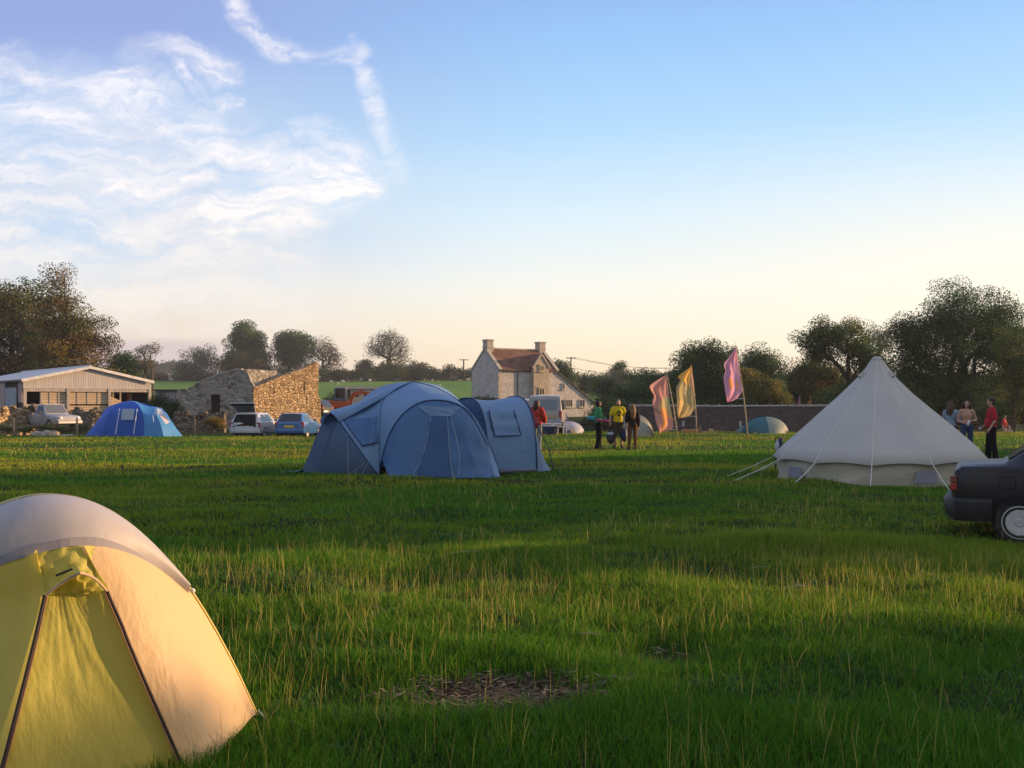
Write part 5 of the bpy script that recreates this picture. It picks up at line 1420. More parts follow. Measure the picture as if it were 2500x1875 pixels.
def house():
    K = Vector((-1.51, 118.0, gzs(-1.51, 118))); ph = math.radians(33.5)
    root = empty('farmhouse', K, 'pale stone farmhouse with two chimneys and a sloping lean-to', 'house', rz=ph)
    z0 = -K.z - .0
    L, Dp, ze, zr = 8.35, 6.0, 5.52 - K.z, 7.95 - K.z
    T = tile_mat('red_brown_tiles', (.17, .085, .055), (.13, .065, .045), (.2, .12, .085), 0)
    T2 = tile_mat('dark_tiles', (.12, .10, .09), (.10, .08, .075), (.15, .13, .115), 0)
    mb = MB()
    mb.prism([(0, 0, -.3), (0, Dp, -.3), (0, Dp, ze), (0, Dp / 2, zr), (0, 0, ze)], (.5, 0, 0)); mb.build('gable_wall', LIME, root)
    mb = MB(); mb.prism([(L - .5, 0, -.3), (L - .5, Dp, -.3), (L - .5, Dp, ze), (L - .5, Dp / 2, zr), (L - .5, 0, ze)], (.5, 0, 0)); mb.build('gable_wall', LIME, root)
    mb = MB(); mb.box((L / 2, .25, (ze - .3) / 2), (L - 1.0, .5, ze + .3)); mb.build('front_wall', LIME, root)
    mb = MB(); mb.box((L / 2, Dp - .25, (ze - .3) / 2), (L - 1.0, .5, ze + .3)); mb.build('rear_wall', LIME, root)
    # roof slopes sit between raised gable copings
    for y0, y1 in ((-.18, Dp / 2), (Dp + .18, Dp / 2)):
        mb = MB(); zz = ze - .12
        mb.prism([(.32, y0, zz), (L - .32, y0, zz), (L - .32, y1, zr + .03), (.32, y1, zr + .03)], (0, 0, .12)); mb.build('roof', T, root)
    mb = MB(); mb.tube([(.3, Dp / 2, zr + .14), (L - .3, Dp / 2, zr + .14)], .12, 6); mb.build('ridge', DRESSED, root)
    for x in (.12, L - .12):
        for y0 in (-.22, Dp + .22):
            mb = MB(); mb.beam((x, y0, ze - .02), (x, Dp / 2, zr + .2), .42, .2); mb.build('coping', DRESSED, root)
    for x, zt in ((.42, 9.12), (L - .42, 9.08)):
        zt = zt - K.z
        mb = MB(); mb.box((x, Dp / 2, (zr - .5 + zt) / 2), (.84, 1.0, zt - zr + .5)); c = mb.build('chimney', DRESSED, root)
        mb = MB(); mb.box((x, Dp / 2, zt - .06), (1.0, 1.16, .16)); mb.build('chimney_cap', DRESSED, c)
        mb = MB(); mb.box((x, Dp / 2, zr + .28), (.98, 1.14, .1)); mb.build('chimney_band', DRESSED, c)
    # gabled bay
    bx0, bx1, bp = 4.45, 6.65, .62; bm_ = (bx0 + bx1) / 2; be = 5.85 - K.z; bt = 7.3 - K.z
    warm = stone_mat('sunlit_rubble', [(.47, .39, .31), (.38, .31, .25), (.52, .44, .35)], 3.6, (.40, .33, .26), 1.8, .05, .7, .25)  # wall stone with pinkish sunlight put into its colour for the bay
    mb = MB(); mb.prism([(bx0, -bp, -.3), (bx1, -bp, -.3), (bx1, -bp, be), (bm_, -bp, bt), (bx0, -bp, be)], (0, bp + .003, 0)); bay = mb.build('bay', warm, root)
    for xa in (bx0 - .16, bx1 + .16):
        mb = MB(); mb.prism([(xa, -bp + .1, be - .1), (bm_, -bp + .1, bt + .04), (bm_, 2.2, bt + .04), (xa, .5, be - .1)], (0, 0, .11)); mb.build('bay_roof', T, bay)
        mb = MB(); mb.beam((xa, -bp - .02, be - .1), (bm_, -bp - .02, bt + .12), .18, .16); mb.build('bay_coping', DRESSED, bay)
    # lean-to
    xl = 13.8; zl0, zl1 = 5.22 - K.z, 1.68 - K.z
    mb = MB(); mb.prism([(L, 0, -.5), (xl, 0, -.5), (xl, 0, zl1), (L, 0, zl0)], (0, .5, 0)); mb.build('lean_to_wall', LIME, root)
    mb = MB(); mb.box((xl - .25, Dp / 2, zl1 / 2 - .25), (.5, Dp - 1.02, zl1 + .4)); mb.build('lean_to_wall', LIME, root)
    mb = MB(); mb.prism([(L, Dp, -.5), (xl, Dp, -.5), (xl, Dp, zl1), (L, Dp, zl0)], (0, -.5, 0)); mb.build('lean_to_wall', LIME, root)
    sl = (zl0 - zl1) / (xl - L)
    mb = MB(); mb.prism([(L + .003, -.2, zl0 + .02), (xl + .35, -.2, zl1 - .35 * sl + .02), (xl + .35, Dp + .2, zl1 - .35 * sl + .02), (L + .003, Dp + .2, zl0 + .02)], (0, 0, .16)); mb.build('lean_to_roof', T2, root)
    def window(cx, w, za, zb_, lights, y, hood=True, sunlit_frame=False):
        fm = mat('window_frame_stone', (.55, .45, .25) if sunlit_frame else (.42, .40, .36), rough=.8)  # bay frames carry the same sunlit warmth in their colour
        mb = MB(); h = zb_ - za; zc = (za + zb_) / 2 - K.z
        mb.box((cx, y - .005, zc), (w, .05, h)); g = MB()
        o = mb.build('window', M['glass'], root)
        fw = .07
        f = MB(); yy = y - .05
        f.box((cx - w / 2, yy, zc), (fw, .12, h)); f.box((cx + w / 2, yy, zc), (fw, .12, h)); f.box((cx, yy, zc + h / 2), (w + fw, .12, fw)); f.box((cx, yy, zc - h / 2), (w + fw, .12, fw))
        for i in range(1, lights): f.box((cx - w / 2 + w * i / lights, yy + .003, zc), (fw * .9, .11, h - fw))
        f.build('frame', fm, o)
        s = MB(); s.box((cx, y - .07, zc - h / 2 - .09), (w + .3, .2, .1)); s.build('sill', DRESSED, o)
        if hood:
            s = MB(); s.box((cx, y - .05, zc + h / 2 + .12), (w + .4, .14, .1)); s.build('hood_mould', DRESSED, o)
    window(5.55, .58, 5.42, 6.02, 2, -bp, True, True); window(5.55, .72, 2.62, 3.36, 2, -bp, True, True)
    window(9.2, .3, 3.3, 3.98, 1, 0, False); window(10.02, .95, 1.2, 2.05, 3, 0, False); window(12.0, .78, 1.2, 2.05, 2, 0, False)
    mb = MB(); mb.tube([(2.56, -.08, 0), (2.56, -.08, ze - .1)], .05, 6); mb.build('drainpipe', M['black'], root)
    mb = MB(); mb.beam((.4, -.24, ze - .12), (bx0 - .1, -.24, ze - .12), .11, .1); mb.build('gutter', M['black'], root)
    mb = MB(); mb.beam((bx1 + .1, -.24, ze - .12), (L - .3, -.24, ze - .12), .11, .1); mb.build('gutter', M['black'], root)
    for x in (.14, ):
        mb = MB(); 
        for k in range(13): mb.box((.14 + .03 * (k % 2), -.012, .2 + k * .42), (.36 + .2 * (k % 2), .03, .34))
        mb.build('quoins', mat('quoin_stone', (.46, .40, .30), (.4, .34, .26), 5, rough=.9), root)
house()

def tiled_range():
    D0, D1, D2 = 69.6, 73.3, 77.0
    x0, x1 = 8.2, 25.5
    gzr = gzs(17, 72)
    root = empty('farm_range', (17, D1, gzr), 'long low farm building with a dark brown tiled roof and pale ridge tiles', 'building')
    T = tile_mat('old_brown_tiles', (.075, .050, .034), (.034, .026, .020), (.03, .024, .019), 0, 1.15, (.095, .062, .033), .8)
    zr, ze = 1.40, -.42
    for a, c in ((D0, D1), (D2, D1)):
        mb = MB(); n = 40; rows = []
        for t in (0, .25, .5, .75, 1.0):
            rows.append([Vector((x0 + (x1 - x0) * i / n, a + (c - a) * t, ze + (zr - ze) * t + .025 * math.sin(i * .7) * math.sin(PI * t) + .02 * math.sin(i * .31))) for i in range(n + 1)])
        mb.grid(rows); o = mb.build('roof', T, root, world=True, solid=.1)
    for k in range(38):
        xx = x0 + .2 + k * .455
        mb = MB(); mb.tube([(xx, D1, zr + .03 + .02 * math.sin(xx * .31)), (xx + .43, D1, zr + .03 + .02 * math.sin(xx * .31))], .085, 6)
        if k % 2 == 0: mb.tube([(xx, D1, zr + .08), (xx + .07, D1, zr + .08)], .1, 6)
        mb.build('ridge_tile', mat('ridge_tile', (.42, .40, .36), (.25, .23, .2), 6, rough=.9) if k == 0 else bpy.data.materials['ridge_tile'], root, world=True)
    mb = MB(); mb.box(((x0 + x1) / 2, D0 + .5, (ze + gzr) / 2), (x1 - x0 - .6, .4, ze - gzr + .1)); mb.build('front_wall', DRYST, root, world=True)
    mb = MB(); mb.box(((x0 + x1) / 2, D2 - .5, (ze + gzr) / 2), (x1 - x0 - .6, .4, ze - gzr + .1)); mb.build('rear_wall', DRYST, root, world=True)
    for x in (x0 + .3, x1 - .3):
        mb = MB(); mb.prism([(x, D0 + .7, gzr), (x, D2 - .7, gzr), (x, D2 - .7, ze), (x, D1, zr - .12), (x, D0 + .7, ze)], (.35, 0, 0)); mb.build('gable_wall', DRYST, root, world=True)
    for px in (1668, 1807):
        xx = WX(px, 70.6)
        mb = MB(); mb.box((xx, 70.55, .18), (.12, .12, .42)); mb.box((xx + .06, 70.5, -.05), (.3, .12, .07)); mb.build('roof_vent', mat('lead_grey', (.4, .4, .4), rough=.6), root, world=True)
tiled_range()
def outbuildings():
    T = tile_mat('dark_red_tiles', (.10, .05, .035), (.075, .04, .03), (.06, .04, .03), 0, 1.0, (.07, .05, .03), .4)
    wv = mat('white_verge', (.38, .36, .33), rough=.8)
    D = 84; x0, x1 = WX(2170, D), WX(2304, D); g = gzs(30, D)
    root = empty('outbuilding', ((x0 + x1) / 2, D, g), 'red tiled outbuilding with a white gable verge behind the bell tent', 'building', 'tiled outbuildings')
    zr, ze = 2.03, .95
    for a in (-2.4, 2.4):
        mb = MB(); mb.prism([(x0, D + a, ze), (x1, D + a, ze), (x1, D, zr), (x0, D, zr)], (0, 0, .09)); mb.build('roof', T, root, world=True)
        mb = MB(); mb.beam((x1 + .03, D + a, ze + .05), (x1 + .03, D, zr + .09), .1, .12); mb.build('verge', wv, root, world=True)
    mb = MB(); mb.prism([(x1 - .3, D - 2.2, g), (x1 - .3, D + 2.2, g), (x1 - .3, D + 2.2, ze), (x1 - .3, D, zr - .05), (x1 - .3, D - 2.2, ze)], (.25, 0, 0)); mb.build('gable_wall', DRYST, root, world=True)
    mb = MB(); mb.box(((x0 + x1) / 2, D - 2.1, (g + ze) / 2), (x1 - x0 - .7, .3, ze - g)); mb.build('front_wall', DRYST, root, world=True)
    mb = MB(); mb.tube([(x0, D, zr + .11), (x1, D, zr + .11)], .07, 6); mb.build('ridge', wv, root, world=True)
    D = 77; x0, x1 = WX(2205, D), WX(2364, D); xe = WX(2412, D); g = gzs(34, D)
    root = empty('outbuilding', ((x0 + x1) / 2, D, g), 'red tiled outbuilding with a hipped end behind the shirtless man', 'building', 'tiled outbuildings')
    zr = 1.42; zt = 1.74; ze = .05
    xs = WX(2314, D)
    mb = MB(); mb.prism([(x0, D - 2.6, ze), (xs, D - 2.6, ze), (xs, D, zr), (x0, D, zr)], (0, 0, .08)); mb.build('roof', T, root, world=True)
    mb = MB(); mb.prism([(xs, D - 2.8, ze), (xe, D - 2.8, ze), (x1, D - .1, zt), (xs, D - .1, zt)], (0, 0, .08)); mb.build('roof', T, root, world=True)
    mb = MB(); mb.prism([(xe, D - 2.8, ze), (xe, D + 2.6, ze), (x1, D - .1, zt)], (0, 0, .08)); mb.build('roof', T, root, world=True)
    mb = MB(); mb.prism([(x0, D + 2.6, ze), (xe, D + 2.6, ze), (x1, D - .1, zt), (x0, D - .1, zr)], (0, 0, .08)); mb.build('roof', T, root, world=True)
    mb = MB(); mb.tube([(x0, D, zr + .1), (xs, D, zr + .1)], .06, 6); mb.build('ridge', wv, root, world=True)
    mb = MB(); mb.tube([(xs, D - .1, zt + .1), (x1, D - .1, zt + .1)], .07, 6); mb.build('ridge', wv, root, world=True)
    mb = MB(); mb.box(((x0 + xe) / 2, D - 2.3, (g + ze) / 2), (xe - x0 - .6, .3, ze - g)); mb.build('front_wall', GOLD, root, world=True)
    mb = MB(); mb.box((xe - .4, D, (g + ze) / 2), (.3, 4.4, ze - g)); mb.build('side_wall', GOLD, root, world=True)
outbuildings()

def cabin():
    D = 96; x0, x1 = WX(822, D), WX(955, D)
    g = gzs((x0 + x1) / 2, D)
    root = empty('site_cabin', ((x0 + x1) / 2, D, g), 'cream flat-roofed site cabin behind the orange digger', 'cabin')
    cr = mat('cream_render', (.52, .44, .34), (.46, .39, .3), 2, rough=.8)
    zt = WZ(950, D)
    w = x1 - x0
    mb = MB(); mb.box(((x0 + x1) / 2, D + 1.5, (g + zt) / 2), (w - .3, 3.0, zt - g)); mb.build('wall', cr, root, world=True)
    mb = MB(); mb.box(((x0 + x1) / 2, D + 1.5, zt + .12), (w + .1, 3.5, .24)); mb.build('roof', mat('cream_fascia', (.55, .45, .36), rough=.7), root, world=True)
    for a, b, y0, y1 in ((830, 836, 952, 975), (848, 855, 952, 990), (866, 876, 955, 968), (890, 905, 955, 968)):
        mb = MB(); mb.box((WX((a + b) / 2, D), D - .02, (WZ(y0, D) + max(g, WZ(y1, D))) / 2), (WX(b, D) - WX(a, D), .06, WZ(y0, D) - max(g, WZ(y1, D)))); mb.build('door' if a == 848 else 'window', M['glass'], root, world=True)
    D = 128; b = empty('farm_shed', (WX(822, 320), 320, gzs(-54, 320)), 'distant pale low shed roof on the skyline left of the small tree', 'shed')
    x0, x1 = WX(805, 320), WX(835, 320); z = WZ(910, 320); g = b.location.z
    mb = MB(); mb.prism([(x0, 320, g), (x1, 320, g), (x1, 320, z - .6), ((x0 + x1) / 2, 320, z + .5), (x0, 320, z - .3)], (0, 6, 0)); mb.build('wall', mat('pale_buff', (.42, .36, .28), rough=.9), b, world=True)
    mb = MB(); mb.prism([(x0 - .3, 319.7, z - .35), ((x0 + x1) / 2, 319.7, z + .5), ((x0 + x1) / 2, 326, z + .5), (x0 - .3, 326, z - .35)], (0, 0, .2)); mb.prism([(x1 + .3, 319.7, z - .65), ((x0 + x1) / 2, 319.7, z + .5), ((x0 + x1) / 2, 326, z + .5), (x1 + .3, 326, z - .65)], (0, 0, .2)); mb.build('roof', mat('buff_roof', (.3, .22, .17), rough=.9), b, world=True)
cabin()

def rubble_wall(label, pts, h, thick, m, seed, name='stone_wall'):
    """drystone wall with an uneven top along ground points"""
    r = random.Random(seed)
    c = sum((Vector((p[0], p[1], 0)) for p in pts), Vector()) / len(pts)
    base = Vector((c.x, c.y, gzs(c.x, c.y)))
    root = empty(name, base, label, 'wall')
    path = resample([Vector((p[0], p[1], 0)) for p in pts], 40)
    rows = [[], [], [], []]
    mb = MB()
    for i, p in enumerate(path):
        d = (path[min(i + 1, 39)] - path[max(i - 1, 0)]).normalized(); n = Vector((d.y, -d.x, 0))
        g = gzs(p.x, p.y); hh = h * (1 + .12 * math.sin(i * .9 + seed) + r.uniform(-.13, .13)) 
        rows[0].append(p + n * thick * .6 + Vector((0, 0, g - .1))); rows[1].append(p + n * thick * .45 + Vector((0, 0, g + hh)))
        rows[2].append(p - n * thick * .45 + Vector((0, 0, g + hh * .98))); rows[3].append(p - n * thick * .6 + Vector((0, 0, g - .1)))
    mb.grid(rows); mb.poly([rows[k][0] for k in range(4)]); mb.poly([rows[k][-1] for k in range(4)])
    mb.build('wall', m, root, world=True)
    mb = MB()
    for i in range(0, 39):
        if r.random() < .75:
            q = rows[1][i].lerp(rows[2][i], r.random()); s = r.uniform(.1, .2)
            mb.ell(q + Vector((0, 0, s * .4)), (s * 1.3, s, s * .8), 6, 4, Matrix.Rotation(r.uniform(0, 3), 3, 'Z'))
    mb.build('top_stones', m, root, world=True)
    return root
rubble_wall('low golden stone wall catching the sun at the left edge', [(WX(-60, 58), 58), (WX(78, 62.5), 62.5)], 1.35, .5, GOLD, 3)
rubble_wall('collapsed rubble wall behind the silver pickup', [(WX(-60, 68), 68), (WX(60, 69), 69), (WX(240, 69), 69)], 1.4, .6, DRYST, 4)
rubble_wall('low rubble wall between the royal blue tent and the silver estate', [(WX(425, 67), 67), (WX(550, 67), 67)], 1.05, .5, DRYST, 5)
rubble_wall('tumbled wall stub half hidden by the royal blue tent', [(WX(222, 65), 65), (WX(300, 66), 66)], 1.2, .6, DRYST, 6)
# ================================================================== vehicles
def paint(name, col, rough=.28, coat=.6): return mat(name, col, tuple(v * .8 for v in col), 2.5, rough=rough, coat=coat, spec=.5)
class Car:
    def __init__(s, root, stations, m):
        s.root = root; s.st = stations; s.m = m
    def at(s, x):
        st = s.st
        xs = [q[0] for q in st]
        return [float(np.interp(x, xs, [q[k] for q in st])) for k in range(1, 6)]
    def half(s, x):
        zl, zb, zt, wb, wt = s.at(x)
        sh = min(.05, (zt - zb) * .5)
        return [(wb * .84, zl), (wb * .965, zl + .05), (wb, zl + .35 * (zb - zl)), (wb * 1.0, zl + .7 * (zb - zl)), (wb * .985, zb - .02), (wb * .965, zb + .005), (wb * .965 + (wt - wb * .965) * .5, (zb + zt - sh) / 2 + .005), (wt, zt - sh), (wt * .93, zt - sh * .3), (wt * .62, zt), (0.0, zt + .012)]
    def body(s, name='body'):
        xs = [q[0] for q in s.st]
        rings = []
        dense = []
        for a, b in zip(xs, xs[1:]):
            k = max(1, int((b - a) / .25))
            dense += [a + (b - a) * i / k for i in range(k)]
        dense.append(xs[-1])
        for x in dense:
            h = s.half(x)
            rings.append([(x, y, z) for y, z in h] + [(x, -y, z) for y, z in h[-2::-1]])
        mb = MB(); mb.loft(rings)
        return mb.build(name, s.m, s.root, smooth=True, auto=28)
    def side(s, x, z, sg, off=.008):
        h = s.half(x); zz = [p[1] for p in h[1:8]]; yy = [p[0] for p in h[1:8]]
        return Vector((x, sg * (float(np.interp(z, zz, yy)) + off), z))
    def side_panel(s, name, pts, m, sg, off=.008, n=5):
        """pts: 4 (x,z) corners: bottom-rear, bottom-front, top-front, top-rear"""
        rows = []
        for j in range(n + 1):
            v = j / n
            rows.append([s.side((pts[0][0] * (1 - u) + pts[1][0] * u) * (1 - v) + (pts[3][0] * (1 - u) + pts[2][0] * u) * v, (pts[0][1] * (1 - u) + pts[1][1] * u) * (1 - v) + (pts[3][1] * (1 - u) + pts[2][1] * u) * v, sg, off) for u in [k / n for k in range(n + 1)]])
        mb = MB(); mb.grid(rows); return mb.build(name, m, s.root, smooth=True)
    def screen(s, name, xa, xb, m, k=.86, off=.012, inset=.06):
        rows = []
        for i in range(7):
            t = inset + (1 - 2 * inset) * i / 6; x = xa + (xb - xa) * t; zl, zb, zt, wb, wt = s.at(x)
            d = Vector((s.at(xb)[2] - s.at(xa)[2], 0, -(xb - xa))); d.normalize()
            if d.z < 0: d = -d
            rows.append([Vector((x, wt * k * y, zt + .012 * (1 - abs(y)) - .006 * abs(y))) + d * off for y in np.linspace(-1, 1, 9)])
        mb = MB(); mb.grid(rows); return mb.build(name, m, s.root, smooth=True)
    def wheels(s, xs, r, y, rimm, rr=.6, arch=True, spokes=True):
        for x in xs:
            for sg in (-1, 1):
                e = bpy.data.objects.new('wheel', None); COL.objects.link(e); e.parent = s.root; e.location = (x, sg * y, r * .96); e.empty_display_size = .1
                mb = MB(); w = .17
                mb.lathe([(r * .55, -w / 2), (r * .9, -w / 2), (r, -w / 2 + .03), (r, w / 2 - .03), (r * .9, w / 2), (r * .55, w / 2)], (0, 0, 0), 28, 'Y', False)
                mb.build('tyre', M['rubber'], e, smooth=True, auto=40)
                mb = MB(); f = sg * (w / 2 - .012); R = r * rr
                mb.lathe([(.001, f + sg * .012), (R * .22, f + sg * .014), (R * .28, f + sg * .004), (R * .78, f + sg * .012), (R * .82, f - sg * .004)], (0, 0, 0), 24, 'Y')
                mb.build('hubcap', rimm, e, smooth=True, auto=30)
                mb = MB(); mb.lathe([(R * .84, f - sg * .02), (R * .96, f - sg * .02)], (0, 0, 0), 24, 'Y')
                mb.build('slots', M['black'], e)
                mb = MB(); mb.lathe([(R * .95, f - sg * .012), (R * .97, f + sg * .016), (R * 1.03, f + sg * .014), (R * 1.05, f - sg * .01)], (0, 0, 0), 28, 'Y')
                for k in range(14):
                    a = 2 * PI * k / 14
                    mb.beam((R * .80 * math.cos(a), f + sg * .004, R * .80 * math.sin(a)), (R * .98 * math.cos(a), f + sg * .006, R * .98 * math.sin(a)), .012, .012, up=(0, 1, 0))
                mb.build('rim', rimm, e, smooth=True, auto=30)
                if arch:
                    zl, zb, zt, wb, wt = s.at(x)
                    mb = MB(); R2 = r * 1.16; n = 18
                    pts = []
                    for k in range(n + 1):
                        a = PI * k / n; z = r * .96 + R2 * math.sin(a); 
                        pts.append(s.side(x + R2 * math.cos(a), z, sg, .004))
                    c = [s.side(x + R2 * .98, zl + .03, sg, .004), s.side(x - R2 * .98, zl + .03, sg, .004)]
                    mb.poly(c[:1] + pts + c[1:]); mb.build('wheel_arch', M['black'], s.root)
    def line(s, name, pts, sg, m, w=.006):
        mb = MB(); mb.tube([s.side(x, z, sg, .002) for x, z in pts], w, 4); return mb.build(name, m, s.root)

HUB = mat('hubcap_silver', (.50, .50, .49), (.40, .40, .385), 9, rough=.5)
RED = mat('red_lens', (.28, .018, .014), rough=.25, spec=.6); ORG = mat('orange_lens', (.17, .055, .025), rough=.35, spec=.4)
def navy_car():
    b = Vector((5.57, 12.99, gzs(5.8, 12.0) - .03))
    root = empty('saloon_car', b, 'dark navy four-door saloon car cut off by the right edge', 'car', rz=math.radians(-25))
    st = [(0.03, .52, .74, .78, .72, .64), (.07, .40, .85, .885, .79, .69), (.14, .33, .905, .93, .82, .715), (.60, .27, .915, .955, .835, .70), (1.16, .25, .92, 1.36, .84, .58), (1.6, .25, .92, 1.40, .845, .575), (2.35, .25, .91, 1.39, .845, .575), (3.05, .25, .90, .94, .84, .70), (4.1, .27, .80, .83, .80, .68), (4.35, .35, .70, .73, .74, .62), (4.4, .42, .62, .65, .70, .6)]
    c = Car(root, st, mat('navy_paint', (.007, .008, .015), (.005, .006, .011), 2.5, rough=.4, coat=.12, spec=.4))
    c.body()
    gm = M['glass']; seam = mat('panel_gap', (.004, .004, .005), rough=.9)
    for sg in (-1, 1):
        c.side_panel('side_window', [(1.02, .945), (1.36, .945), (1.36, 1.29), (1.24, 1.28)], mat('tinted_glass', (.035, .06, .065), rough=.08, spec=.7) if sg == -1 else bpy.data.materials['tinted_glass'], sg)
        c.side_panel('side_window', [(1.42, .945), (2.15, .945), (2.1, 1.31), (1.42, 1.31)], bpy.data.materials['tinted_glass'], sg)
        c.side_panel('side_window', [(2.22, .945), (2.86, .945), (2.42, 1.31), (2.17, 1.31)], bpy.data.materials['tinted_glass'], sg)
        c.side_panel('window_trim', [(.93, .915), (2.95, .915), (2.95, .938), (.93, .938)], M['black'], sg, .006)
        for x0, z0, x1, z1, m in ((.045, .715, .115, .80, ORG), (.045, .625, .115, .713, RED)):
            mb = MB(); mb.box(((x0 + x1) / 2 - .028, sg * .735, (z0 + z1) / 2), (.075, .16, z1 - z0)); mb.build('tail_light', m, root, bevel=.012)
        c.line('fuel_flap', [(.55, .66), (.55, .79), (.57, .80), (.70, .80), (.72, .78), (.72, .68), (.70, .66), (.57, .66), (.55, .66)], sg, seam, .004)
        c.line('door_gap', [(1.30, .30), (1.30, .6), (1.16, .75), (1.15, .9), (1.18, 1.0)], sg, seam)
        c.line('door_gap', [(2.18, .28), (2.18, .9), (2.13, 1.32)], sg, seam)
        c.line('crease', [(.1, .835), (1.6, .85), (4.0, .76)], sg, bpy.data.materials['navy_paint'], .006)
        mb = MB(); p = c.side(1.38, .80, sg, .012); mb.box(p, (.16, .02, .03)); mb.build('door_handle', M['black'], root, bevel=.005)
        c.side_panel('sill_strip', [(1.06, .27), (3.0, .27), (3.0, .36), (1.06, .36)], M['black'], sg, .012)
    # rear bumper wrapping round the corner
    rings = []
    for x, y, in ((.47, .85), (.2, .855), (.06, .83), (-.01, .72), (-.035, .4), (-.04, 0), (-.035, -.4), (-.01, -.72), (.06, -.83), (.2, -.855), (.47, -.85)):
        n = Vector((-1, 0, 0)) if abs(y) < .75 else Vector((0, math.copysign(1, y), 0))
        p = Vector((x, y, 0)); t = .035
        zt_ = .535; zb_ = .30 if abs(y) < .8 else .27
        rings.append([p - n * .10 + Vector((0, 0, zt_)), p + n * .0 + Vector((0, 0, zt_)), p + n * t + Vector((0, 0, zt_ - .04)), p + n * t + Vector((0, 0, zb_ + .1)), p + n * 0 + Vector((0, 0, zb_)), p - n * .12 + Vector((0, 0, zb_))])
    mb = MB(); mb.loft(rings); mb.build('bumper', mat('bumper_plastic', (.018, .018, .02), (.026, .026, .028), 12, rough=.55), root, smooth=True, auto=35)
    c.screen('rear_screen', .62, 1.14, bpy.data.materials['tinted_glass']); c.screen('windscreen', 2.40, 3.03, bpy.data.materials['tinted_glass'])
    c.wheels((.76, 3.38), .285, .745, HUB, .66)
    mb = MB(); mb.box((2.2, 0, .33), (3.9, 1.4, .12)); mb.build('underside', M['black'], root)
    mb = MB(); mb.box((.015, 0, .66), (.03, .52, .12)); mb.build('number_plate', mat('yellow_plate', (.6, .42, .03), rough=.5), root)
    mb = MB(); mb.tube([c.side(.14, .928, -1, -.10), c.side(.6, .95, -1, -.10)], .004, 4)
navy_car()

def far_car(label, px, D, yaw, col, L, H, estate, w=.84, plate=True, name='hatchback_car', matname='paint', dz=0.0):
    x = WX(px, D); b = Vector((x, D, gzs(x, D) + dz))
    root = empty(name, b, label, 'car', 'cars parked at the field edge', rz=PI / 2 + yaw)
    rl = L - 1.75
    st = [(0.0, .42, .80, .84, w * .88, w * .80), (.06, .34, .90, .95, w * .96, w * .83), (.42 if not estate else .34, .27, .93, H - .03, w, w * .72), (.8, .25, .93, H, w, w * .70), (rl * .75, .25, .92, H - .01, w, w * .70), (rl + .35, .25, .90, .95, w * .99, w * .8), (L - .15, .3, .74, .78, w * .93, w * .75), (L, .42, .6, .64, w * .85, w * .7)]
    c = Car(root, st, paint(matname, col, .3)); c.body()
    for sg in (-1, 1):
        c.side_panel('side_window', [(.42, .96), (1.15, .96), (1.15, H - .1), (.6, H - .1)], M['glass'], sg)
        c.side_panel('side_window', [(1.22, .96), (rl * .75 + .3, .96), (rl * .75 - .1, H - .1), (1.22, H - .1)], M['glass'], sg)
        mb = MB(); mb.box((.06, sg * w * .86, .80 if not estate else .78), (.1, .2, .26)); mb.build('tail_light', RED, root, bevel=.02)
        mb = MB(); mb.box((rl * .75 + .2, sg * (w + .12), 1.0), (.1, .2, .14)); mb.build('wing_mirror', mat('mirror_shell', (.3, .3, .3), rough=.4), root, bevel=.03)
    mb = MB(); rings = []
    for y in (-w * .97, -w * .7, 0, w * .7, w * .97):
        xo = -.06 if abs(y) < w * .8 else .03
        rings.append([(xo + .12, y, .60), (xo, y, .58), (xo - .02, y, .48), (xo, y, .36), (xo + .12, y, .34)])
    mb.loft(rings); mb.build('bumper', bpy.data.materials[matname], root, smooth=True, auto=40)
    mb = MB(); mb.box((.02, 0, .36), (.14, w * 1.5, .1)); mb.build('bumper_trim', M['black'], root)
    if plate:
        mb = MB(); mb.box((-.0, 0, .70), (.03, .52, .12)); mb.build('number_plate', mat('orange_plate', (.65, .42, .03), rough=.5), root)
    c.wheels((.75, L - .85), .3, w - .1, HUB, .62)
    mb = MB(); mb.box((L / 2, 0, .3), (L - .6, w * 1.5, .12)); mb.build('underside', M['black'], root)
    c.screen('windscreen', rl * .75, rl + .33, M['glass'])
    return root, c, st
r1, c1, s1 = far_car('silver estate car with its tailgate raised open', 597, 54, -.10, (.50, .51, .52), 4.4, 1.42, True, name='estate_car', matname='silver_paint')
mb = MB(); mb.prism([(.03, -.62, .66), (.03, .62, .66), (.03, .60, .95), (.24, .52, 1.31), (.24, -.52, 1.31), (.03, -.60, .95)], (-.045, 0, .012)); mb.build('boot_opening', mat('boot_dark', (.012, .012, .012), rough=.9), r1)
mb = MB(); mb.box((-.03, 0, .63), (.05, 1.0, .16)); mb.build('boot_sill', mat('white_load', (.5, .55, .6), rough=.7), r1)
mb = MB(); T0, T1 = Vector((.30, 0, 1.41)), Vector((-.32, 0, 1.90))
nn = Vector((T1.z - T0.z, 0, -(T1.x - T0.x))).normalized()
for y0, y1 in ((-1, 1),):
    mb.prism([T0 + Vector((0, -.50, 0)), T0 + Vector((0, .50, 0)), T1 + Vector((0, .64, 0)), T1 + Vector((0, -.64, 0))], nn * .06)
tg_ = mb.build('tailgate', bpy.data.materials['silver_paint'], r1, bevel=.02)
mb = MB(); a, b_ = T0.lerp(T1, .1), T0.lerp(T1, .8); mb.prism([a + Vector((0, -.45, 0)), a + Vector((0, .45, 0)), b_ + Vector((0, .53, 0)), b_ + Vector((0, -.53, 0))], -nn * .012); mb.build('tailgate_glass', mat('grey_glass', (.16, .18, .16), rough=.12, spec=.6), tg_)
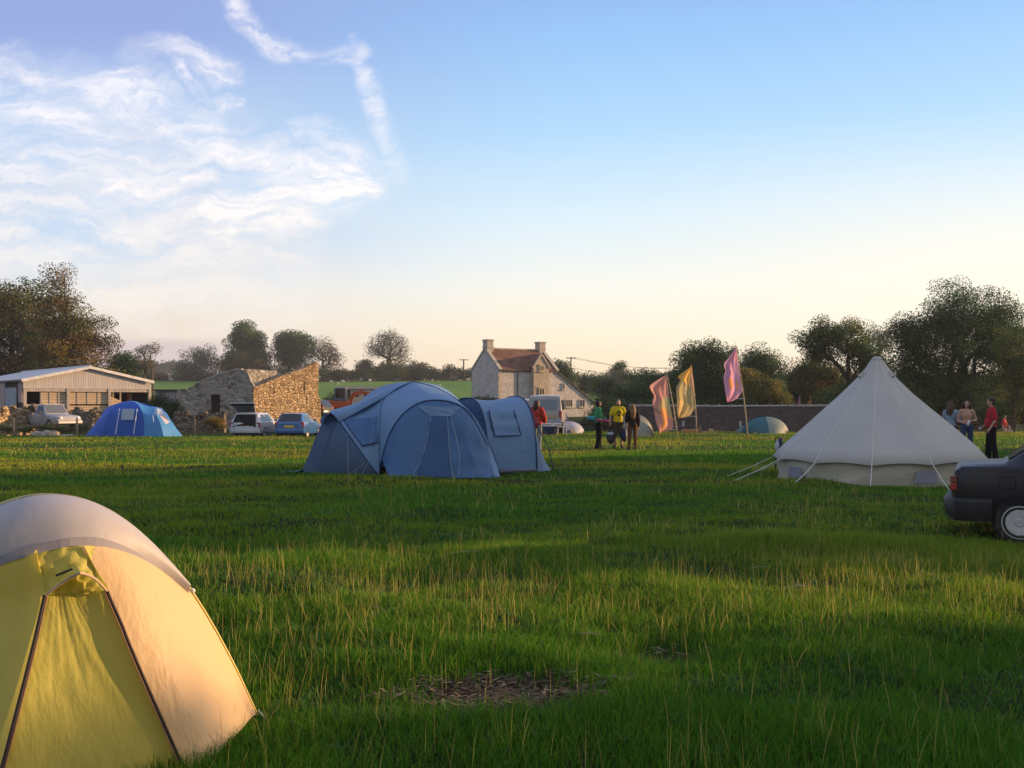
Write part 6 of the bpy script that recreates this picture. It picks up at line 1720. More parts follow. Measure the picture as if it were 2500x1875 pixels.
mb = MB(); a, b_ = T0.lerp(T1, .82), T0.lerp(T1, 1.02); mb.prism([a + Vector((0, -.62, 0)), a + Vector((0, .62, 0)), b_ + Vector((0, .66, 0)), b_ + Vector((0, -.66, 0))], -nn * .03); mb.build('tailgate_lip', M['black'], tg_)
r2, c2, s2 = far_car('blue hatchback car with a yellow number plate', 706, 54, -.08, (.03, .115, .33), 3.8, 1.40, False, w=.80, matname='blue_paint')
c2.screen('rear_screen', .05, .42, M['glass'], .88, .02, .05)
r3, c3, s3 = far_car('dark green car parked behind the golden gable', 802, 80, 1.2, (.02, .028, .024), 4.2, 1.45, False, plate=False, name='hatchback_car', matname='dark_green_paint', dz=.75)

def van(label, px, D, yaw, col, L, Hh, w, name='van', matname='van_white', dz=0):
    x = WX(px, D); b = Vector((x, D, gzs(x, D) + dz)); root = empty(name, b, label, 'van', 'vans parked beside the farmhouse', rz=PI / 2 + yaw)
    st = [(0, .38, 1.12, Hh - .12, w * .97, w * .86), (.06, .34, 1.15, Hh - .03, w, w * .86), (.3, .32, 1.15, Hh, w, w * .86), (L - 1.6, .32, 1.15, Hh - .02, w, w * .85), (L - .75, .32, 1.1, 1.2, w * .98, w * .84), (L - .1, .34, .8, .9, w * .94, w * .8), (L, .42, .6, .7, w * .88, w * .75)]
    c = Car(root, st, paint(matname, col, .3, .4)); c.body()
    for sg in (-1, 1):
        c.side_panel('side_window', [(.5, 1.22), (1.7, 1.22), (1.7, Hh - .25), (.5, Hh - .25)], M['glass'], sg)
        c.side_panel('side_window', [(2.0, 1.22), (L - 1.3, 1.22), (L - 1.6, Hh - .25), (2.0, Hh - .25)], M['glass'], sg)
        mb = MB(); mb.box((.0, sg * w * .88, 1.0), (.06, .16, .36)); mb.build('tail_light', RED, root, bevel=.02)
    mb = MB(); mb.box((-.005, 0, 1.5), (.03, w * 1.35, .52)); mb.build('rear_window', mat('pale_glass', (.22, .25, .28), rough=.06, spec=.9), root, bevel=.01)
    mb = MB(); mb.box((-.02, 0, .92), (.05, w * 1.3, .16)); mb.build('rear_trim', mat('tan_trim', (.42, .30, .16), rough=.4), root)
    mb = MB(); mb.box((-.07, 0, .48), (.2, w * 1.9, .18)); mb.build('bumper', mat('chrome', (.6, .6, .6), rough=.15, metal=1.0), root, bevel=.04)
    mb = MB(); mb.box((-.03, .1, .72), (.03, .52, .12)); mb.build('number_plate', bpy.data.materials['orange_plate'], root)
    c.screen('windscreen', L - 1.55, L - .78, M['glass']); c.wheels((.85, L - .9), .32, w - .1, HUB, .6)
    return root, c
van('silver-white van behind the person in the red coat', 1330, 52.0, -.10, (.36, .36, .37), 4.6, 1.98, .9)
v2, vc2 = van('campervan with a pale lit roof and blue window band', 1296, 60, -.35, (.55, .52, .5), 4.8, 1.86, .9, name='campervan', matname='camper_white')

def pickup():
    D = 63; x = WX(80, D); b = Vector((x, D, gzs(x, D) + .25)); root = empty('pickup_truck', b, 'old silver pickup truck standing among rubble by the barn', 'pickup truck', rz=-.62)
    st = [(0.0, .45, .90, .93, .78, .74), (.08, .38, .95, .98, .82, .76), (1.55, .36, .96, 1.0, .83, .76), (1.62, .36, .97, 1.58, .83, .62), (2.3, .36, .97, 1.62, .83, .62), (2.75, .36, .96, 1.02, .82, .72), (3.9, .40, .86, .92, .79, .7), (4.05, .48, .72, .78, .74, .66)]
    c = Car(root, st, mat('dull_silver_paint', (.34, .35, .37), (.26, .26, .27), 3, rough=.4, spec=.5)); c.body()
    for sg in (-1, 1): c.side_panel('side_window', [(1.72, 1.03), (2.58, 1.03), (2.28, 1.52), (1.75, 1.52)], M['glass'], sg)
    c.screen('windscreen', 2.32, 2.74, mat('sky_glass', (.10, .11, .12), rough=.08, spec=.7), .9)
    mb = MB(); mb.box((.82, 0, 1.0), (1.4, 1.3, .04)); mb.build('load_bed', M['black'], root)
    c.wheels((.8, 3.2), .34, .74, HUB, .55)
    mb = MB(); mb.box((4.06, 0, .55), (.14, 1.55, .2)); mb.build('bumper', M['steel'], root, bevel=.03)
    for sg in (-1, 1):
        mb = MB(); mb.ell((4.03, sg * .55, .78), (.05, .12, .1), 8, 6); mb.build('headlight', mat('lamp_glass', (.6, .6, .6), rough=.15), root, smooth=True)
        mb = MB(); mb.box((2.5, sg * .95, 1.1), (.08, .18, .2)); mb.build('wing_mirror', M['black'], root)
pickup()

def excavator():
    D = 86; x = WX(838, D); z = gzs(x, D) + .9; b = Vector((x, D, z))
    om = mat('orange_paint', (.50, .09, .025), (.38, .07, .02), 3, rough=.5)
    root = empty('excavator', b, 'orange tracked digger with its arched boom raised', 'excavator')
    for sg in (-1, 1):
        mb = MB(); 
        prof = [(-1.1, .15), (-1.3, .35), (-1.1, .62), (1.1, .62), (1.3, .35), (1.1, .15)]
        mb.prism([(p[0], sg * .85 - .22, p[1] - .15) for p in prof], (0, .44, 0)); mb.build('track', M['rubber'], root, bevel=.04)
    mb = MB(); mb.box((-.35, 0, .92), (1.9, 1.9, .65)); mb.build('body', om, root, bevel=.1)
    mb = MB(); mb.box((-.1, -.5, 1.75), (1.0, .9, 1.15)); cab = mb.build('cab', mat('cab_frame', (.10, .12, .16), rough=.4), root, bevel=.08)
    mb = MB(); mb.box((-.1, -.965, 1.85), (.75, .03, .75)); mb.build('window', M['glass'], cab)
    mb = MB(); mb.box((.42, -.5, 1.85), (.03, .7, .75)); mb.build('window', M['glass'], cab)
    P = [Vector((.55, .1, .9)), Vector((.65, .1, 1.4)), Vector((.95, .1, 1.8)), Vector((1.6, .1, 1.92)), Vector((2.4, .1, 1.75))]
    P = smooth_path(P, 14); mb = MB()
    rows = []
    for i, p in enumerate(P):
        d = (P[min(i + 1, 13)] - P[max(0, i - 1)]).normalized(); n = Vector((-d.z, 0, d.x)); h = .12 + .05 * math.sin(PI * i / 13)
        rows.append([p + n * h + Vector((0, -.16, 0)), p + n * h + Vector((0, .16, 0)), p - n * h + Vector((0, .16, 0)), p - n * h + Vector((0, -.16, 0))])
    mb.loft(rows); mb.build('boom', om, root)
    mb = MB(); mb.beam((2.3, .1, 1.85), (3.3, .1, .8), .18, .22, up=(0, 1, 0)); mb.build('dipper_arm', om, root, bevel=.03)
    mb = MB(); mb.tube([(1.1, .1, 2.05), (2.3, .1, 2.0)], .05, 8); mb.build('ram', M['steel'], root)
    mb = MB(); mb.prism([(3.2, -.35, .95), (3.6, -.35, .8), (3.55, -.35, .2), (3.1, -.35, .05), (2.9, -.35, .35)], (0, .9, 0)); mb.build('bucket', M['black'], root)
excavator()
# ================================================================== people
def remesh(name, mb, vox, m, parent=None, smooth_it=4):
    o = mb.build('tmp_' + name, m)
    md = o.modifiers.new('r', 'REMESH'); md.mode = 'VOXEL'; md.voxel_size = vox; md.use_smooth_shade = True
    s = o.modifiers.new('s', 'SMOOTH'); s.iterations = smooth_it; s.factor = .5
    dg = bpy.context.evaluated_depsgraph_get()
    me = bpy.data.meshes.new_from_object(o.evaluated_get(dg)); me.name = name
    bpy.data.objects.remove(o, do_unlink=True)
    if not me.materials: me.materials.append(m)
    n = bpy.data.objects.new(name, me); COL.objects.link(n)
    if parent: n.parent = parent
    return n
def cap(mb, a, b, ra, rb, seg=10):
    a = Vector(a); b = Vector(b)
    n = 5
    mb.tube([a.lerp(b, i / n) for i in range(n + 1)], [ra + (rb - ra) * i / n for i in range(n + 1)], seg)
    mb.ell(a, (ra, ra, ra), seg, 7); mb.ell(b, (rb, rb, rb), seg, 7)
def hand(mb, w, d, thumb, r=.008):
    """palm and five curled fingers from the wrist w along d"""
    w = Vector(w); d = Vector(d).normalized(); t = Vector(thumb); t = (t - d * t.dot(d)).normalized(); n = d.cross(t)
    cap(mb, w, w + d * .075, .026, .03, 8)
    for k, L in enumerate((.065, .075, .07, .055)):
        o = t * (.030 - .02 * k); p = w + d * .085 + o
        q = p + d * L * .55 + n * .008; e = q + d * L * .3 + n * .025
        mb.tube([p - d * .02, q, e], [.0105, .0095, .0075], 6)
    p = w + d * .03 + t * .026; mb.tube([p, p + t * .03 + d * .03, p + t * .036 + d * .055 + n * .012], [.013, .011, .008], 6)
class P_:
    pass
def person(label, px, D, H, yaw, J=None, skin='skin', hair=None, hairlen=0.0, haircol=(.03, .02, .012), top=None, topcol=(.5, .5, .5), sleeves=1, legs='trousers', legcol=(.05, .05, .06), shoecol=(.03, .025, .02), headyaw=0.0, wide=1.0, flare=0.0, belly=0.0, z=None, coat=0.0, beard=False):
    x = WX(px, D); g = gzs(x, D) if z is None else z
    s = H / 1.75
    j = dict(hipL=(.095, 0, .93), hipR=(-.095, 0, .93), knL=(.11, -.01, .50), knR=(-.11, -.01, .50), anL=(.12, .03, .085), anR=(-.12, .03, .085),
             pel=(0, 0, .97), waist=(0, .0, 1.08), chest=(0, .0, 1.29), neck=(0, .015, 1.47), head=(0, -.01, 1.635),
             shL=(.185, .01, 1.425), shR=(-.185, .01, 1.425), elL=(.25, .03, 1.14), elR=(-.25, .03, 1.14), wrL=(.26, -.05, .89), wrR=(-.26, -.05, .89))
    if J: j.update(J)
    j = {k: Vector(v) * s for k, v in j.items()}
    sk = M[skin]
    mb = MB(); q = wide
    R3 = Matrix.Rotation(headyaw, 3, 'Z')
    hd = j['head']
    mb.ell(hd + Vector((0, 0, .025 * s)), (.076 * s, .094 * s, .098 * s), 14, 10, R3)
    mb.ell(hd + R3 @ Vector((0, -.022, -.05)) * s, (.058 * s, .068 * s, .07 * s), 12, 8, R3)
    mb.ell(hd + R3 @ Vector((0, -.098, -.012)) * s, (.014 * s, .02 * s, .024 * s), 8, 6, R3)
    for sg in (-1, 1): mb.ell(hd + R3 @ Vector((sg * .078, .01, -.005)) * s, (.012 * s, .024 * s, .034 * s), 8, 6, R3)
    cap(mb, j['neck'] - Vector((0, 0, .04 * s)), hd - Vector((0, -.01, .07)) * s, .058 * s, .052 * s)
    mb.ell(j['chest'], (.165 * s * q, .105 * s * q, .19 * s), 14, 10); mb.ell(j['waist'] + Vector((0, -belly * .5 * s, 0)), (.14 * s * q, (.095 + belly) * s * q, .17 * s), 14, 10); mb.ell(j['pel'] - Vector((0, 0, .02 * s)), (.155 * s * q, .108 * s * q, .13 * s), 14, 10)
    cap(mb, j['shL'].lerp(j['neck'], .25), j['shR'].lerp(j['neck'], .25), .07 * s, .07 * s)
    for a in 'LR':
        cap(mb, j['sh' + a], j['el' + a], .052 * s, .041 * s); cap(mb, j['el' + a], j['wr' + a], .04 * s, .028 * s)
        cap(mb, j['hip' + a], j['kn' + a], .083 * s * q, .056 * s); cap(mb, j['kn' + a], j['an' + a], .056 * s, .038 * s)
        cap(mb, j['an' + a] - Vector((0, 0, .03 * s)), j['an' + a] + Vector((0, -.15, -.055)) * s, .04 * s, .032 * s)
        d = (j['wr' + a] - j['el' + a]).normalized(); hand(mb, j['wr' + a], d * s, Vector((0, -1, .2)))
    root = remesh('person', mb, .0125, sk)
    root.location = (x, D, g); root.rotation_euler = (0, 0, yaw)
    tag(root, label, 'person')
    # eyes and mouth
    for sg in (-1, 1):
        e = MB(); e.ell(hd + R3 @ Vector((sg * .031, -.083, .012)) * s, (.012 * s, .008 * s, .008 * s), 8, 6, R3); e.build('eye', M['black'], root, smooth=True)
    e = MB(); e.ell(hd + R3 @ Vector((0, -.088, -.055)) * s, (.024 * s, .008 * s, .006 * s), 8, 6, R3); e.build('mouth', mat('lips', (.25, .09, .07), rough=.6) if 'lips' not in bpy.data.materials else bpy.data.materials['lips'], root, smooth=True)
    hm = mat('hair', haircol, tuple(v * .5 for v in haircol), 40, rough=.6, stretch=(4, 4, .5), bump=.5)
    h = MB()
    h.ell(hd + R3 @ Vector((0, .018, .045)) * s, (.088 * s, .098 * s, .092 * s), 14, 10, R3)
    h.ell(hd + R3 @ Vector((0, .045, -.01)) * s, (.08 * s, .065 * s, .085 * s), 12, 8, R3)
    if hairlen:
        r = random.Random(int(px))
        for k in range(15):
            a = PI * (-.12 + 1.24 * k / 14); 
            p0 = hd + R3 @ Vector((.078 * math.cos(a), .02 + .06 * math.sin(a), .04)) * s
            L = hairlen * r.uniform(.8, 1.1)
            p1 = p0 + R3 @ Vector((.03 * math.cos(a), .035 * math.sin(a) + .02, -L * .5)) * s; p2 = p0 + R3 @ Vector((.02 * math.cos(a) + r.uniform(-.02, .02), .05 * math.sin(a) + .015, -L)) * s
            h.tube([p0, p1, p2], [.034 * s, .034 * s, .014 * s], 7)
    remesh('hair', h, .014, hm, root, 2)
    if beard:
        b = MB(); b.ell(hd + R3 @ Vector((0, -.05, -.085)) * s, (.055 * s, .05 * s, .045 * s), 10, 8, R3); b.build('beard', hm, root, smooth=True)
    if top:
        tm = fabric('top_' + top, topcol, tuple(v * .85 for v in topcol), wr=.6, trans=.05, wscale=9, rough=.85, spec=.1)
        t = MB(); e = .016 + coat
        t.ell(j['chest'], ((.165 * q + e) * s, (.108 * q + e) * s, .2 * s), 14, 10); t.ell(j['waist'] + Vector((0, -belly * .5 * s, 0)), ((.148 * q + e) * s, (.1 * q + e + belly) * s, .19 * s), 14, 10)
        t.ell(j['pel'] + Vector((0, 0, -.0)), ((.158 * q + e) * s, (.113 * q + e) * s, (.12 + coat * 3) * s), 14, 10)
        cap(t, j['shL'].lerp(j['neck'], .22), j['shR'].lerp(j['neck'], .22), (.072 + e * .6) * s, (.072 + e * .6) * s)
        cap(t, j['neck'] - Vector((0, 0, .05 * s)), j['neck'] + Vector((0, .0, .01 * s)), .07 * s, .066 * s)
        for a in 'LR':
            if sleeves >= 1:
                cap(t, j['sh' + a], j['el' + a], (.056 + e) * s, (.046 + e) * s); cap(t, j['el' + a], j['el' + a].lerp(j['wr' + a], .93), (.045 + e) * s, (.034 + e) * s)
            else:
                cap(t, j['sh' + a], j['sh' + a].lerp(j['el' + a], sleeves), (.06 + e) * s, (.062 + e) * s)
        remesh(top, t, .0135, tm, root, 5)
    lm = fabric('legwear', legcol, tuple(v * .75 for v in legcol), wr=.7, trans=.0, wscale=10, stretch=(1, 1, .5), rough=.9, spec=.1)
    t = MB(); e = .014
    t.ell(j['pel'] - Vector((0, 0, .02 * s)), ((.158 * q + e) * s, (.112 * q + e) * s, .135 * s), 14, 10)
    for a in 'LR':
        if legs == 'shorts':
            kn = j['hip' + a].lerp(j['kn' + a], .98); cap(t, j['hip' + a], kn, (.09 * q + e) * s, (.085 + e) * s)
        else:
            cap(t, j['hip' + a], j['kn' + a], (.086 * q + e) * s, (.06 + e + flare * .5) * s); cap(t, j['kn' + a], j['an' + a] + Vector((0, 0, -.01 * s)), (.06 + e + flare * .5) * s, (.046 + e + flare) * s)
    remesh(legs, t, .0135, lm, root, 5)
    sm = mat('shoe_leather', shoecol, rough=.6)
    for a in 'LR':
        t = MB(); cap(t, j['an' + a] + Vector((0, .03, -.045)) * s, j['an' + a] + Vector((0, -.16, -.05)) * s, .046 * s, .04 * s); cap(t, j['an' + a], j['an' + a] + Vector((0, 0, .03)) * s, .05 * s, .05 * s)
        remesh('shoe', t, .014, sm, root, 2)
    root['_s'] = s
    del root['_s']
    return root, j
def world_pt(root, p): return Matrix.Translation(root.location) @ Matrix.Rotation(root.rotation_euler[2], 4, 'Z') @ Vector(p)
def in_front(root, j, rows_px): pass
def make_people():
    person('person in a red coat with long dark hair standing behind the blue tent', 1311, 35.5, 1.70, PI - .5, dict(elL=(.27, -.06, 1.16), wrL=(.2, -.22, 1.02), elR=(-.27, -.04, 1.16), wrR=(-.19, -.22, 1.0)), hairlen=.30, haircol=(.06, .03, .015), top='coat', topcol=(.42, .045, .035), coat=.03, legcol=(.24, .25, .25), headyaw=-.5)
    g, jg = person('person in a green top and wide black trousers facing right', 1461, 35.5, 1.66, PI / 2 + .25, dict(elL=(.25, .08, 1.15), wrL=(.25, -.06, .93), elR=(-.27, -.02, 1.18), wrR=(-.2, -.22, 1.08), knL=(.11, -.05, .5), anL=(.12, -.06, .085), anR=(-.12, .08, .085)), skin='skin_dark', haircol=(.008, .007, .007), top='jumper', topcol=(.06, .27, .115), legcol=(.012, .014, .017), flare=.045)
    y, jy = person('person in a yellow printed T-shirt and brown shorts facing the camera', 1509, 35.4, 1.70, .12, dict(elL=(.27, .03, 1.16), wrL=(.30, -.05, .90), elR=(-.27, .03, 1.16), wrR=(-.30, -.05, .90), anL=(.14, .02, .085), anR=(-.13, .02, .085)), haircol=(.07, .03, .015), top='t_shirt', topcol=(.62, .47, .02), sleeves=.72, legs='shorts', legcol=(.085, .07, .04), wide=1.1, beard=True)
    b, jb = person('person with long fair hair and brown trousers seen from behind', 1544, 34.8, 1.55, PI + .12, dict(elL=(.24, -.04, 1.15), wrL=(.17, -.2, 1.05), elR=(-.24, .0, 1.14), wrR=(-.24, -.06, .9), anL=(.15, .02, .085), anR=(-.12, .02, .085)), hairlen=.52, haircol=(.22, .12, .045), top='jacket', topcol=(.03, .02, .016), legcol=(.15, .07, .03), coat=.008)
    d, jd = person('person in a pale denim jacket with long brown hair by the bell tent', 2322, 30.5, 1.62, PI - .75, dict(elL=(.25, -.05, 1.14), wrL=(.16, -.22, 1.06), elR=(-.25, -.05, 1.14), wrR=(-.14, -.24, 1.1)), hairlen=.36, haircol=(.11, .06, .025), top='denim_jacket', topcol=(.26, .35, .43), legcol=(.05, .075, .15), headyaw=-.35)
    sml, js = person('shirtless person with long brown hair holding a can', 2360, 30.0, 1.66, -.12, dict(elL=(.285, .02, 1.15), wrL=(.06, -.19, 1.13), elR=(-.26, .03, 1.13), wrR=(-.10, -.24, 1.06), anL=(.14, .02, .085), anR=(-.13, .02, .085)), hairlen=.25, haircol=(.06, .022, .012), legcol=(.045, .07, .14), wide=1.02, headyaw=-.25)
    r, jr = person('heavy-set person in a red T-shirt and black trousers facing left', 2420, 28.6, 1.78, -PI / 2 - .25, dict(elL=(.25, .06, 1.15), wrL=(.25, -.08, .92), elR=(-.26, .02, 1.15), wrR=(-.24, -.16, .96), anL=(.13, .10, .085), anR=(-.13, -.06, .085), knL=(.11, .03, .5), knR=(-.11, -.05, .5)), haircol=(.012, .009, .008), top='t_shirt', topcol=(.42, .03, .035), sleeves=.8, legcol=(.010, .010, .012), wide=1.12, belly=.035, flare=.02)
    person('distant person in red near the far hedge', 2452, 60.4, 1.68, .8, dict(elL=(.26, -.05, 1.15), wrL=(.16, -.2, 1.1)), haircol=(.05, .03, .02), top='t_shirt', topcol=(.40, .05, .045), sleeves=.8, legcol=(.2, .19, .18))
    person('small distant child in pale clothes behind the red-shirted man', 2464, 60.8, 1.2, -.4, None, haircol=(.1, .06, .03), top='t_shirt', topcol=(.36, .32, .26), sleeves=.8, legcol=(.16, .13, .1))
    # things people hold
    pk = mat('pink_mat', (.36, .07, .14), (.3, .05, .12), 8, rough=.8); te = mat('teal_mat', (.05, .28, .30), (.04, .22, .25), 8, rough=.8)
    def roll(name, label, a, b2, rad, m):
        o = MB(); a = Vector(a); b2 = Vector(b2)
        d = (b2 - a).normalized(); sd = d.cross(Vector((0, 0, 1))).normalized(); u = sd.cross(d)
        pr = []
        for k in range(61):
            t = 2 * PI * 3.2 * k / 60; rr = rad * (.28 + .72 * k / 60); pr.append((rr * math.cos(t), rr * math.sin(t)))
        o.grid([[p + sd * q[0] + u * q[1] for q in pr] for p in [a.lerp(b2, i / 6) for i in range(7)]])
        ob = o.build(name, m, None, smooth=True, world=True, loc=(a + b2) / 2, solid=.008); tag(ob, label, 'camping mat')
        return ob
    roll('camping_mat', 'rolled teal camping mat under the arm of the person in green', W(1436, 1021, 35.35), W(1455, 1022, 35.15), .085, te)
    roll('camping_mat', 'rolled pink camping mat under the arm of the person in green', W(1455, 1025, 35.05), W(1487, 1029, 35.0), .05, pk)
    def bag(label, c, size, m, m2=None):
        base = Vector(c); root = empty('holdall', base, label, 'bag')
        o = MB(); o.ell((0, 0, 0), size, 14, 10); 
        remesh('bag_body', o, .02, m, root, 3)
        h = MB(); zt = size[2]
        h.tube([(-.06, 0, zt * .8), (-.05, 0, zt + .1), (0, 0, zt + .16), (.05, 0, zt + .1), (.06, 0, zt * .8)], .012, 6); h.build('handle', M['black'], root)
        if m2:
            h = MB(); h.prism([(-size[0] * .8, -size[1] * .9, zt * .35), (size[0] * .5, -size[1] * .98, zt * .35), (size[0] * .5, -size[1] * .85, zt * .7), (-size[0] * .8, -size[1] * .75, zt * .7)], (0, .05, 0)); h.build('pocket', m2, root)
        return root
    dk = fabric('dark_bag', (.025, .025, .035), (.04, .04, .05), wr=.6, trans=0, wscale=6); nb = fabric('navy_bag', (.012, .02, .06), (.02, .03, .08), wr=.5, trans=0, wscale=6)
    bag('black holdall hanging beside the brown shorts, nearer the green top', W(1491, 1067, 35.15), (.15, .13, .24), dk, mat('pale_pocket', (.34, .36, .38), rough=.7))
    bag('navy bag hanging between the yellow T-shirt and the fair-haired person', W(1524, 1062, 35.2), (.11, .12, .25), nb)
    def can(label, p, col, h=.12, r=.034, tilt=0):
        root = empty('drink_can', p, label, 'drink can'); root.rotation_euler = (0, tilt, 0)
        o = MB(); o.lathe([(r * .75, 0), (r, .012), (r, h - .014), (r * .8, h)], (0, 0, 0), 14); o.build('can_body', col, root, smooth=True, auto=40)
        o = MB(); o.lathe([(r * .78, h - .002), (r * .8, h + .004), (r * .7, h + .003), (.001, h - .001)], (0, 0, 0), 14); o.build('can_lid', M['steel'], root)
    p = world_pt(sml, js['wrR'] + Vector((.03, -.10, -.07))); can('white can in the hand of the shirtless person', p, mat('can_white', (.6, .6, .6), rough=.3, metal=.3), .16, .036, .25)
    p = world_pt(r, jr['wrR'] + Vector((.0, -.08, -.13))); can('silver can in the hand of the person in the red T-shirt', p, mat('can_silver', (.4, .4, .42), rough=.3, metal=.6), .12, .034)
    # print on the yellow T-shirt: a ring with a bold numeral-like figure
    ink = mat('black_ink', (.02, .02, .018), rough=.8)
    s = 1.70 / 1.75
    def front(px_, pz_):
        z = pz_; rx = .165 * 1.1 + .02; ry = .108 * 1.1 + .018
        best = 0
        for cz, hz, ax, ay in ((1.29, .2, rx, ry), (1.08, .19, .148 * 1.1 + .016, .1 * 1.1 + .016)):
            k = 1 - ((z - cz) / hz) ** 2 - (px_ / ax) ** 2
            if k > 0: best = max(best, ay * math.sqrt(k))
        return Vector((px_, -max(best, .10) - .014, z)) * s
    o = MB()
    ring = [front(.085 * math.cos(a), 1.27 + .085 * math.sin(a)) for a in np.linspace(-.5, PI + .5, 22)]
    o.tube(ring, .010, 5)
    fig = [front(-.035, 1.285), front(-.02, 1.315), front(.012, 1.32), front(.03, 1.295), front(.018, 1.26), front(-.012, 1.225), front(-.04, 1.185), front(.0, 1.183), front(.05, 1.185)]
    o.tube(fig, .016, 5)
    pr = o.build('shirt_print', ink, y)
make_people()

# ================================================================== flags
def flag_mat(name, rules, base, trans=.45):
    """cloth dyed in patches; the tint attribute carries the design"""
    m = fabric(name, (1, 1, 1), None, wr=.35, trans=trans, wscale=2.5, stretch=(3, 3, .6), rough=.7)
    return m
FLAGM = mat('dyed_cloth', (1, 1, 1), rough=.75, trans=.42, attr=True, bump=.25, bscale=3, stretch=(3, 3, .5))
def banner(label, D, base_px, tip_px, left, right, design, seed, knots=5, nv=48, nu=24, bulge=.22):
    b = G(base_px[0], D); tip = W(tip_px[0], tip_px[1], D)
    root = empty('banner_flag', b, label, 'flag', 'tall festival banners')
    mb = MB(); r = random.Random(seed)
    path = [b + Vector((0, 0, -.2))] + [b.lerp(tip, t) + Vector((.05 * math.sin(PI * t), 0, 0)) for t in (.2, .4, .6, .8)] + [tip]
    mb.tube(path, [.036, .034, .03, .026, .02, .014], 8); mb.build('pole', mat('bamboo', (.42, .34, .22), (.3, .24, .15), 6, rough=.7), root, smooth=True, world=True)
    A = smooth_path([W(x, y, D) for x, y in left], nv); B = smooth_path([W(x, y, D) for x, y in right], nv)
    V = []; C = []
    for j in range(nv):
        v = j / (nv - 1)
        for i in range(nu):
            u = i / (nu - 1)
            p = A[j].lerp(B[j], u)
            w = bulge * (1 - u) ** .6 * (math.sin(9.5 * u + 3.2 * v + seed) * .55 + .35 * math.sin(17 * u - 5 * v + seed * 2)) * min(1, 5 * v + .15)
            V.append(p + Vector((w * .10, w - .05, 0)) - root.location)
            C.append(design(u, v))
    idx = np.arange((nv - 1) * nu).reshape(nv - 1, nu)[:, :-1].ravel()
    Fc = np.stack([idx, idx + 1, idx + nu + 1, idx + nu], 1)
    np_mesh('cloth', np.array([tuple(p) for p in V]), 4, FLAGM, col=np.array(C), parent=root, faces=Fc, smooth=True)
    for k in range(knots):
        q = B[int((k + .3) / knots * (nv - 1))]
        t = min(path[1:], key=lambda p: (p - q).length)
        zf = max(0, min(1, (q.z - b.z) / (tip.z - b.z))); pole_p = b.lerp(tip, zf) + Vector((.05 * math.sin(PI * zf), 0, 0))
        mb = MB(); mb.tube([q, q.lerp(pole_p, .5) + Vector((0, -.03, .01)), pole_p + Vector((.04, 0, 0))], .014, 5); mb.build('tie', M['rope'], root, world=True)
    return root
SAL, OLV, ORA, TAN, GLD, PNK, LIL, PCH = (.62, .32, .26), (.52, .46, .22), (.80, .38, .14), (.50, .42, .20), (.78, .50, .12), (.74, .38, .50), (.55, .33, .56), (.76, .45, .3)
def d1(u, v):
    if .36 < v < .62 and (u > .25 + (.62 - v) * 1.6): return ORA if (v > .55 and .45 < u < .72) else OLV
    if v > .58 and .42 < u < .62: return ORA
    if .60 < v < .66: return (.44, .22, .14) if u < .4 else ORA
    return SAL
def d2(u, v):
    if ((u - .5) / .17) ** 2 + ((v - .47) / .05) ** 2 < 1.0 and ((u - .5) / .13) ** 2 + ((v - .47) / .036) ** 2 > 1.0: return (.70, .56, .32)
    if .36 < v < .66: return TAN
    if v <= .36: return GLD if (u < .75) else PCH
    return (.60, .46, .2) if (u * 3 + v) % .5 < .22 else (.74, .53, .22)
def d3(u, v):
    if .55 < v < .72 and (.3 < u < .5 or .68 < u < .82): return ORA
    if .30 < v < .7 and .2 < u < .36: return LIL
    if .25 < v < .8 and .6 < u < .7: return LIL
    return PNK
banner('tall salmon and orange banner on a leaning pole, leftmost of the three', 50, (1654, 1062), (1624, 896), [(1625, 916), (1602, 930), (1586, 942), (1590, 955), (1596, 966), (1592, 982), (1596, 1002), (1601, 1030), (1607, 1050), (1610, 1058)], [(1626, 917), (1631, 950), (1635, 985), (1640, 1012), (1643, 1030), (1644, 1040), (1640, 1047), (1630, 1051), (1619, 1054), (1612, 1058)], d1, 1)
banner('golden yellow banner with a pale ring on it', 51, (1701, 1060), (1687, 890), [(1687, 895), (1670, 907), (1654, 920), (1660, 928), (1652, 942), (1650, 955), (1652, 980), (1652, 1000), (1656, 1020)], [(1689, 896), (1692, 930), (1694, 960), (1695, 985), (1697, 997), (1690, 1006), (1684, 1014), (1671, 1019), (1657, 1020)], d2, 4)
banner('tall pink and lilac banner, highest of the three', 49, (1826, 1062), (1796, 842), [(1795, 850), (1782, 870), (1770, 885), (1768, 895), (1771, 905), (1766, 920), (1768, 945), (1771, 965), (1775, 981)], [(1797, 850), (1801, 880), (1805, 910), (1808, 935), (1812, 955), (1808, 962), (1798, 973), (1787, 979), (1776, 982)], d3, 2)
def pennant(label, px, D, y0, y1, w, col, seed):
    b = Vector((WX(px, D), D, gzs(WX(px, D), D))); root = empty('pennant', b, label, 'flag', 'small pennants beyond the tiled roof')
    tip = W(px + 1, y0, D)
    mb = MB(); mb.tube([b, tip], [.03, .015], 6); mb.build('pole', bpy.data.materials['bamboo'], root, world=True)
    a, e, f2 = W(px, y0 + 1, D), W(px - w, y1 - 8, D), W(px + 1, y1, D)
    rows = [[a.lerp(e, t).lerp(a.lerp(f2, t), u) + Vector((0, .15 * math.sin(5 * t + 6 * u + seed), 0)) for u in np.linspace(0, 1, 8)] for t in np.linspace(0.02, 1, 10)]
    m = MB(); m.grid(rows); m.build('cloth', fabric('pennant_cloth', col, wr=.3, trans=.4), root, smooth=True, world=True)
pennant('small pink pennant just above the long tiled roof', 1953, 84, 965, 990, 7, (.55, .22, .34), 1)
pennant('small orange pennant just above the long tiled roof', 1979, 84, 965, 990, 7, (.55, .2, .07), 2)
pennant('tiny green pennant peeking over the roof beside the bell tent', 2026, 84, 976, 991, 3, (.1, .2, .12), 3)

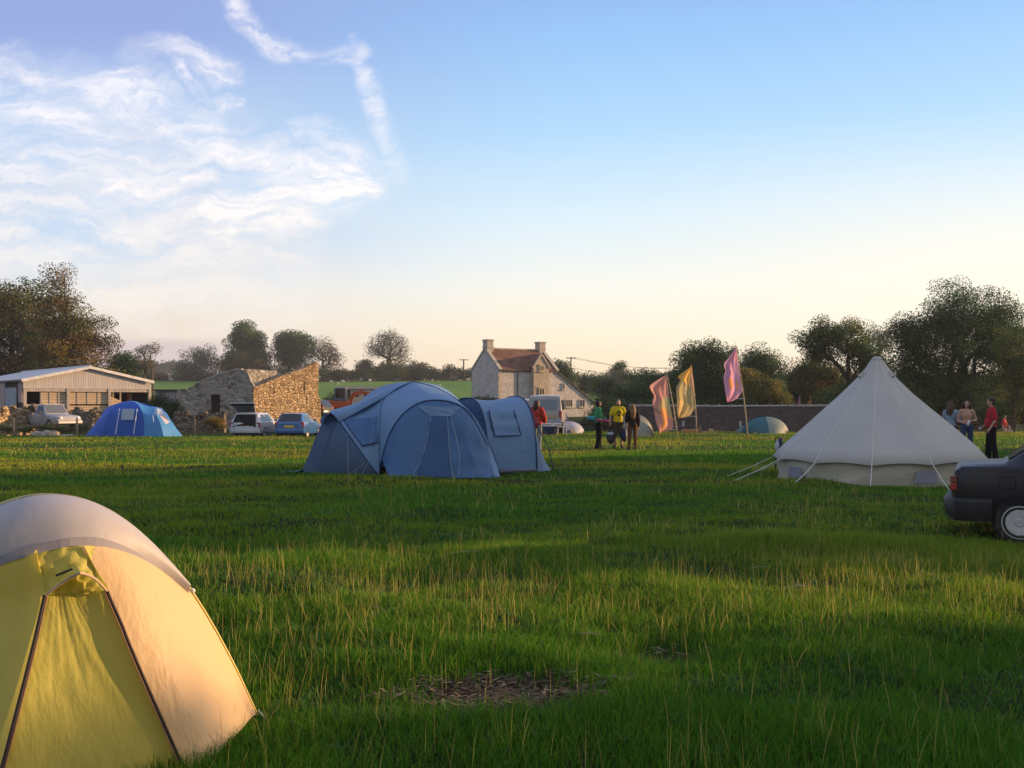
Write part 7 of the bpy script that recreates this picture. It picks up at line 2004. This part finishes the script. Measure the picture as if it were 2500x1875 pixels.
# ================================================================== fences, poles, small things
def fence_posts():
    first = None
    for px, D, h in ((33, 56, 1.12), (188, 56, 1.1), (475, 60, 1.12)):
        g_ = G(px, D, -.15)
        lab = {33: 'fence post at the left edge before the golden wall', 188: 'fence post between the pickup and the royal blue tent', 475: 'lone fence post left of the silver estate car'}[px]
        if first is None:
            root = empty('fence_post', g_, lab, 'fence post', 'fence posts at the field edge')
            mb = MB(); mb.lathe([(.06, 0), (.058, h), (.04, h + .12), (.001, h + .14)], (0, 0, 0), 8); mb.build('stake', M['wood'], root, smooth=True, auto=50)
            mb = MB(); mb.tube([(-.07, -.06, h * .8), (.07, -.065, h * .8)], .012, 5); mb.build('staple', M['steel'], root)
            first = root
        else:
            c = copy_tree(first); c.location = g_; c['label'] = lab
    a, b = G(33, 56), G(188, 56)
    wr = MB(); wr.tube([a + Vector((0, -.08, .95)), a.lerp(b, .5) + Vector((0, -.08, .90)), b + Vector((0, -.08, .95))], .01, 4)
    tag(wr.build('fence_wire', M['steel'], None, world=True, loc=a), 'slack fence wire strung before the pickup', 'wire')
    rl = MB(); rl.beam(G(38, 55.9, .55), G(100, 55.9, .78), .05, .09); tag(rl.build('fence_rail', M['wood'], None, world=True, loc=G(38, 55.9)), 'broken fence rail slanting from the left fence post', 'rail')
fence_posts()
def rocks():
    m = mat('pale_rock', (.38, .33, .27), (.26, .23, .19), 3, rough=.95, bump=.6)
    for px, py, D, s, lab in ((91, 1037, 56.5, .34, 'pale boulder in the weeds, nearest the left fence post'), (117, 1039, 56.2, .38, 'pinkish pointed boulder in front of the pickup bonnet'), (165, 1044, 55.6, .3, 'long flat stone lying right of the pickup'), (128, 1027, 60, .3, 'flat white stone slab beside the pickup bumper')):
        b = G(px, D); r = random.Random(px)
        bm = bmesh.new(); bmesh.ops.create_icosphere(bm, subdivisions=3, radius=1)
        for v in bm.verts:
            n = .8 + .35 * float(vnoise(np.array([v.co.x * 2 + px]), np.array([v.co.y * 2 + v.co.z * 3]), .8, px)[0])
            v.co = Vector((v.co.x * s * 1.3 * n, v.co.y * s * n, v.co.z * s * (.8 if px != 165 else .4) * n + s * .35))
        me = bpy.data.meshes.new('boulder'); bm.to_mesh(me); bm.free(); me.materials.append(m)
        o = bpy.data.objects.new('boulder', me); COL.objects.link(o); o.location = b; tag(o, lab, 'boulder', 'boulders along the fence')
rocks()
def poles():
    wm = mat('pole_wood', (.12, .1, .085), rough=.9)
    tops = []
    for px, py, D, arms, lab in ((1132, 877, 330, (0,), 'telegraph pole on the skyline left of the farmhouse'), (1394, 872, 205, (0, 1.05), 'double cross-armed pole right of the farmhouse')):
        x = WX(px, D); g = gzs(x, D); z = WZ(py, D); root = empty('telegraph_pole', (x, D, g), lab, 'utility pole', 'utility poles on the skyline')
        k = D / 205
        mb = MB(); mb.tube([(0, 0, -.2), (0, 0, z - g)], [.19 * k, .13 * k], 8); mb.build('shaft', wm, root)
        for a in arms:
            zz = z - g - .2 - a * 2.0
            mb = MB(); mb.box((0, 0, zz), ((1.9 if a == 0 else 1.2) * k, .13 * k, .14 * k)); arm = mb.build('cross_arm', wm, root)
            for dx in (-.8, 0, .8):
                mb = MB(); mb.lathe([(.05 * k, 0), (.07 * k, .1 * k), (.03 * k, .2 * k)], (dx * k * (1 if a == 0 else .6), 0, zz + .06), 6); mb.build('insulator', M['white'], arm)
        tops.append(Vector((x, D, z)))
    x = WX(1082, 320); o = empty('wooden_post', (x, 320, gzs(x, 320)), 'plain bare post on the skyline hedge', 'post')
    mb = MB(); mb.lathe([(.2, -.3), (.17, WZ(892, 320) - o.location.z)], (0, 0, 0), 8); mb.build('shaft', wm, o)
    t = tops[1]
    for k, (dy, dz) in enumerate(((-.8, 0), (0, .05), (.8, 0), (-.3, -2.1), (.3, -2.1))):
        e = W(1720, 893 + (0 if k < 3 else 12) + k * 1.5, 190); a = t + Vector((dy, 0, dz))
        pts = [a.lerp(e, i / 10) + Vector((0, 0, -1.1 * 4 * (i / 10) * (1 - i / 10))) for i in range(11)]
        mb = MB(); mb.tube(pts, .018, 4); o = mb.build('power_line', M['black'], None, world=True, loc=a)
        tag(o, 'thin power line running right from the double cross-armed pole', 'power line', 'power lines right of the farmhouse')
poles()
def sheep():
    wool = mat('fleece', (.55, .52, .45), (.42, .4, .34), 12, rough=.95); face = mat('sheep_face', (.35, .32, .28), rough=.9)
    spots = [(903, 930, 1.0), (1055, 930, -1.2), (836, 934, .3), (418, 929, .4), (372, 945, 1.5), (1072, 944, 2.5), (808, 933, -.5), (825, 939, 2.0)]
    labs = ['sheep grazing under the bare-limbed tree by the hedge', 'sheep grazing near the hedge above the blue tent peak', 'sheep grazing beyond the cream cabin roof, in its hedge line', 'sheep grazing by the brown hedge left of the ruin', 'sheep grazing close to the barn corner', 'dark-looking sheep lower on the slope above the blue tent', 'sheep grazing close to the golden gable top', 'sheep grazing lower down between gable and cabin']
    proto = None
    for (px, py, rz), lab in zip(spots, labs):
        # find the hillside distance for this height
        D = 150.0
        while D < 330 and HZ - (gzs(WX(px, D), D) - EYE) / D * F > py + 2: D += 2
        p = G(px, D)
        if proto is None:
            mb = MB(); mb.ell((0, 0, .62), (.58, .3, .3), 14, 10); mb.ell((-.3, 0, .6), (.3, .3, .3), 12, 8); mb.ell((.3, 0, .64), (.3, .27, .28), 12, 8)
            cap(mb, (.5, 0, .68), (.78, 0, .5), .13, .11); cap(mb, (.78, 0, .5), (.92, 0, .34), .10, .055)
            for sx in (-.36, .36):
                for sy in (-.15, .15):
                    k = .03 if sx > 0 else -.05
                    mb.tube([(sx, sy, .5), (sx + k, sy, .25), (sx, sy, .0)], [.075, .045, .035], 7)
            for sy in (-1, 1): cap(mb, (.8, sy * .08, .55), (.76, sy * .17, .52), .03, .02)
            cap(mb, (-.58, 0, .65), (-.64, 0, .4), .05, .03)
            proto = remesh('sheep', mb, .03, wool); tag(proto, lab, 'sheep', 'sheep on the far pasture'); o = proto
        else:
            o = proto.copy(); COL.objects.link(o); o['label'] = lab
        o.location = p; o.rotation_euler = (0, 0, rz); o.scale = (.85, .85, .85)
sheep()
def small_things():
    # folding chair and cool boxes by the white dome tent
    b = G(1363, 51.5); root = empty('camping_chair', b, 'dark red folding camping chair between van and white tent', 'chair')
    rm = fabric('dark_red_canvas', (.16, .02, .03), (.12, .015, .03), wr=.4, trans=.1); 
    mb = MB(); mb.grid([[Vector((-.26, -.02, .42)), Vector((0, -.02, .38)), Vector((.26, -.02, .42))], [Vector((-.26, .22, .40)), Vector((0, .22, .35)), Vector((.26, .22, .40))], [Vector((-.26, .42, .40)), Vector((0, .42, .37)), Vector((.26, .42, .40))]]); mb.build('seat', rm, root, smooth=True)
    mb = MB(); mb.grid([[Vector((-.26, .42, .40)), Vector((0, .46, .40)), Vector((.26, .42, .40))], [Vector((-.27, .55, .95)), Vector((0, .6, .92)), Vector((.27, .55, .95))]]); mb.build('backrest', rm, root, smooth=True)
    for sx in (-.27, .27):
        for p in (((sx, -.03, 0), (sx, .5, .62)), ((sx, .5, 0), (sx, -.03, .6)), ((sx, .42, .0), (sx, .56, .95))):
            mb = MB(); mb.tube([p[0], p[1]], .014, 6); mb.build('leg', M['white'], root)
        mb = MB(); mb.tube([(sx, -.06, .6), (sx, .5, .62)], .02, 6); mb.build('arm', M['black'], root)
    b = G(1340, 51.2); root = empty('cool_box', b, 'dark blue cool box on the grass by the van', 'cool box')
    mb = MB(); mb.box((0, 0, .2), (.62, .4, .40)); mb.build('box', mat('navy_plastic', (.015, .022, .06), rough=.5), root, bevel=.03)
    mb = MB(); mb.box((0, 0, .43), (.64, .42, .06)); mb.build('lid', mat('pale_lid', (.4, .4, .42), rough=.5), root, bevel=.02)
    b = G(1372, 51.0); root = empty('camping_table', b, 'small white folding table in front of the white dome tent', 'table')
    mb = MB(); mb.box((0, 0, .40), (.5, .4, .03)); mb.build('table_top', M['white'], root)
    for sx in (-.2, .2):
        for sy in (-.15, .15):
            mb = MB(); mb.tube([(sx, sy, .39), (sx * 1.15, sy, 0)], .016, 6); mb.build('leg', M['white'], root)
    # timber below the banners
    wd = mat('fresh_timber', (.46, .26, .10), (.38, .2, .08), 4, rough=.8, stretch=(1, 6, 6)); yw = mat('yellow_timber', (.52, .42, .17), (.44, .35, .14), 4, rough=.8)
    def crate(label, px0, px1, y0, D, m, cat='crate'):
        x0, x1 = WX(px0, D), WX(px1, D); zt = WZ(y0, D); b = G((px0 + px1) / 2, D, -.05); root = empty('timber_crate', b, label, cat, 'timber below the banners')
        h = zt - b.z; w = x1 - x0; n = max(2, int(h / .16))
        for k in range(n):
            mb = MB(); mb.box((0, -.3, h * (k + .5) / n), (w, .03, h / n - .02)); mb.build('board', m, root)
        for sx in (-1, 1):
            mb = MB(); mb.box((sx * (w / 2 - .05), 0, h / 2), (.08, .56, h - .01)); mb.build('end_panel', m, root)
        mb = MB(); mb.box((0, .3, h / 2), (w, .03, h)); mb.build('back_board', m, root)
    crate('orange timber crate behind the golden banner pole', 1667, 1703, 1048, 54.5, wd); crate('low yellow timber pallet right of the golden banner', 1719, 1745, 1053, 54.5, yw); crate('small yellow timber block standing on end', 1733, 1740, 1047, 54.8, yw)
    for px, y0, lab in ((1709, 1038, 'thin wooden stake beside the orange crate'), (1705, 1046, 'short pale stake next to the golden banner pole'), (1798, 1049, 'short stake in the grass before the tiled roof')):
        b = G(px, 54.6, -.1); mb = MB(); mb.lathe([(.035, 0), (.03, WZ(y0, 54.6) - b.z - .04), (.004, WZ(y0, 54.6) - b.z)], (0, 0, 0), 7); o = mb.build('wooden_stake', M['wood'], None); o.location = b; tag(o, lab, 'stake', 'stakes below the banners')
    mb = MB(); a, c = G(1608, 55.5, .35), G(1655, 55.5, .30); mb.beam(a, c, .05, .12); o = mb.build('plank', M['wood'], None, world=True, loc=a); tag(o, 'long weathered plank lying behind the salmon banner', 'plank')
    # rucksack hung on a stake behind the bell tent
    D = 24.6; b = G(1894, D); root = empty('rucksack', W(1901, 1088, D), 'navy and white rucksack propped behind the bell tent', 'rucksack')
    nv = fabric('navy_nylon', (.012, .018, .07), (.02, .025, .08), wr=.4, trans=0); wt_ = fabric('white_nylon', (.48, .50, .56), (.42, .45, .52), wr=.4, trans=.1)
    mb = MB(); mb.ell((.045, .03, 0), (.075, .09, .19), 12, 9); cap(mb, (.05, .03, .08), (.075, .03, .17), .05, .03); remesh('pack', mb, .015, nv, root, 2)
    mb = MB(); mb.ell((-.035, 0, -.02), (.05, .08, .15), 12, 9); remesh('front_pocket', mb, .013, wt_, root, 2)
    mb = MB(); mb.tube([(-.06, .05, .2), (-.05, .06, -.2), (-.055, .08, -.75)], .013, 6); mb.build('strap', M['black'], root)
    mb = MB(); mb.tube([(-.06, .06, .17), (-.02, .05, .2), (.04, .04, .18)], .01, 6); mb.build('grab_handle', M['black'], root)
    # white trough by the barn
    D = 88; b = G(396, D); root = empty('water_trough', (b.x, D, b.z), 'white water trough right of the barn', 'trough'); z = WZ(966, D) - b.z
    mb = MB(); mb.box((0, 0, z / 2 - .1), (.5, .5, z - .2)); mb.build('stand', M['wood'], root); mb = MB(); mb.box((0, 0, z - .06), (.75, .6, .22)); mb.build('tub', M['white'], root, bevel=.03)
    # birds
    for px, py, D, lab in ((867, 881, 120, 'small dark bird flying left of the small skyline tree'),):
        mb = MB(); mb.ell((0, 0, 0), (.16, .05, .045), 8, 6)
        for sg in (-1, 1): mb.prism([(.06, 0, .0), (-.05, 0, 0), (-.03, sg * .25, .10), (.03, sg * .22, .10)], (0, 0, .012))
        o = mb.build('bird', M['black'], None, smooth=True); o.location = W(px, py, D); o.rotation_euler = (0, 0, .9); tag(o, lab, 'bird')
    # fallen sticks in the meadow
    pale = mat('pale_stick', (.36, .30, .2), (.25, .2, .14), 8, rough=.9)
    for px, py, L, a, lab in ((1130, 1376, .34, .1, 'pale feather-like stick lying in the grass below the blue tent'), (1852, 1403, .16, 0, 'short straight orange stick lying on the meadow at the right'), (1945, 1463, .22, .3, 'forked dry stick lying in the grass at the right'), (1440, 1577, .16, -.5, 'curled dead leaf stalk above the bare hollow')):
        D = 4000 / (py - HZ); b = G(px, D, .09)
        mb = MB(); d = Vector((math.cos(a), math.sin(a), .08)); mb.tube([b - d * L / 2, b + Vector((0, 0, .012)), b + d * L / 2], [.002, .004, .0015], 6)
        if px == 1945: mb.tube([b, b + d * L * .2 + Vector((-.02, .02, .05))], [.004, .002], 5)
        o = mb.build('dry_stick', pale, None, world=True, loc=b); tag(o, lab, 'stick', 'dry sticks in the meadow')
small_things()
